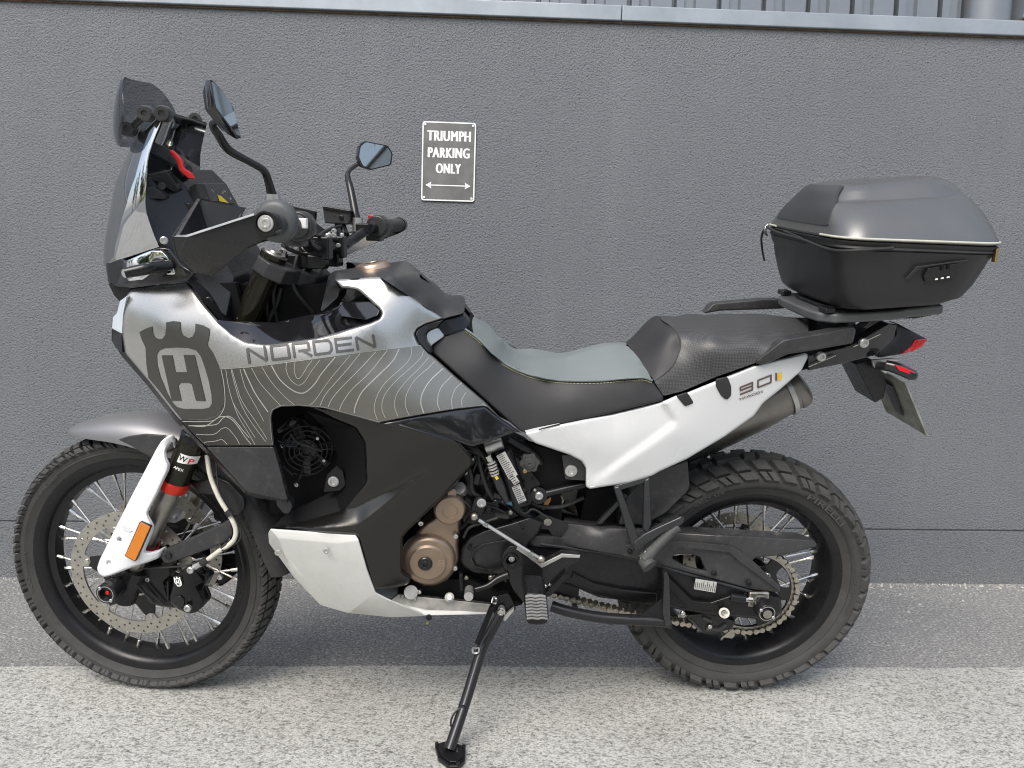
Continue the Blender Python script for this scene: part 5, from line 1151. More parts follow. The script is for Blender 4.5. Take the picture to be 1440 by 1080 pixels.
mb = MB(); q = PB(669,913,-.23); mb.tube([spb, q+np.array([.007,0,.004]), q+np.array([.006,0,-.009]), q+np.array([-.006,0,-.009]), q+np.array([-.006,0,.004]), spb], .0026, 8, 4); mb.build('spring_hook', 'steel', spg)
e1, e2 = knee*.5+ftb*.5, knee*.22+ftb*.78
for t in (.52, .76): bolt('stand_peg', knee*(1-t)+ftb*t+np.array([-.004,-.013,0]), .0045, .005, 'metal_black', st_)
mb = MB(); A, B2 = knee*.48+ftb*.52, knee*.24+ftb*.76; mb.tube([A+np.array([-.006,-.012,0]), A*.7+B2*.3+np.array([-.02,-.012,0]), A*.3+B2*.7+np.array([-.02,-.012,0]), B2+np.array([-.006,-.012,0])], .0022, 8, 4); mb.build('stand_loop', 'metal_black', st_)
# widened foot plate, flat on the concrete
footw = []
for q in [(611,1046),(632,1040),(655,1050),(654,1068),(645,1077),(632,1077),(616,1064)]: footw.append(BM.T @ (PGRD(*q, .016)-BO))
dn = BM.T @ np.array([0,0,-.0115]); V2, F2 = solid(np.array(footw), [list(range(7))], dn); ff = link('stand_foot', mesh(V2, F2), 'frame_black', st_, bevel=.003)
ins = [np.array(v)*.78+sum(footw)/7*.22+(-dn)*.35 for v in footw]; V2, F2 = solid(np.array(ins), [list(range(7))], dn*.3); link('foot_pad', mesh(V2, F2), 'metal_black', ff if False else st_, bevel=.0015)
for i in (0, 2, 4): bolt('foot_screw', footw[i]*.86+sum(footw)/7*.14+(-dn)*.1, .0045, .005, 'metal_black', st_, d=-dn)
bar = MB(); bar.box(sum(footw)/7+(-dn)*.4+np.array([.012,.0,-.002]), .004, .03, .003); bar.build('foot_slot', 'steel_dull', st_)
# ---- centre stand
mb = MB(); mb.tube([PB(775,852,-.12), PB(800,860,-.13), PB(850,869,-.14), PB(920,873,-.15), PB(944,876,-.155)], .0135, 16, 4); cs = mb.build('centre_stand', 'tube_black', bike, smooth=60)
plate('stand_tang', [(933,806),(937,804),(941,811),(943,880),(937,884),(932,862),(934,815)], -.170, .014, 'bracket_grey', bike, r=1.5, bevel=.004)
facets('stand_web', [(897,868,-.15),(931,842,-.16),(933,872,-.158)], [[0,1,2]], .004, 'metal_black', bike, bevel=.001)
rod('centre_stand_leg', PB(800,860,-.11), PB(860,873,.10), .0115, 'frame_black')
plate('centre_stand_foot', [(803,835),(808,835),(816,868),(806,866)], .09, .03, 'metal_black', bike)
# lower frame / engine underside hardware
rod('drain_plug', PB(632,839,-.15), PB(632,840,-.175), .011, 'steel_dull', n=20); rod('drain_plug_head', PB(632,840,-.175), PB(632,840,-.182), .0075, 'steel', n=6)
mb = MB(); mb.cyl(PB(577,833,-.165), PB(578,833,-.18), .016, n=24); mb.build('oil_filter_cover', 'steel_dull', bike)
for q in ((566,838),(583,842),(590,832)): bolt('cover_bolt', PB(*q,-.178), .005, .004, 'steel', bike)
mb = MB(); plate('', [(560,815),(660,815),(735,850),(690,862),(600,858),(560,845)], -.14, .28, '', None, mb=mb, r=2); mb.build('sump', 'shade_black', bike)
rod('oil_line', PB(648,805,-.165), PB(649,830,-.165), .005, 'frame_black')
# ================================================================== seat
seam = Z9([(265,118),(330,165),(400,240),(480,300),(580,345),(680,370),(780,380),(950,380),(1090,368),(1170,365),(1215,380)])
STD = [(653,463,-.105),(672,476,-.112),(713,513,-.118),(741,526,-.122),(797,536,-.135),(844,536,-.145),(905,531,-.15),(917,536,-.15)]
panel('seat_side', Z9([(102,200),(165,150)])+seam+[(928,549),(933,556),(933,563),(858,581.5),(787,596),(738,608),(731,606),(608,496)], STD+[(608,486,-.135),(626,472,-.12),(608,496,-.14),(670,550,-.16),(731,606,-.165),(738,608,-.165),(787,596,-.17),(858,581,-.172),(933,563,-.165),(680,510,-.14),(800,565,-.162),(890,553,-.165)], 'seat_black', bike, edge=3, drop=.006, grid=8, mir=True, thick=.02)
topl = Z9([(265,65),(310,68),(350,85),(410,135),(480,200),(550,245),(620,260),(720,250),(860,210),(1000,172),(1050,172),(1100,210),(1150,270),(1195,340)])
panel('seat_top', topl+seam[::-1], STD+[(653,448,.02),(666,449,.02),(694,467,.02),(733,498,.02),(752,502,.02),(780,499,.022),(819,488,.025),(858,478,.025),(872,478,.02),(886,488,-.015),(713,485.6,.02),(899,505,-.085),(912,524,-.125),(700,485,-.06),(760,517,-.075),(830,514,-.085),(870,505,-.085)], 'seat_grey', bike, edge=0, grid=7, weld=True, rcorner=1)
sp3 = [PB(x,y,d-.004) for (x,y),d in zip(seam, depthfn(STD)(np.array(seam)))]
mb = MB(); mb.tube([p+np.array([0,.002,0]) for p in sp3], .0028, 8, 4); mb.build('seat_piping', 'seat_grey', bike)
q = crom(sp3, 9); mb = MB()
for i in range(0, len(q)-1): mb.cyl(q[i]+np.array([0,-.001,-.005]), q[i]*.42+q[i+1]*.58+np.array([0,-.001,-.005]), .0006, n=5)
mb.build('stitching', 'stitch', bike)
front_p = ZA([(45,235),(110,185),(170,148),(205,145),(250,175),(280,210),(290,260),(270,320),(240,360),(180,405)])+Z9([(1195,340),(1150,270),(1100,210),(1060,178)])
PD = depthfn([(872,478,.05),(875,478,.05),(900,460,.05),(917,449,.05),(928,448,.04),(943,458,-.06),(956,486,-.115),(950,507,-.135),(920,535,-.15),(899,505,-.085),(912,524,-.125),(940,447,.03),(1000,440,.05),(1080,437,.05),(1127,447,.0),(1137,460,-.06),(1093,480,-.14),(1063,510,-.16),(1007,530,-.16),(960,550,-.16),(933,556,-.16),(1000,463,-.095),(1060,468,-.115),(1100,465,-.105),(920,480,-.075)])
panel('pillion_front', front_p, PD, 'seat_black', bike, edge=0, grid=7, weld=True, rcorner=1)
pil = ZA([(205,145),(240,143),(420,120),(660,110),(800,140),(830,165),(830,205),(700,240),(610,330),(440,390),(300,450),(220,470),(180,410),(240,362),(270,322),(291,260),(281,210),(250,175)])
panel('pillion_seat', pil, PD, 'seat_carbon', bike, edge=0, grid=8, weld=True, rcorner=2)
mb = MB(); ln = ZA([(205,145),(250,175),(281,210),(291,260),(270,322),(240,362),(180,408)]); mb.tube([PB(x,y,d-.0005) for (x,y),d in zip(ln, PD(np.array(ln)))], .0016, 6, 5); mb.build('pillion_seam', 'stitch_dark', bike)
# white tail panel
tail = [(738,609),(787,598),(858,583.5),(933,565.5),(952,557),(960,556)]+ZA([(600,345),(825,290),(830,305),(800,365),(715,440),(640,500),(600,555),(480,640),(320,735),(200,790)])+[(917,669),(886,678.5),(830,687.5),(824,685),(824,658),(819,649),(802,640),(752,623),(743,615)]
TD0 = depthfn([(738,609,-.165),(752,623,-.163),(802,640,-.165),(824,658,-.166),(830,687,-.166),(886,678,-.166),(917,669,-.165),(967,645,-.158),(1020,613,-.150),(1073,567,-.142),(1127,522,-.128),(1135,497,-.125),(1060,515,-.155),(960,556,-.166),(933,565,-.168),(858,584,-.172),(787,598,-.17),
 (880,610,-.180),(830,625,-.176),(870,645,-.178),(950,610,-.172),(930,640,-.170),(1000,575,-.160),(1040,560,-.152)])
RDG = [(838,680),(880,650),(915,626),(946,603),(953,596),(952,588),(943,574),(936,566)]
RPOLY = RDG+[(858,560),(700,580),(700,690),(824,690)]
def TD(q):
    q = np.atleast_2d(np.asarray(q, float)); d = np.full(len(q), 1e9)
    for a, b2 in zip(RDG[:-1], RDG[1:]):
        a = np.array(a, float); e = np.array(b2, float)-a; t = np.clip(((q-a)@e)/(e@e), 0, 1); w = q-(a+t[:,None]*e); d = np.minimum(d, np.sqrt((w*w).sum(1)))
    s = np.clip(d/9., 0, 1); s = s*s*(3-2*s); ins = inside(q, RPOLY); fade = np.clip((q[:,0]-822)/40, 0, 1)
    return TD0(q)-.006+.0105*np.where(ins, s, 0)*fade
tp = panel('tail_panel', tail, TD, 'white_paint', bike, edge=3, drop=.006, grid=5, mir=True, thick=.005)
facets('seat_strip', [(738,606,-.166),(787,595.5,-.171),(787,598.5,-.172),(741,609.5,-.167)], [[0,1,2,3]], .004, 'white_paint', bike, bevel=.0)
plate('seat_gap', Z9([(640,625),(745,597),(745,603),(640,630)]), -.1745, .002, 'decal_black', bike, r=0, bevel=0)
for s in ([(272,470),(320,455),(348,500),(310,515)], [(440,400),(490,390),(505,430),(505,470),(485,488),(462,470),(440,430)]): panel('seat_strap', ZA(s), lambda q: TD(q)-.0035, 'seat_black', bike, edge=1.5, drop=.003, grid=6, thick=.003)
# 901 lettering and small caption
def nine(u, v): x = 538+ (720-538)*u; y = (470-(470-398)*u)-(36)*v; return ZA([(x+ (1-v)*0, y)])[0]
ls = []
w9 = 2.3
ls += [([nine(.02,.10),nine(.32,.10)],w9),([nine(.31,.10),nine(.31,.92)],w9),([nine(.33,.92),nine(.02,.92)],w9),([nine(.03,.92),nine(.03,.55)],w9),([nine(.02,.55),nine(.31,.55)],w9)]
ls += [([nine(.43,.10),nine(.75,.10)],w9),([nine(.74,.10),nine(.74,.92)],w9),([nine(.76,.92),nine(.43,.92)],w9),([nine(.44,.92),nine(.44,.10)],w9),([nine(.86,.05),nine(.86,.97)],w9)]
strokes('lettering', ls, TD, 'decal_brown', bike, off=-.0016, k=1)
decal('yellow_mark', [(ZA([(700,378),(718,371),(718,400),(701,407)]), [])], TD, 'decal_yellow', bike, off=-.0016)
V, F = textmesh('NORDEN', .01); c = (V.min(0)+V.max(0))/2; e = V.max(0)-V.min(0); V = (V-c)/e
qq = [ZA([(589+96*u-6*v, 468-34*u-9*v)])[0] for u, v in V]; yy = TD(np.array(qq))-.0016
link('caption', mesh_out([PB(x,y,d) for (x,y),d in zip(qq, yy)], F), 'decal_brown', bike, smooth=0)
# grab rails
gr_ = ZA([(605,333),(612,320),(720,236),(750,228),(900,203),(1022,178),(1032,195),(1018,248),(940,262),(830,281),(742,294),(645,338)])
panel('grab_rail', gr_, [(1063,510,-.168),(1100,478,-.172),(1110,476,-.172),(1200,459,-.155),(1198,483,-.155),(1107,498,-.172),(1073,513,-.168)], 'plastic_worn', bike, edge=2.5, drop=.006, thick=.03, grid=9)
panel('grab_rail', [(990,441),(1003,427),(1073,421),(1100,421),(1104,434),(1012,437)], [(990,441,.165),(1003,427,.17),(1100,421,.165),(1104,434,.165)], 'plastic_worn', bike, edge=2, drop=.004, thick=.03, grid=9)
facets('tail_frame', [(1137,500,-.13),(1200,485,-.13),(1250,455,-.12),(1262,456,-.11),(1258,478,-.11),(1232,500,-.11),(1180,513,-.12),(1137,522,-.125)], [[0,1,6,7],[1,2,3,4,5,6]], .04, 'gloss_black', bike, bevel=.004, mir=True)
for q in ((1154,501),(1214,482)): bolt('tail_bolt', PB(*q,-.134), .011, .008, 'alloy', bike); 
for a in (((1137,516),(1175,500)),((1200,488),(1238,470))): rod('tail_highlight', PB(*a[0],-.132), PB(*a[1],-.132), .0012, 'steel_dull')  # thin bright rods: silver highlights on the tail put into colour
panel('tail_cowl', ZB([(780,850),(800,845),(945,922),(905,965),(822,1000),(700,1020),(700,985),(790,900)]), [(1259,456,-.075),(1302,476,-.095),(1269,498,-.1),(1235,503,-.095)], 'plastic_black', bike, edge=3, drop=.005, thick=.03, mir=True)
tl = panel('tail_light', ZB([(888,928),(950,921),(950,928),(922,965),(880,985),(822,1001),(870,960)]), [(1284,477,-.098),(1304,476,-.09),(1296,488,-.097),(1268,498,-.104)], 'light_red', bike, edge=2, drop=.004, thick=.03, mir=True, rcorner=1, off=-.003)
mb = MB(); mb.tube([PB(1245,482,.0), PB(1268,480,.0)], .02, 12); mb.build('tail_light_body', 'plastic_black', bike)
facets('light_ribs', [(1291,479,-.102),(1297,479,-.101),(1284,494,-.104),(1280,494,-.104)], [[0,1,2,3]], .002, 'red_plastic', bike, bevel=.0005)
# plate hanger, indicator, number plate
facets('plate_hanger', [(1203,512,-.05),(1225,505,-.05),(1240,512,-.05),(1247,540,-.045),(1243,560,-.045),(1231,567,-.05)], [[0,1,2,3,4,5]], .1, 'plastic_black', bike, bevel=.003)
rod('indicator_stem', PB(1232,514,-.06), PB(1250,516,-.12), .010, 'plastic_worn', n=20)
panel('indicator_plate', ZA([(1098,318),(1180,312),(1225,318),(1165,330),(1160,380),(1130,360),(1105,350)]), -.075, 'alloy', bike, edge=1, drop=.002, thick=.005)
mb = MB(); mb.tube([PB(1245,513,-.13), PB(1262,518,-.14), PB(1282,527,-.15), PB(1288,529,-.152)], [.011,.0135,.0125,.009], 14, 3); ind = mb.build('rear_indicator', 'gloss_black', bike)
facets('indicator_lens', [(1258,513,-.150),(1272,517,-.155),(1287,524,-.160),(1280,526,-.160),(1265,521,-.156)], [[0,1,4],[1,2,3,4]], .003, 'light_red', ind, bevel=.0006)
mb = MB(); mb.tube([PB(1245,513,.13), PB(1282,527,.15)], [.011,.0115], 12); mb.build('rear_indicator', 'gloss_black', bike)
n0, n1 = PB(1272,538,-.092), PB(1303,613,-.092); f0, f1 = n0*np.array([1,-1,1]), n1*np.array([1,-1,1])
V2, F2 = solid(np.array([n0, n1, f1, f0]), [(0,1,2,3)], np.array([.004,0,.001])); npl = link('number_plate', mesh(V2, F2), 'plate_back', bike, bevel=.0006)
w2 = [n0+(f0-n0)*.35+(n1-n0)*.2, n0+(f0-n0)*.62+(n1-n0)*.2, n0+(f0-n0)*.58+(n1-n0)*.78, n0+(f0-n0)*.42+(n1-n0)*.82]; V2, F2 = solid(np.array(w2)-np.array([.008,0,0]), [(0,1,2,3)], np.array([.007,0,0])); link('plate_bracket', mesh(V2, F2), 'plastic_worn', npl, bevel=.002)
# subframe filler under the seat
mb = MB(); plate('', [(740,600),(930,570),(1130,470),(1240,470),(1230,500),(1130,520),(960,610),(830,640),(760,620)], -.10, .2, '', None, mb=mb, r=3); mb.build('subframe', 'shade_black', bike)
mb = MB(); plate('', [(600,480),(660,460),(700,520),(740,560),(740,605),(690,580),(560,560),(470,470),(470,410),(560,400)], -.10, .2, '', None, mb=mb, r=3); mb.build('fuel_tank', 'shade_black', bike)
# rack
rk = [PB(1085,423,.16), PB(1150,452,-.15), PB(1180,452,-.16), PB(1238,450,-.15), PB(1262,443,-.15), PB(1330,434,-.14)]

# small hardware round the engine and shock
def hs(name, pts, r, m, n=10): mb = MB(); mb.tube([PB(*p) for p in pts], r, n, 5); return mb.build(name, m, bike, smooth=60)
hs('vacuum_hose', [(655,650,-.15),(662,668,-.16),(664,690,-.16),(676,700,-.155)], .005, 'rubber_soft'); hs('vacuum_hose', [(672,640,-.15),(676,660,-.163),(686,690,-.165),(700,712,-.15)], .0038, 'rubber_soft')
hs('clutch_line', [(648,700,-.15),(660,712,-.16),(668,716,-.158),(690,712,-.15),(712,722,-.15)], .0042, 'satin_black'); hs('sensor_lead', [(726,712,-.15),(738,722,-.15),(750,716,-.145),(770,728,-.14)], .003, 'rubber_soft')
hs('overflow_hose', [(700,728,-.165),(680,735,-.165),(660,742,-.163),(652,756,-.16)], .0035, 'rubber_soft')
for q, r, m in (((655,664),.005,'steel_dull'),((664,645),.004,'steel'),((687,716),.006,'metal_black'),((697,706),.007,'metal_black'),((718,720),.005,'steel_dull'),((706,640),.004,'steel'),((738,662),.005,'brass'),((752,688),.004,'steel'),((660,770),.005,'metal_black'),((690,812),.006,'steel_dull'),((656,812),.005,'steel_dull'),((735,742),.005,'metal_black')): bolt('engine_bolt', PB(*q,-.166), r, .005, m, bike)
for q, w, h in (((671,673),.012,.026),((700,697),.02,.012),((676,716),.016,.010),((735,690),.012,.016)):
    mb = MB(); mb.box(PB(*q,-.158), w, .012, h, rot=ry(.25)); mb.build('connector', 'satin_black', bike, bevel=.0015)
for i in range(5): mb = MB(); a = PB(660+i*7, 655+i*3, -.142); mb.box(a, .005, .012, .05, rot=ry(.35)); mb.build('casting_rib', 'frame_black', bike, bevel=.001)
for i in range(4): mb = MB(); mb.cyl(PB(700+i*4,722+i*.5,-.155), PB(700+i*4,726+i*.5,-.155), .008, n=12); mb.build('rubber_bellow', 'rubber_soft', bike)
# ------------------------------------------------------------------ steered front end
FL = PF(247,676,-.105)*np.array([1,0,1]); FA = PF(368,418,-.105)*np.array([1,0,1])-FL; FLEN = np.linalg.norm(FA); FA = FA/FLEN
def fk(t, y=0., dx=0.): return FL+FA*t+np.array([dx, y, 0])         # along the fork legs
def Fb(name, mb, m, par=bike, **k):
    mb.V = [F2B(v) for v in mb.V]; return mb.build(name, m, par, **k)
TC = float((PF(384,378,-.105)*np.array([1,0,1])-FL)@FA)
for s in (-1, 1):
    mb = MB(); mb.add(*lathevf([(.027,-.345),(.027,-.30),(.030,-.28),(.034,-.25)], fk(0, s*.105), AX, 28)); Fb('fork_foot', mb, 'metal_black')
    mb = MB(); mb.cyl(fk(-.30, s*.105), fk(.02, s*.105), .0225, n=28); Fb('fork_inner_tube', mb, 'steel_dull', smooth=50)
    mb = MB(); mb.add(*lathevf([(.0225,-.022),(.031,-.02),(.0315,.0),(.0300,.004),(.0295,.10),(.0295,.12),(.027,.125),(.027,TC),(.0285,TC+.02),(.0285,TC+.03),(.02,TC+.032)], fk(0, s*.105), AX, 32)); ot = Fb('fork_outer_tube', mb, 'fork_black', smooth=35)
    mb = MB(); mb.add(*lathevf([(.0312,-.021),(.0335,-.018),(.0335,.002),(.0312,.004)], fk(0, s*.105), AX, 32)); rr = Fb('fork_ring', mb, 'red_anodised', ot)
    mb = MB(); mb.add(*lathevf([(.0300,.112),(.0316,.114),(.0316,.13),(.0300,.132)], fk(0, s*.105), AX, 32)); Fb('fork_band', mb, 'metal_black', ot)
    mb = MB(); mb.add(*lathevf([(.0,TC+.038),(.012,TC+.038),(.014,TC+.034),(.022,TC+.034),(.024,TC+.03)], fk(0, s*.105), AX, 28)); Fb('fork_cap', mb, 'steel_dull', ot)
# decal on the near fork: band with two letters, bent round the tube
def tubept(ang, t, r=.0299, s=-1):
    u = np.array([AX[2], 0, -AX[0]]); return F2B(fk(t, s*.105)+u*math.sin(ang)*r+np.array([0,-1,0])*math.cos(ang)*r)
V = []; F = []
for i in range(13):
    a = R_(-40+10*i); V += [tubept(a, .062+.006*math.sin(a)), tubept(a, .085+.004*math.sin(a))]
F = [(2*i, 2*i+1, 2*i+3, 2*i+2) for i in range(12)]; link('fork_decal', mesh_out(V, F), 'decal_white', bike)
def forktext(s, t, h, w, m, r, a0=0.): return print_text('lettering', s, lambda u, v: tubept(a0+u/.03, t+v, r), m, bike, bold=.02, width=w, height=h)
forktext('W', .0745, .014, .020, 'decal_black', .0302, .12); forktext('P', .0735, .014, .013, 'decal_red', .0302, .78); forktext('APEX', .047, .007, .024, 'decal_white', .0302, .15)
# clear tube protector
mb = MB(); V2, F2 = [], []
for i in range(15):
    a = R_(-95+i*12); 
    for t in (-.235, -.024): V2.append(tubept(a, t, .0325))
F2 = [(2*i, 2*i+1, 2*i+3, 2*i+2) for i in range(14)]; link('tube_protector', mesh(V2, F2), 'smoke_clear', bike)
mb = MB(); mb.add(*lathevf([(.0225,-.203),(.0255,-.203),(.0255,-.198),(.0225,-.198)], fk(.021,-.105), AX, 28, closed=True)); Fb('travel_ring', mb, 'decal_red')
# white fork guard
Z3 = lambda p: Z(10,590,4,p)
gd = Z3([(905,90),(925,88),(938,100),(946,158),(940,162),(928,120),(905,150),(889,180),(892,215),(912,255),(905,290),(880,340),(840,425),(800,500),(787,528),(795,550),(823,600),(818,628),(770,742),(800,748),(850,735),(882,718),(895,722),(872,745),(852,780),(800,800),(720,825),(580,880),(545,888),(515,868),(505,838),(520,790),(700,430),(840,165),(868,120)])
GD = depthfn([(238,612,-.145),(245,629,-.13),(234,640,-.148),(236,660,-.152),(210,710,-.158),(207,722,-.158),(215,740,-.156),(203,775,-.156),(222,777,-.142),(234,770,-.125),(223,785,-.138),(190,796,-.154),(147,812,-.15),(137,800,-.142),(140,788,-.14),(185,698,-.14),(220,631,-.142),(165,770,-.156),(195,735,-.160),(225,655,-.155),(175,745,-.152),(207,690,-.156)])
panel('fork_guard', gd, GD, 'white_plastic', bike, g='F', edge=3.2, drop=.007, grid=6, thick=.005, mir=True, holes=[circ(3.0, 14, 168, 759), circ(2.6, 14, 153, 792)])
facets('guard_recess', [(169,740,-.158),(173,737,-.159),(182,741,-.160),(186,747,-.1605),(182,749,-.158),(173,745,-.157)], [[0,1,2,3,4,5]], .002, 'white_plastic', bike, g='F', bevel=.001)
for q in ((168,759),(153,792)): bolt('guard_bolt', PF(*q,-.138), .0055, .004, 'white_plastic', bike, g='F')
rf = plate('reflector', Z3([(749,578),(804,604),(719,796),(664,766)]), -.168, .010, 'reflector_orange', bike, g='F', bevel=.0015, r=1.5)
plate('reflector_frame', Z3([(746,573),(808,602),(721,801),(660,768)]), -.1665, .008, 'decal_black', bike, g='F', bevel=.001, r=2)
# mudguard stay, caliper, sensors
panel('mudguard_stay', Z3([(868,760),(880,735),(905,722),(1060,655),(1190,597),(1255,558),(1268,600),(1270,650),(1225,692),(1080,750),(930,802),(890,808),(868,788)]), [(230,778,-.135),(260,765,-.132),(320,735,-.12),(325,755,-.12),(240,790,-.135)], 'plastic_worn', bike, g='F', edge=2.5, drop=.004, thick=.012, grid=9, mir=True)
bolt('stay_bolt', PF(236,782,-.137), .009, .003, 'plastic_black', bike, g='F')
Z4b = lambda p: Z(50,700,4,p)
cal = Z4b([(768,500),(775,455),(800,430),(850,388),(900,398),(925,430),(955,470),(905,500),(930,540),(950,585),(945,610),(905,645),(860,652),(800,625),(760,600),(752,560)])
CAD = depthfn([(242,825,-.128),(250,810,-.134),(265,799,-.13),(278,802,-.12),(285,815,-.112),(287,848,-.115),(272,861,-.125),(250,853,-.132),(240,845,-.13),(262,825,-.138)])
cl = panel('brake_caliper', cal, CAD, 'frame_black', bike, g='F', edge=3, drop=.008, thick=.035, grid=6, mir=True, rcorner=3)
for q in ((873,405,.0085),(858,620,.009),(635,458,.006),(518,575,.006),(1040,445,.0065),(1018,490,.004)): bolt('caliper_bolt', PF(*Z4b([q[:2]])[0], -.139 if 800 < q[0] < 900 else -.11), q[2], .006, 'alloy', bike, g='F')
panel('caliper_bridge', Z4b([(885,440),(945,425),(975,450),(940,520),(905,545),(880,520)]), -.105, 'frame_black', bike, g='F', edge=2, drop=.004, thick=.03)
panel('caliper_lobe', Z4b([(770,560),(810,545),(840,570),(838,610),(800,622),(768,598)]), -.138, 'satin_black', bike, g='F', edge=2.5, drop=.006, thick=.02)
cx0, cy0, cs_ = 250, 818, .245/4.8*1.0
def crest(pts): return [(243.8+ (a-268)*.0205+0, 811+(b-343)*.0205) for a, b in pts]
decal('emblem', [(crest(crown), [crest(inner)]), (crest(Hh), [])], lambda q: np.full(len(np.atleast_2d(q)), -.1395), 'decal_white', bike, g='F', off=-.002)
panel('caliper_far', Z4b([(960,420),(1000,395),(1100,400),(1115,440),(1095,465),(1040,500),(1000,480),(965,450)]), .10, 'frame_black', bike, g='F', edge=2.5, drop=.005, thick=.03)
panel('fork_casting', Z4b([(470,440),(560,395),(700,375),(760,395),(760,440),(720,470),(745,560),(790,585),(790,620),(700,610),(640,590),(590,500),(560,470),(520,470)]), [(170,812,-.1),(190,799,-.11),(240,800,-.115),(245,850,-.118),(210,845,-.115),(180,815,-.105)], 'frame_black', bike, g='F', edge=2.5, drop=.006, thick=.03, grid=8, mir=True)
for a, b2 in (((515,440),(660,580)),((600,490),(720,600)),((745,470),(745,580))): 
    mb = MB(); mb.tube([px('F',*Z4b([a])[0],-.125), px('F',*Z4b([b2])[0],-.125)], .0028, 8); mb.build('fork_rib', 'metal_black', bike)
mb = MB(); c = PF(*Z4b([(520,480)])[0], -.11); mb.add([F2B(v) for v in lathevf([(.0,.004),(.02,.004),(.024,0),(.024,-.02)], FH+np.array([0,-.10,0]), (0,-1,0), 30)[0]], lathevf([(.0,.004),(.02,.004),(.024,0),(.024,-.02)], FH, (0,-1,0), 30)[1]); mb.build('axle_boss', 'metal_black', bike)
mb = MB(); mb.cyl(F2B(FH+np.array([0,-.15,0])), F2B(FH+np.array([0,.15,0])), .012, n=20); fax = mb.build('front_axle', 'steel_dull', bike)
fb = bobbin(fax, 'F', FH, -.172, -.125, .0245)
bolt('slider_bolt', FH+np.array([0,-.168,0]), .0045, .003, 'red_anodised', fb, g='F')
for t in (2.3, 5.4): bolt('slider_screw', FH+np.array([.019*math.cos(t), -.176, .019*math.sin(t)]), .0042, .003, 'alloy', fb, g='F')
# hoses
def hose(name, pts, r, m, g='F', n=10): mb = MB(); mb.tube([px(g,*p) for p in pts], r, n, 5); return mb.build(name, m, bike, smooth=60)
hose('brake_hose', [(291,640,-.10),(296,670,-.115),(308,700,-.128),(322,723,-.135),(331,742,-.14),(330,757,-.142),(321,767,-.142),(308,775,-.14),(292,787,-.138)], .0055, 'hose_clear')
hose('sensor_cable', [(304,650,-.10),(308,690,-.12),(325,722,-.13),(338,745,-.135),(336,760,-.138),(318,772,-.138),(290,785,-.135),(262,795,-.13),(230,798,-.125),(190,800,-.12)], .0022, 'rubber_soft')
for a, b2 in (((319,718),(325,724)),((322,765),(314,772)),((292,786),(284,792))): 
    mb = MB(); mb.cyl(px('F',*a,-.138), px('F',*b2,-.138), .0085, n=12); mb.build('hose_clip', 'rubber_soft', bike)
mb = MB(); mb.cyl(px('F',283,792,-.13), px('F',274,797,-.13), .008, n=14); mb.build('banjo_fitting', 'alloy', bike)
# ---- front mudguard: crowned strip round the wheel (angles from the rear horizontal)
def pol(px_, py_, y): v = PF(px_, py_, y)-FH; return math.hypot(v[0], v[2]), math.atan2(v[2], v[0])
def mudguard(name, st, m, thick=.004, narc=9):
    V = []; N = len(st)
    st2 = np.array(crom([np.array(s, float) for s in st], 5)); N = len(st2)
    for a, r, hw, rs in st2:                       # angle, crown radius, half width, side drop
        for j in range(narc):
            u = -1+2*j/(narc-1); yy = hw*math.sin(u*math.pi/2)**1; rr = r-rs*(1-math.cos(u*math.pi/2))**1.4
            V.append(FH+np.array([rr*math.cos(R_(a)), yy, rr*math.sin(R_(a))]))
    F = [(i*narc+j, i*narc+j+1, (i+1)*narc+j+1, (i+1)*narc+j) for i in range(N-1) for j in range(narc-1)]
    off = np.array([-(v-FH)/np.linalg.norm((v-FH)[[0,2]])*np.array([1,0,1])*thick for v in V]); V2, F2 = solid(np.array(V), F, off)
    return link(name, mesh([F2B(v) for v in V2], F2), m, bike, smooth=50)
MUDG = [pol(103,600,0), pol(146,586,0), pol(187,581,0), pol(227,584,0), pol(260,592,0)]
a0, a1 = math.degrees(MUDG[0][1]), math.degrees(MUDG[-1][1])
mudguard('front_mudguard', [(a0, MUDG[0][0]-.002, .02, .006), (a0-3, MUDG[0][0]+.001, .045, .018), (math.degrees(MUDG[1][1]), MUDG[1][0], .068, .035), (math.degrees(MUDG[2][1]), MUDG[2][0], .078, .05), (math.degrees(MUDG[3][1]), MUDG[3][0], .082, .06), (math.degrees(MUDG[4][1]), MUDG[4][0], .082, .063), (62, .405, .080, .065)], 'mudguard_grey')
mudguard('rear_mudguard', [(66, .40, .076, .045), (50, .395, .076, .05), (30, .392, .076, .05), (12, .388, .074, .045), (2, .386, .06, .035)], 'plastic_worn')
panel('mudguard_skirt', Z5([(565,165),(620,148),(700,138),(790,145),(850,160),(860,200),(735,255),(650,210)]), [(165,618,-.078),(210,610,-.085),(248,617,-.088),(214,644,-.085)], 'plastic_worn', bike, g='F', edge=2, drop=.003, thick=.004, mir=True)
panel('mudguard_bracket', Z3([(1000,330),(1060,350),(1180,320),(1250,350),(1335,440),(1340,480),(1310,540),(1240,560),(1190,430),(1080,420)]), [(260,672,-.08),(305,670,-.10),(344,700,-.11),(335,727,-.112),(310,700,-.10)], 'plastic_black', bike, g='F', edge=3, drop=.006, thick=.006, mir=True)
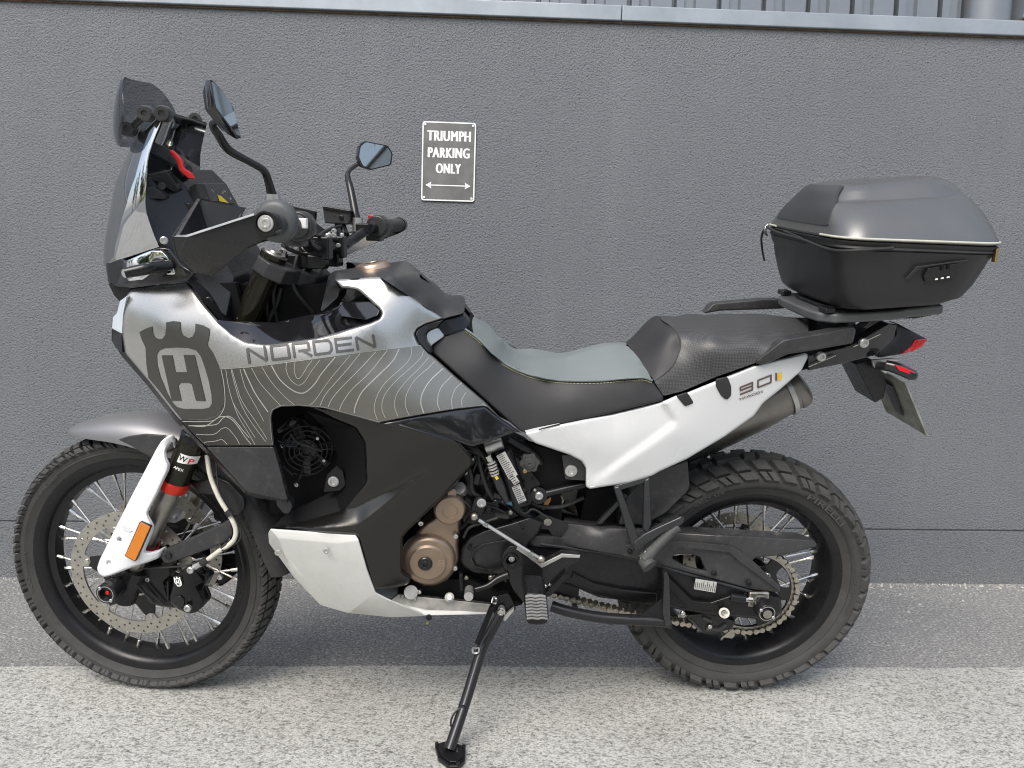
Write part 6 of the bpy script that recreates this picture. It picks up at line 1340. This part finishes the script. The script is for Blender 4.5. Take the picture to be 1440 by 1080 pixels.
# ---- clamps, bar, controls
UP = fk(.455); 
def yoke(name, t, th, yw, m, fwd, aft):
    c = fk(t); u = np.array([AX[2], 0, -AX[0]])
    ol = [(-fwd, -.05), (-.04, -.075), (-.043, -.105), (-.034, -.135), (0, -.15), (.034, -.135), (.043, -.105), (.044, -.075), (aft, -.05)]; ol = ol+[(a, -b2) for a, b2 in ol[::-1]]
    V = np.array([c+u*a+np.array([0, b2, 0]) for a, b2 in ol]); V2, F2 = solid(V, [list(range(len(V)))], AX*th); mb = MB(); mb.add(V2, F2); return Fb(name, mb, m, bevel=.004)
yoke('upper_yoke', TC-.016, .034, .14, 'plastic_worn', .03, .075); yoke('lower_yoke', TC-.21, .03, .14, 'metal_black', .03, .07)
st1 = fk(TC-.20)+np.array([.052*AX[2], 0, -.052*AX[0]]); mb = MB(); mb.cyl(st1-AX*.03, st1+AX*.20, .032, n=28); Fb('steering_head', mb, 'gold_dark')
mb = MB(); mb.cyl(st1+AX*.205, st1+AX*.235, .018, n=6); Fb('stem_nut', mb, 'alloy')
BE = PF(374,315,-.452)
BARP = [(BE[0],-.43,BE[2]),(-.225,-.33,1.197),(-.248,-.23,1.188),(-.268,-.15,1.162),(-.275,-.09,1.150),(-.275,0,1.150)]
BARP = BARP+[(x,-y,z) for x, y, z in BARP[::-1][1:]]
mb = MB(); mb.tube(BARP, lambda t: .0125 if abs(t-.5) > .18 else .0145, 16, 5); hb = Fb('handlebar', mb, 'satin_black')
for s in (-1, 1):
    mb = MB(); mb.box((-.275, s*.05, 1.148), .045, .032, .05); mb.box((-.283, s*.05, 1.118), .04, .036, .03); Fb('bar_clamp', mb, 'satin_black', bevel=.004)
    for dx in (-.015, .015): bolt('clamp_bolt', np.array([-.275+dx, s*.05, 1.174]), .005, .006, 'alloy', bike, d=(0,0,1), g='F')
    # grip with ribs
    mb = MB(); A, B2 = np.array([-.227,s*.31,1.1965]), np.array([BE[0]+.001,s*.425,BE[2]]); prof = []
    Lg = np.linalg.norm(B2-A)
    for i in range(23):
        t = i/22; prof.append((.0172+(.0012 if i % 2 else 0), Lg*t))
    prof = [(.0125,0),(.021,.0),(.021,.006),(.0175,.008)]+[q for q in prof if q[1] > .01]+[(.0195,Lg),(.0195,Lg+.006),(.012,Lg+.007)]
    mb.add(*lathevf(prof, A, B2-A, 24)); Fb('grip', mb, 'grip_grey', smooth=60)
    mb = MB(); e = (B2-A)/Lg; mb.add(*lathevf([(0,.026),(.015,.026),(.016,.030),(.0195,.030),(.0205,.027),(.0205,.006)], B2+e*.006, e, 28)); be_ = Fb('bar_end', mb, 'satin_black', smooth=30)
    mb = MB(); mb.add(*lathevf([(0,.0285),(.004,.0285),(.005,.030),(.008,.030),(.009,.0285),(.0125,.0285),(.0138,.0275),(.0138,.025)], B2+e*.006, e, 28)); Fb('bar_end_cap', mb, 'alloy' if s < 0 else 'satin_black', be_, smooth=30)
    # switch housing
    mb = MB(); C = np.array([-.235, s*.275, 1.1955]); mb.add(*lathevf([(.013,-.022),(.027,-.021),(.029,-.015),(.029,.015),(.027,.021),(.013,.022)], C, (.1,s*1.,0), 24)); mb.box(C+np.array([-.01,0,-.02]), .04, .036, .034); Fb('switch_housing', mb, 'plastic_worn', bevel=.003)
    # lever
    mb = MB(); mb.tube([(-.262,s*.215,1.185),(-.285,s*.26,1.178),(-.283,s*.34,1.172),(-.272,s*.42,1.165)], [.008,.0075,.006,.007], 10); Fb('brake_lever' if s > 0 else 'clutch_lever', mb, 'metal_black')
    mb = MB(); mb.box((-.256,s*.215,1.19), .035, .04, .026); Fb('lever_perch', mb, 'metal_black', bevel=.004)
mb = MB(); mb.box(PF(523,311,.285), .018, .014, .032); Fb('kill_switch', mb, 'red_plastic', bevel=.002)
mb = MB(); mb.box(PF(425,314,-.33), .018, .012, .018); Fb('indicator_switch', mb, 'decal_white', bevel=.002)
# brake reservoir on the far side
mb = MB(); q = [PF(453,291,.2), PF(491,297,.2), PF(492,312,.2), PF(489,316,.2), PF(456,314,.2)]; V2, F2 = solid(np.array(q), [list(range(5))], np.array([0,.05,0])); mb.add(V2, F2); rsv = Fb('brake_reservoir', mb, 'plastic_worn', bevel=.004)
mb = MB(); q = [PF(453,290,.196), PF(458,290,.196), PF(492,296,.196), PF(491,300,.196), PF(454,294,.196)]; V2, F2 = solid(np.array(q), [list(range(5))], np.array([0,.058,0])); mb.add(V2, F2); Fb('reservoir_lid', mb, 'satin_black', rsv, bevel=.0015)
bolt('reservoir_bolt', PF(480,306,.199), .006, .003, 'metal_black', bike, g='F')
mb = MB(); mb.cyl(PF(478,316,.22), PF(484,332,.20), .014, n=14); Fb('reservoir_neck', mb, 'metal_black')
# clutch-side body seen end-on
mb = MB(); c = PF(386,311,-.405); mb.add(*lathevf([(.012,.004),(.026,.003),(.032,.0),(.036,-.006),(.037,-.018),(.033,-.03),(.02,-.034)], c, (.1,-1,0), 36)); Fb('hand_guard_hub', mb, 'hub_grey', smooth=50)
# mirrors
def rayplane(x, y, M0, n):
    d = srot(BM.T @ raywd(x, y), -STEER); return CF+d*((M0-CF)@n/(d@n))
M0 = PF(527, 219, .425); mn = np.array([.86, -.42, .12]); mn /= np.linalg.norm(mn)
gp_ = [rayplane(x, y, M0, mn) for x, y in rnd([(507,206),(514,200),(544,206),(550,216),(548,231),(522,237.5),(510,233),(504.5,221)], 2.5)]
gcen = sum(gp_)/len(gp_)
MR = (gp_, gcen, mn)
for s in (1, -1):
    k = np.array([1, s, 1]); gp_, gcen, mn = MR
    if s < 0:
        M1 = PF(318,155,-.405); mn = np.array([.97,-.12,.16]); mn /= np.linalg.norm(mn); gp_ = [rayplane(x, y, M1, mn) for x, y in rnd([(297,115),(302,118),(313,130),(327,151),(337,191),(333,190),(303,151)], 1.5)]
        f_ = np.array([1,-1,1]); gp_ = [q*f_ for q in gp_]; mn = mn*f_; gcen = sum(gp_)/len(gp_)
    big = [gcen+(q-gcen)*1.10 for q in gp_]; bk = [gcen+(q-gcen)*.72-mn*.024 for q in gp_]; n = len(gp_)
    V = [q*k for q in big]+[(q-mn*.007)*k for q in big]+[q*k for q in bk]; F = [list(range(n))]+[[i, (i+1) % n, n+(i+1) % n, n+i] for i in range(n)]+[[n+i, n+(i+1) % n, 2*n+(i+1) % n, 2*n+i] for i in range(n)]+[list(range(2*n, 3*n))[::-1]]
    mb = MB(); mb.add(V, F); mh = Fb('mirror', mb, 'gloss_black', smooth=40)
    V = [(q+mn*.0012)*k for q in gp_]; V2, F2 = solid(np.array(V), [list(range(n))], -mn*k*.002); mb = MB(); mb.add(V2, F2); Fb('mirror_glass', mb, 'mirror_glass', mh, smooth=0)
    stem = [PF(499,312,.29), PF(497,295,.29), PF(492,262,.305), PF(489,250,.31), PF(490,240,.318), PF(503,228,.36)]
    stem = [PF(503,314,.222), PF(499,297,.23), PF(493,266,.26), PF(489,250,.28), PF(490,242,.295), PF(497,235,.34), gcen-mn*.022]
    if s < 0: stem = [v*np.array([1,-1,1]) for v in (PF(384,284,-.26), PF(383,277,-.262), PF(378,257,-.27), PF(371,240,-.28), PF(351,227.5,-.30), PF(322,211,-.33), PF(308,191,-.35), PF(299,176,-.365), PF(305,170,-.375))]
    mb = MB(); mb.tube([q*k for q in stem], [.011,.010,.0095,.0075,.006,.006,.006] if s > 0 else [.011,.0095,.0075,.0068,.0065,.0075,.0075,.0065,.005], 12, 5); Fb('mirror_stem', mb, 'satin_black', smooth=60)
    mb = MB(); mb.cyl((stem[0]+np.array([0,0,-.02]))*k, (stem[0]+np.array([0,0,.014]))*k, .0135, n=14); Fb('mirror_base', mb, 'alloy')
# hand guards: moulded shells, mirrored for the far side
hv = [(357,303,-.452),(372,297,-.452),(385,306,-.452),(388,322,-.452),(380,333,-.452),(348,348,-.44),   # 0-5 band at bar end
 (263,333,-.43),(244,338,-.405),(244,331,-.405),(278.5,279,-.30),(284,281,-.29),(347,293,-.25),      # 6-11 top rim
 (250,363,-.40),(271,383,-.38),(298,388,-.36),(317,373,-.38),(330,361,-.42),                         # 12-16 lower
 (262,385,-.30),(300,352,-.26)]
hf = [[0,1,2,3,4,5,6],[6,5,16,12],[6,12,7],[12,16,15,14,13],[7,8,6]]
facets('hand_guard', hv, hf, .006, 'plastic_black', bike, g='F', bevel=.003, mir=True)
# forward shield of the guard (its inside is seen from behind)
facets('hand_guard_shield', [(244,338,-.404),(244,332,-.404),(279,279,-.24),(284,281,-.235),(347,292,-.20),(335,312,-.22),(300,350,-.24),(271,384,-.37),(250,363,-.398)], [[0,1,2,6,8],[2,3,4,5,6],[8,6,7]], .005, 'plastic_black', bike, g='F', bevel=.0015, mir=True, dirv=(-.9,.3,0))
facets('hand_guard_edge', [(244,333,-.4075),(263,333.5,-.433),(357,303,-.456),(356,300,-.455),(263,330,-.432),(247,331,-.404)], [[0,1,4,5],[1,2,3,4]], .003, 'alloy', bike, g='F', bevel=.0006)
facets('hand_guard_edge', [(244,334,-.4065),(277,279.5,-.242),(281,279.5,-.24),(250,333,-.408)], [[0,1,2,3]], .004, 'plastic_worn', bike, g='F', bevel=.001)
# cables and wiring in front of the tank
mb = MB(); mb.tube([px('F',395,405,-.08), px('B',388,430,-.08), px('B',378,452,-.08), px('B',384,470,-.05)], .005, 8); mb.build('throttle_cable', 'rubber_soft', bike)
for i, (p0, p1, p2) in enumerate((((396,352),(376,420),(378,455)),((402,354),(385,410),(390,455)),((420,350),(412,400),(440,440)))):
    mb = MB(); mb.tube([px('F',*p0,-.06), px('B',p1[0],p1[1],-.09), px('B',p2[0],p2[1],-.07)], .004, 8, 6); mb.build('wiring', 'rubber_soft', bike)
for pts_ in ([(412,322,-.2),(425,338,-.12),(437,352,-.06),(432,372,-.05),(418,395,-.07)], [(416,330,-.25),(440,330,-.1),(470,336,.02),(490,346,.1)], [(398,345,-.3),(410,352,-.18),(430,358,-.06),(445,352,0)], [(480,318,.2),(465,322,.12),(448,332,.02),(436,350,-.03),(430,380,-.05)]):
    hose('control_cable', pts_, .0042, 'rubber_soft')
rod('cable', PB(334,448,-.12), PB(345,423,-.11), .002, 'hose_clear'); rod('cable', PB(408,418,-.03), PB(438,445,-.06), .003, 'alloy')
plate('paper_tag', [(390,427),(411,438),(408,452),(389,453)], -.05, .0015, 'decal_grey', bike, r=1, bevel=0)
tagp = plate('certification_sticker', [(402,399),(414,404),(410,417),(399,411)], -.062, .001, 'decal_white', bike, r=.5, bevel=0)
print_text('lettering', 'EAC', lambda u, v: PB(406.5+u*10+v*3, 408+u*5-v*10, -.0632), 'decal_black', tagp, bold=.03, width=.95, height=.8)
for q, r in (((470,331),.006),((404,345),.007),((434,347),.006),((457,347),.006),((470,325),.006),((476,345),.005)): bolt('control_bolt', PF(*q,.0 if q[0] > 420 else -.1), r, .006, 'alloy', bike, g='F')
# steering-damper style block on the yoke, instrument bracket
mb = MB(); mb.box((-.33,0,1.118), .06, .12, .03); Fb('damper_block', mb, 'metal_black', bevel=.004)
mb = MB(); c = fk(TC+.04,-.105); mb.box(c+np.array([.012,.0,.012]), .02, .02, .012); Fb('fork_adjuster', mb, 'decal_grey', bevel=.002)

# ------------------------------------------------------------------ fixed nose: screen, dash, headlight
Za = lambda p: Z(130,90,4.8,p); Zb = lambda p: Z(140,250,4.8,p)
def screen(name, rows, m, thick, n=17):
    """rows: (edge point near side, centre point); swept across the width with a rounded plan"""
    R2 = []
    for e, c in rows: R2.append((np.array(e, float), np.array(c, float)))
    E_ = crom([r[0] for r in R2], 4); C_ = crom([r[1] for r in R2], 4); V = []
    for e, c in zip(E_, C_):
        for j in range(n):
            u = -1+2*j/(n-1); w = abs(u)**2.1; V.append(np.array([c[0]+(e[0]-c[0])*w, abs(e[1])*u, c[2]+(e[2]-c[2])*w]))
    F = [(i*n+j, i*n+j+1, (i+1)*n+j+1, (i+1)*n+j) for i in range(len(E_)-1) for j in range(n-1)]
    V2, F2 = solid(np.array(V), F, np.array([thick,0,-thick*.3])); return link(name, mesh(V2, F2), m, bike, smooth=60)
near = [PB(227,161,-.122), PB(208,213,-.138), PB(203,257,-.15), PB(202,292,-.152), PB(212,325,-.146), PB(221,346,-.14)]
cenl = [PB(214,152,0), PB(191,209,0), PB(170,258,0), PB(160,304,0), PB(152,345,0), PB(150,372,0)]
ws = screen('windscreen', list(zip(near, cenl)), 'screen_glass', .004)
def deflector(name, rows, m, thick, n=21):
    V = []; rows = crom([np.array(r, float) for r in rows], 5)
    for x, z, hw in rows:
        for j in range(n):
            u = -1+2*j/(n-1); y = hw*u; V.append(np.array([x+.058*(abs(y)/.13)**2.0, y, z]))
    F = [(i*n+j, i*n+j+1, (i+1)*n+j+1, (i+1)*n+j) for i in range(len(rows)-1) for j in range(n-1)]; V2, F2 = solid(np.array(V), F, np.array([thick,0,0])); return link(name, mesh(V2, F2), m, bike, smooth=60)
dr = [PB(x,y,0) for x, y in ((184,112),(182,114),(178,122),(173,140),(170,160),(169,180),(171,198),(176,207))]
deflector('screen_deflector', [(p[0], p[2], h) for p, h in zip(dr, (.058,.072,.096,.122,.135,.138,.120,.085))], 'deflector_glass', .004)
def knob(name, c, d, r, h, m, par=bike):
    mb = MB(); mb.add(*lathevf([(0,h*.9),(r*.35,h*.9),(r*.4,h),(r*.85,h),(r,h*.8),(r,h*.55),(r*.88,h*.5),(r,h*.45),(r,0)], c, d, 24)); return mb.build(name, m, par, smooth=30)
for q in ((205,160,-.13),(229,160,-.158),(180,181,-.09)): knob('deflector_knob', PB(*q)+np.array([0,.012,0]), (.1,-1,0), .0155, .026, 'plastic_worn')
for q in ((273,170,.155),(259,176,.13)): knob('deflector_knob', PB(*q)+np.array([0,.012,0]), (.3,-1,.1), .0145, .04, 'plastic_worn')
rod('deflector_arm', PB(205,160,-.125), PB(184,181,-.09), .0065, 'plastic_black'); rod('deflector_arm', PB(229,160,-.15), PB(206,160,-.13), .0065, 'plastic_black')
rod('deflector_arm', PB(272,172,.15), PB(236,188,.10), .0065, 'plastic_black')
# inner tower
facets('instrument_tower', [(205,250,-.13),(237,238,-.07),(262,262,-.06),(284,300,-.06),(300,340,-.08),(330,390,-.10),(318,446,-.15),(285,420,-.15),(262,394,-.14),(222,344,-.137),(209,318,-.135),(202,290,-.14)], [[0,1,11],[1,2,10,11],[2,3,9,10],[3,4,8,9],[4,5,7,8],[5,6,7]], .26, 'plastic_black', bike, bevel=.003)
panel('tower_ledge', Za([(365,745),(500,715),(560,800),(590,850),(560,870),(420,790),(365,760)]), [(207,246,-.12),(236,240,-.10),(250,268,-.09)], 'plastic_black', bike, edge=2, drop=.004, thick=.02)
panel('tower_shelf', Za([(362,830),(420,830),(500,890),(495,915),(355,910)]), [(206,263,-.13),(234,276,-.11),(204,279,-.13)], 'plastic_worn', bike, edge=2, drop=.004, thick=.02)
knob('tower_screw', PB(228,262,-.118), (.2,-1,.2), .008, .005, 'metal_black'); knob('tower_screw', PB(231,338,-.142), (.2,-1,0), .008, .005, 'alloy')
# phone mount knob with red lever
knob('mount_base', PB(247,248,-.03), (.75,-.45,.45), .020, .036, 'satin_black')
facets('red_lever', [(236,212,-.075),(242,211,-.075),(255,225,-.078),(258,236,-.082),(268,243,-.08),(273,252,-.08),(264,251,-.08),(252,240,-.082),(247,226,-.078)], [[0,1,2,8],[2,3,7,8],[3,4,5,6,7]], .012, 'red_plastic', bike, bevel=.003)
knob('lever_boss', PB(263,238,-.068), (.8,-.5,.3), .010, .006, 'metal_black')
# dash display
dq = [PB(275,257,-.07), PB(286,257,-.065), PB(316,257,.075), PB(332,287,.075), PB(296,283,-.06), PB(283,279,-.07)]
V2, F2 = solid(np.array(dq[1:5]), [(0,1,2,3)], np.array([-.02,.004,-.012])); dsh = link('dash_display', mesh(V2, F2), 'dash_glass', bike, bevel=.003)
V2, F2 = solid(np.array([dq[0],dq[1],dq[4],dq[5]]), [(0,1,2,3)], np.array([-.02,.01,-.01])); link('dash_bezel', mesh(V2, F2), 'plastic_worn', dsh, bevel=.003)
def dp(u, v): a = dq[1]*(1-u)+dq[2]*u; b2 = dq[4]*(1-u)+dq[3]*u; nn = np.cross(dq[2]-dq[1], dq[4]-dq[1]); nn /= np.linalg.norm(nn); nn = nn*(1 if nn@(CB-dq[1]) > 0 else -1); return a*(1-v)+b2*v+nn*.0012
link('dash_icon', mesh_out([dp(.36,.62), dp(.44,.55), dp(.62,.9), dp(.68,1.0), dp(.33,.95)], [(0,1,2,3,4)]), 'decal_yellow', dsh, smooth=0)
V = []; F = []
for u, v in ((.2,.35),(.23,.42),(.26,.36),(.35,.4),(.33,.32),(.6,.5),(.64,.42),(.72,.36),(.76,.4),(.82,.75),(.86,.7)):
    k = len(V); V += [dp(u,v), dp(u+.035,v), dp(u+.035,v+.07), dp(u,v+.07)]; F.append((k,k+1,k+2,k+3))
link('dash_print', mesh_out(V, F), 'decal_grey', dsh, smooth=0)
plate('dash_bracket', Za([(590,880),(660,850),(690,900),(650,960),(610,930)]), -.06, .02, 'metal_black', bike); plate('dash_cable_box', Za([(560,960),(640,935),(690,960),(690,1010),(600,1060)]), -.075, .03, 'satin_black', bike, r=4)
# nose cowl under the screen, indicator, headlight
nose = [(148,345),(152,358),(182,367),(200,357),(221,347),(238,348),(257,373),(276,384),(265,395),(185,405),(160,403),(152,398),(149,379)]
ND = depthfn([(148,345,-.05),(149,379,-.06),(152,398,-.07),(185,405,-.12),(182,367,-.115),(221,347,-.138),(238,348,-.14),(276,384,-.15),(265,395,-.152),(200,357,-.125),(225,380,-.142)])
panel('nose_cowl', nose, ND, 'gloss_black', bike, edge=3, drop=.006, thick=.006, mir=True, grid=7)
panel('nose_reflector', Zb([(180,560),(290,512),(350,490),(420,492),(458,530),(515,640),(508,655),(450,655),(415,600),(290,690),(268,690),(190,700),(176,640)]), lambda q: ND(q)-.004, 'chrome', bike, edge=2, drop=.003, thick=.004, mir=True, grid=6)
mb = MB(); mb.tube([PB(240,373,-.145), PB(222,375,-.165), PB(206,378,-.185), PB(176,384,-.20)], [.011,.0125,.0125,.0105], 16, 4); fi = mb.build('front_indicator', 'satin_black', bike); c = mirrored(fi)
knob('indicator_socket', PB(226,375,-.150), (-.3,-1,0), .019, .008, 'plastic_black')
mb = MB(); mb.cyl(PB(178,384,-.198), PB(174,384.5,-.203), .0105, .008, n=16); mb.build('indicator_lens', 'chrome', fi)
facets('headlight', [(168,423,-.10),(178,416,-.124),(173,440,-.124),(171,470,-.122),(157,463,-.085),(158,446,-.085),(164,440,-.09)], [[0,1,2,6],[2,3,4,5,6]], .2, 'lens', bike, bevel=.003)
facets('headlight_bezel', [(157,463,-.086),(171,470,-.122),(172,497,-.124),(162,490,-.10),(156,478,-.085)], [[0,1,2,3,4]], .2, 'gloss_black', bike, bevel=.003)
plate('nose_filler', [(152,398),(160,402),(185,405),(178,416),(168,424),(160,415)], -.08, .16, 'plastic_black', bike)
plate('head_tube_cover', [(268,398),(330,398),(345,450),(330,468),(300,445)], -.12, .02, 'shade_black', bike); mb = MB()
plate('', [(270,400),(360,400),(470,400),(480,470),(400,478),(330,465),(300,445)], -.07, .14, '', None, mb=mb, r=2); mb.build('frame_head', 'shade_black', bike)
knob('fairing_screw', PB(294,423,-.15), (.3,-1,0), .009, .006, 'metal_black')
panel('fairing_inner_skin', [(266,398),(300,398),(316,440),(330,455),(320,462),(300,440),(284,420)], [(266,398,-.15),(300,398,-.11),(320,462,-.17),(330,455,-.13)], 'shade_black', bike, edge=0, thick=.003, mir=True)
# ================================================================== top case and its rack
ca = R_(5.4); KO = np.array([.805,0,1.177]); KX = np.array([math.cos(ca),0,math.sin(ca)]); KZ = np.array([-math.sin(ca),0,math.cos(ca)])
def K2B(x, y, z): return KO+KX*x+np.array([0,y,0])+KZ*z
KM = Matrix([[KX[0],0,KZ[0],KO[0]],[0,1,0,0],[KX[2],0,KZ[2],KO[2]],[0,0,0,1]])
case = thing('top_case', 'dark grey hard shell top case clipped to the rear rack of the motorcycle', 'top case', BMAT @ KM)
def plan(xf, xr, hw, r, nose=.012, tail=.05, k=7):
    out = []
    for cx, cy, a in ((xr-r, hw-r, 0), (xf+r, hw-r, 90), (xf+r, -hw+r, 180), (xr-r, -hw+r, 270)):
        for j in range(k+1): t = R_(a+90*j/k); out.append([cx+r*math.cos(t), cy+r*math.sin(t)])
    P2 = np.array(resamp(out, .03))
    # resample evenly to a fixed count
    Q = np.r_[P2, P2[:1]]; s = np.r_[0, np.cumsum(np.linalg.norm(np.diff(Q, axis=0), axis=1))]; tt = np.linspace(0, s[-1], 97)[:-1]
    P2 = np.c_[np.interp(tt, s, Q[:,0]), np.interp(tt, s, Q[:,1])]
    w = (P2[:,0]-xf)/(xr-xf); b_ = 1-(P2[:,1]/hw)**2; P2[:,0] += np.where(w > .5, tail*b_*(w-.5)*2, -nose*b_*(.5-w)*2); return P2
def KS(x, z):                            # the seam runs down towards the back
    w = np.clip((z+.12)/.12, 0, 1) if z < 0 else np.clip(1-z/.115, 0, 1)
    return z+w*(.030-.115*x)
def caseloft(name, secs, m, par, smooth=45):
    V = []; F = []; n = 96
    for z, xf, xr, hw, r in secs: V += [(a, b2, KS(a, z)) for a, b2 in plan(xf, xr, hw, r)]
    for i in range(len(secs)-1): F += [(i*n+j, i*n+(j+1) % n, (i+1)*n+(j+1) % n, (i+1)*n+j) for j in range(n)]
    F += [list(range(n))[::-1], list(range((len(secs)-1)*n, len(secs)*n))]; return link(name, mesh(V, F), m, par, smooth=smooth)
caseloft('base_shell', [(-.122,.06,.225,.165,.045),(-.120,.040,.252,.186,.045),(-.110,.029,.277,.197,.045),(-.085,.020,.294,.204,.045),(-.05,.012,.310,.209,.045),(-.03,.009,.318,.211,.045),(-.024,.004,.324,.213,.05),(-.014,.002,.330,.216,.05),(-.012,.006,.328,.212,.05)], 'case_black', case, 35)
caseloft('zip_band', [(-.014,.006,.325,.209,.05),(-.0135,.002,.329,.214,.05),(-.010,-.001,.333,.2175,.05),(-.006,.001,.331,.215,.05),(-.003,-.001,.333,.2175,.05),(.002,-.002,.335,.219,.05),(.004,.004,.33,.214,.05)], 'rubber_soft', case, 60)
caseloft('lid', [(.003,.006,.326,.212,.05),(.006,.002,.333,.218,.05),(.012,.001,.334,.219,.05),(.018,.003,.331,.216,.05),(.040,.008,.326,.203,.055),(.062,.014,.318,.185,.06),(.080,.021,.308,.166,.06),(.092,.027,.300,.150,.06),(.0975,.030,.296,.139,.058),(.0995,.031,.294,.131,.056),(.105,.033,.291,.126,.055),(.120,.041,.279,.114,.055),(.131,.050,.262,.102,.05),(.138,.062,.240,.084,.045),(.141,.088,.205,.05,.03)], 'case_carbon', case, 30)
# pale piping round the lid foot (side and rear), zip pulls, smooth front inset, lock
pl2 = plan(0, .335, .2195, .05); side = sorted([p for p in pl2 if p[1] < -.12 and p[0] > -.02], key=lambda p: math.atan2(p[1], p[0]-.2))
mb = MB(); pts = [np.array([p[0], p[1], KS(p[0], .0105)]) for p in side]; mb.tube(pts, .0024, 8, 1); mb.build('piping', 'case_trim', case)
mb = MB(); mb.tube([p*np.array([1,-1,1]) for p in pts], .0024, 8, 1); mb.build('piping', 'case_trim', case)
def kslab(name, pts, off, m, par=case, bevel=.002):
    V2, F2 = solid(np.array(pts), [list(range(len(pts)))], np.array(off)); return link(name, mesh(V2, F2), m, par, bevel=bevel)
def onlid(z, y):                         # x of the lid front at height z, lateral y
    zs = [.003,.012,.018,.040,.062,.080,.092,.0995,.105,.120,.131,.138]; xf = [.006,.001,.003,.008,.014,.021,.027,.031,.033,.041,.050,.062]; hw = [.212,.219,.216,.203,.185,.166,.150,.131,.126,.114,.102,.084]
    h = np.interp(z, zs, hw); return np.interp(z, zs, xf)-.012*max(0, 1-(y/h)**2)
def inset(name, zs, yl, m, lift):
    V = []; F = []; n = 13
    for z, yw in zip(zs, yl):
        for j in range(n): y = -yw+2*yw*j/(n-1); x_ = onlid(z, y); V.append((x_-lift, y, KS(x_, z)+.0005))
    F = [(i*n+j, i*n+j+1, (i+1)*n+j+1, (i+1)*n+j) for i in range(len(zs)-1) for j in range(n-1)]; V2, F2 = solid(np.array(V), F, np.array([.006,0,-.002])); return link(name, mesh(V2, F2), m, case, smooth=50)
inset('lid_inset', [.036,.040,.060,.080,.095,.105,.118,.128,.135], [.134,.142,.134,.122,.112,.106,.096,.090,.082], 'case_smooth', .0022)
lk = kslab('combination_lock', [(.172,-0.2160,-.052),(.178,-0.2190,-.036),(.238,-0.2190,-.030),(.246,-0.2180,-.034),(.240,-0.2150,-.060),(.178,-0.2140,-.064)], (0,.012,0), 'satin_black', case, .002)
for i in range(3):
    mb = MB(); mb.cyl((.194+i*.012,-0.2205,-.0595+i*.0012), (.199+i*.012,-0.2205,-.059+i*.0012), .0016, n=6); mb.build('lock_mark', 'decal_white', lk)
for i in range(2):
    mb = MB(); mb.box((.206+i*.013,-0.2195,-.036+i*.0012), .005, .004, .009); mb.build('lock_dial', 'shade_black', lk)
kslab('side_recess', [(.135,-0.2137,-.055),(.155,-0.2190,-.030),(.26,-0.2180,-.024),(.262,-0.2180,-.027),(.160,-0.2190,-.034),(.142,-0.2130,-.058)], (0,.003,0), 'case_black', case, .0015)
mb = MB(); mb.tube([(-.004,.19,KS(-.004,.008)), (-.012,.185,KS(-.012,-.002)), (-.010,.19,KS(-.010,-.012)), (-.004,.195,KS(-.004,-.016))], .0035, 8); zp = mb.build('zip_pull', 'alloy', case)
mb = MB(); mb.tube([(-.012,.185,KS(-.012,.0)), (-.016,.20,KS(-.016,-.02)), (-.008,.212,KS(-.008,-.05)), (-.002,.212,KS(-.002,-.07))], .003, 6); mb.build('pull_cord', 'rubber_soft', case)
mb = MB(); mb.tube([(-.014,.17,KS(-.014,.003)),(-.017,.10,KS(-.017,-.004)),(-.019,.02,KS(-.019,-.006)),(-.017,-.06,KS(-.017,-.008)),(-.012,-.14,KS(-.012,-.014)),(0,-.19,KS(0,-.016)),(.03,-.221,KS(.03,-.012)),(.1,-.2225,KS(.1,-.006))], .0032, 8); mb.build('zip_flap', 'rubber_soft', case)
mb = MB(); mb.tube([(-.014,.06,KS(-.014,.0)),(-.017,-.02,KS(-.017,-.004)),(-.014,-.1,KS(-.014,-.012)),(-.004,-.17,KS(-.004,-.02))], .0026, 8); mb.build('zip_flap', 'rubber_soft', case)
kslab('rear_hasp', [(.327,-.205,KS(.327,.0)),(.333,-.205,KS(.333,.0)),(.331,-.205,KS(.331,-.03)),(.326,-.205,KS(.326,-.03))], (0,.012,0), 'brass', case, .001)
# rack plate (belongs to the motorcycle), drawn in the case frame
def ksolid(name, pts, off, m, bevel=.003):
    V2, F2 = solid(np.array([K2B(*p) for p in pts]), [list(range(len(pts)))], K2B(*off)-K2B(0,0,0)); return link(name, mesh(V2, F2), m, bike, bevel=bevel)
rk = [(-.008,-.07),(-.002,-.115),(.025,-.145),(.10,-.15),(.165,-.15),(.19,-.14),(.275,-.13),(.285,-.08)]; rk = rk+[(a, -b2) for a, b2 in rk[::-1]]
ksolid('luggage_rack', [(a, b2, -.134) for a, b2 in rk], (0,0,-.022), 'rack_grey', .006)
ksolid('rack_adapter', [(.03+a*.75, b2*.72, -.1245) for a, b2 in rk], (0,0,-.009), 'plastic_black', .003)
for y in (-.12, .12): ksolid('rack_clip', [(.006,y-.02,-.121),(.028,y-.02,-.121),(.028,y+.02,-.121),(.006,y+.02,-.121)], (0,0,-.012), 'satin_black', .003)
for s in (-1, 1): ksolid('rack_stay', [(.16,s*.10,-.151),(.22,s*.12,-.151),(.27,s*.10,-.151),(.2,s*.06,-.151)], (0,0,-.012), 'metal_black', .002)
for y in (-.09, .09): 
    mb = MB(); mb.cyl(K2B(.08,y,-.15), K2B(.08,y,-.2), .012, n=14); mb.build('rack_post', 'metal_black', bike)
kk = [K2B(.0,-.13,-.150), K2B(.20,-.12,-.150), K2B(.20,-.11,-.19), K2B(.03,-.11,-.19)]
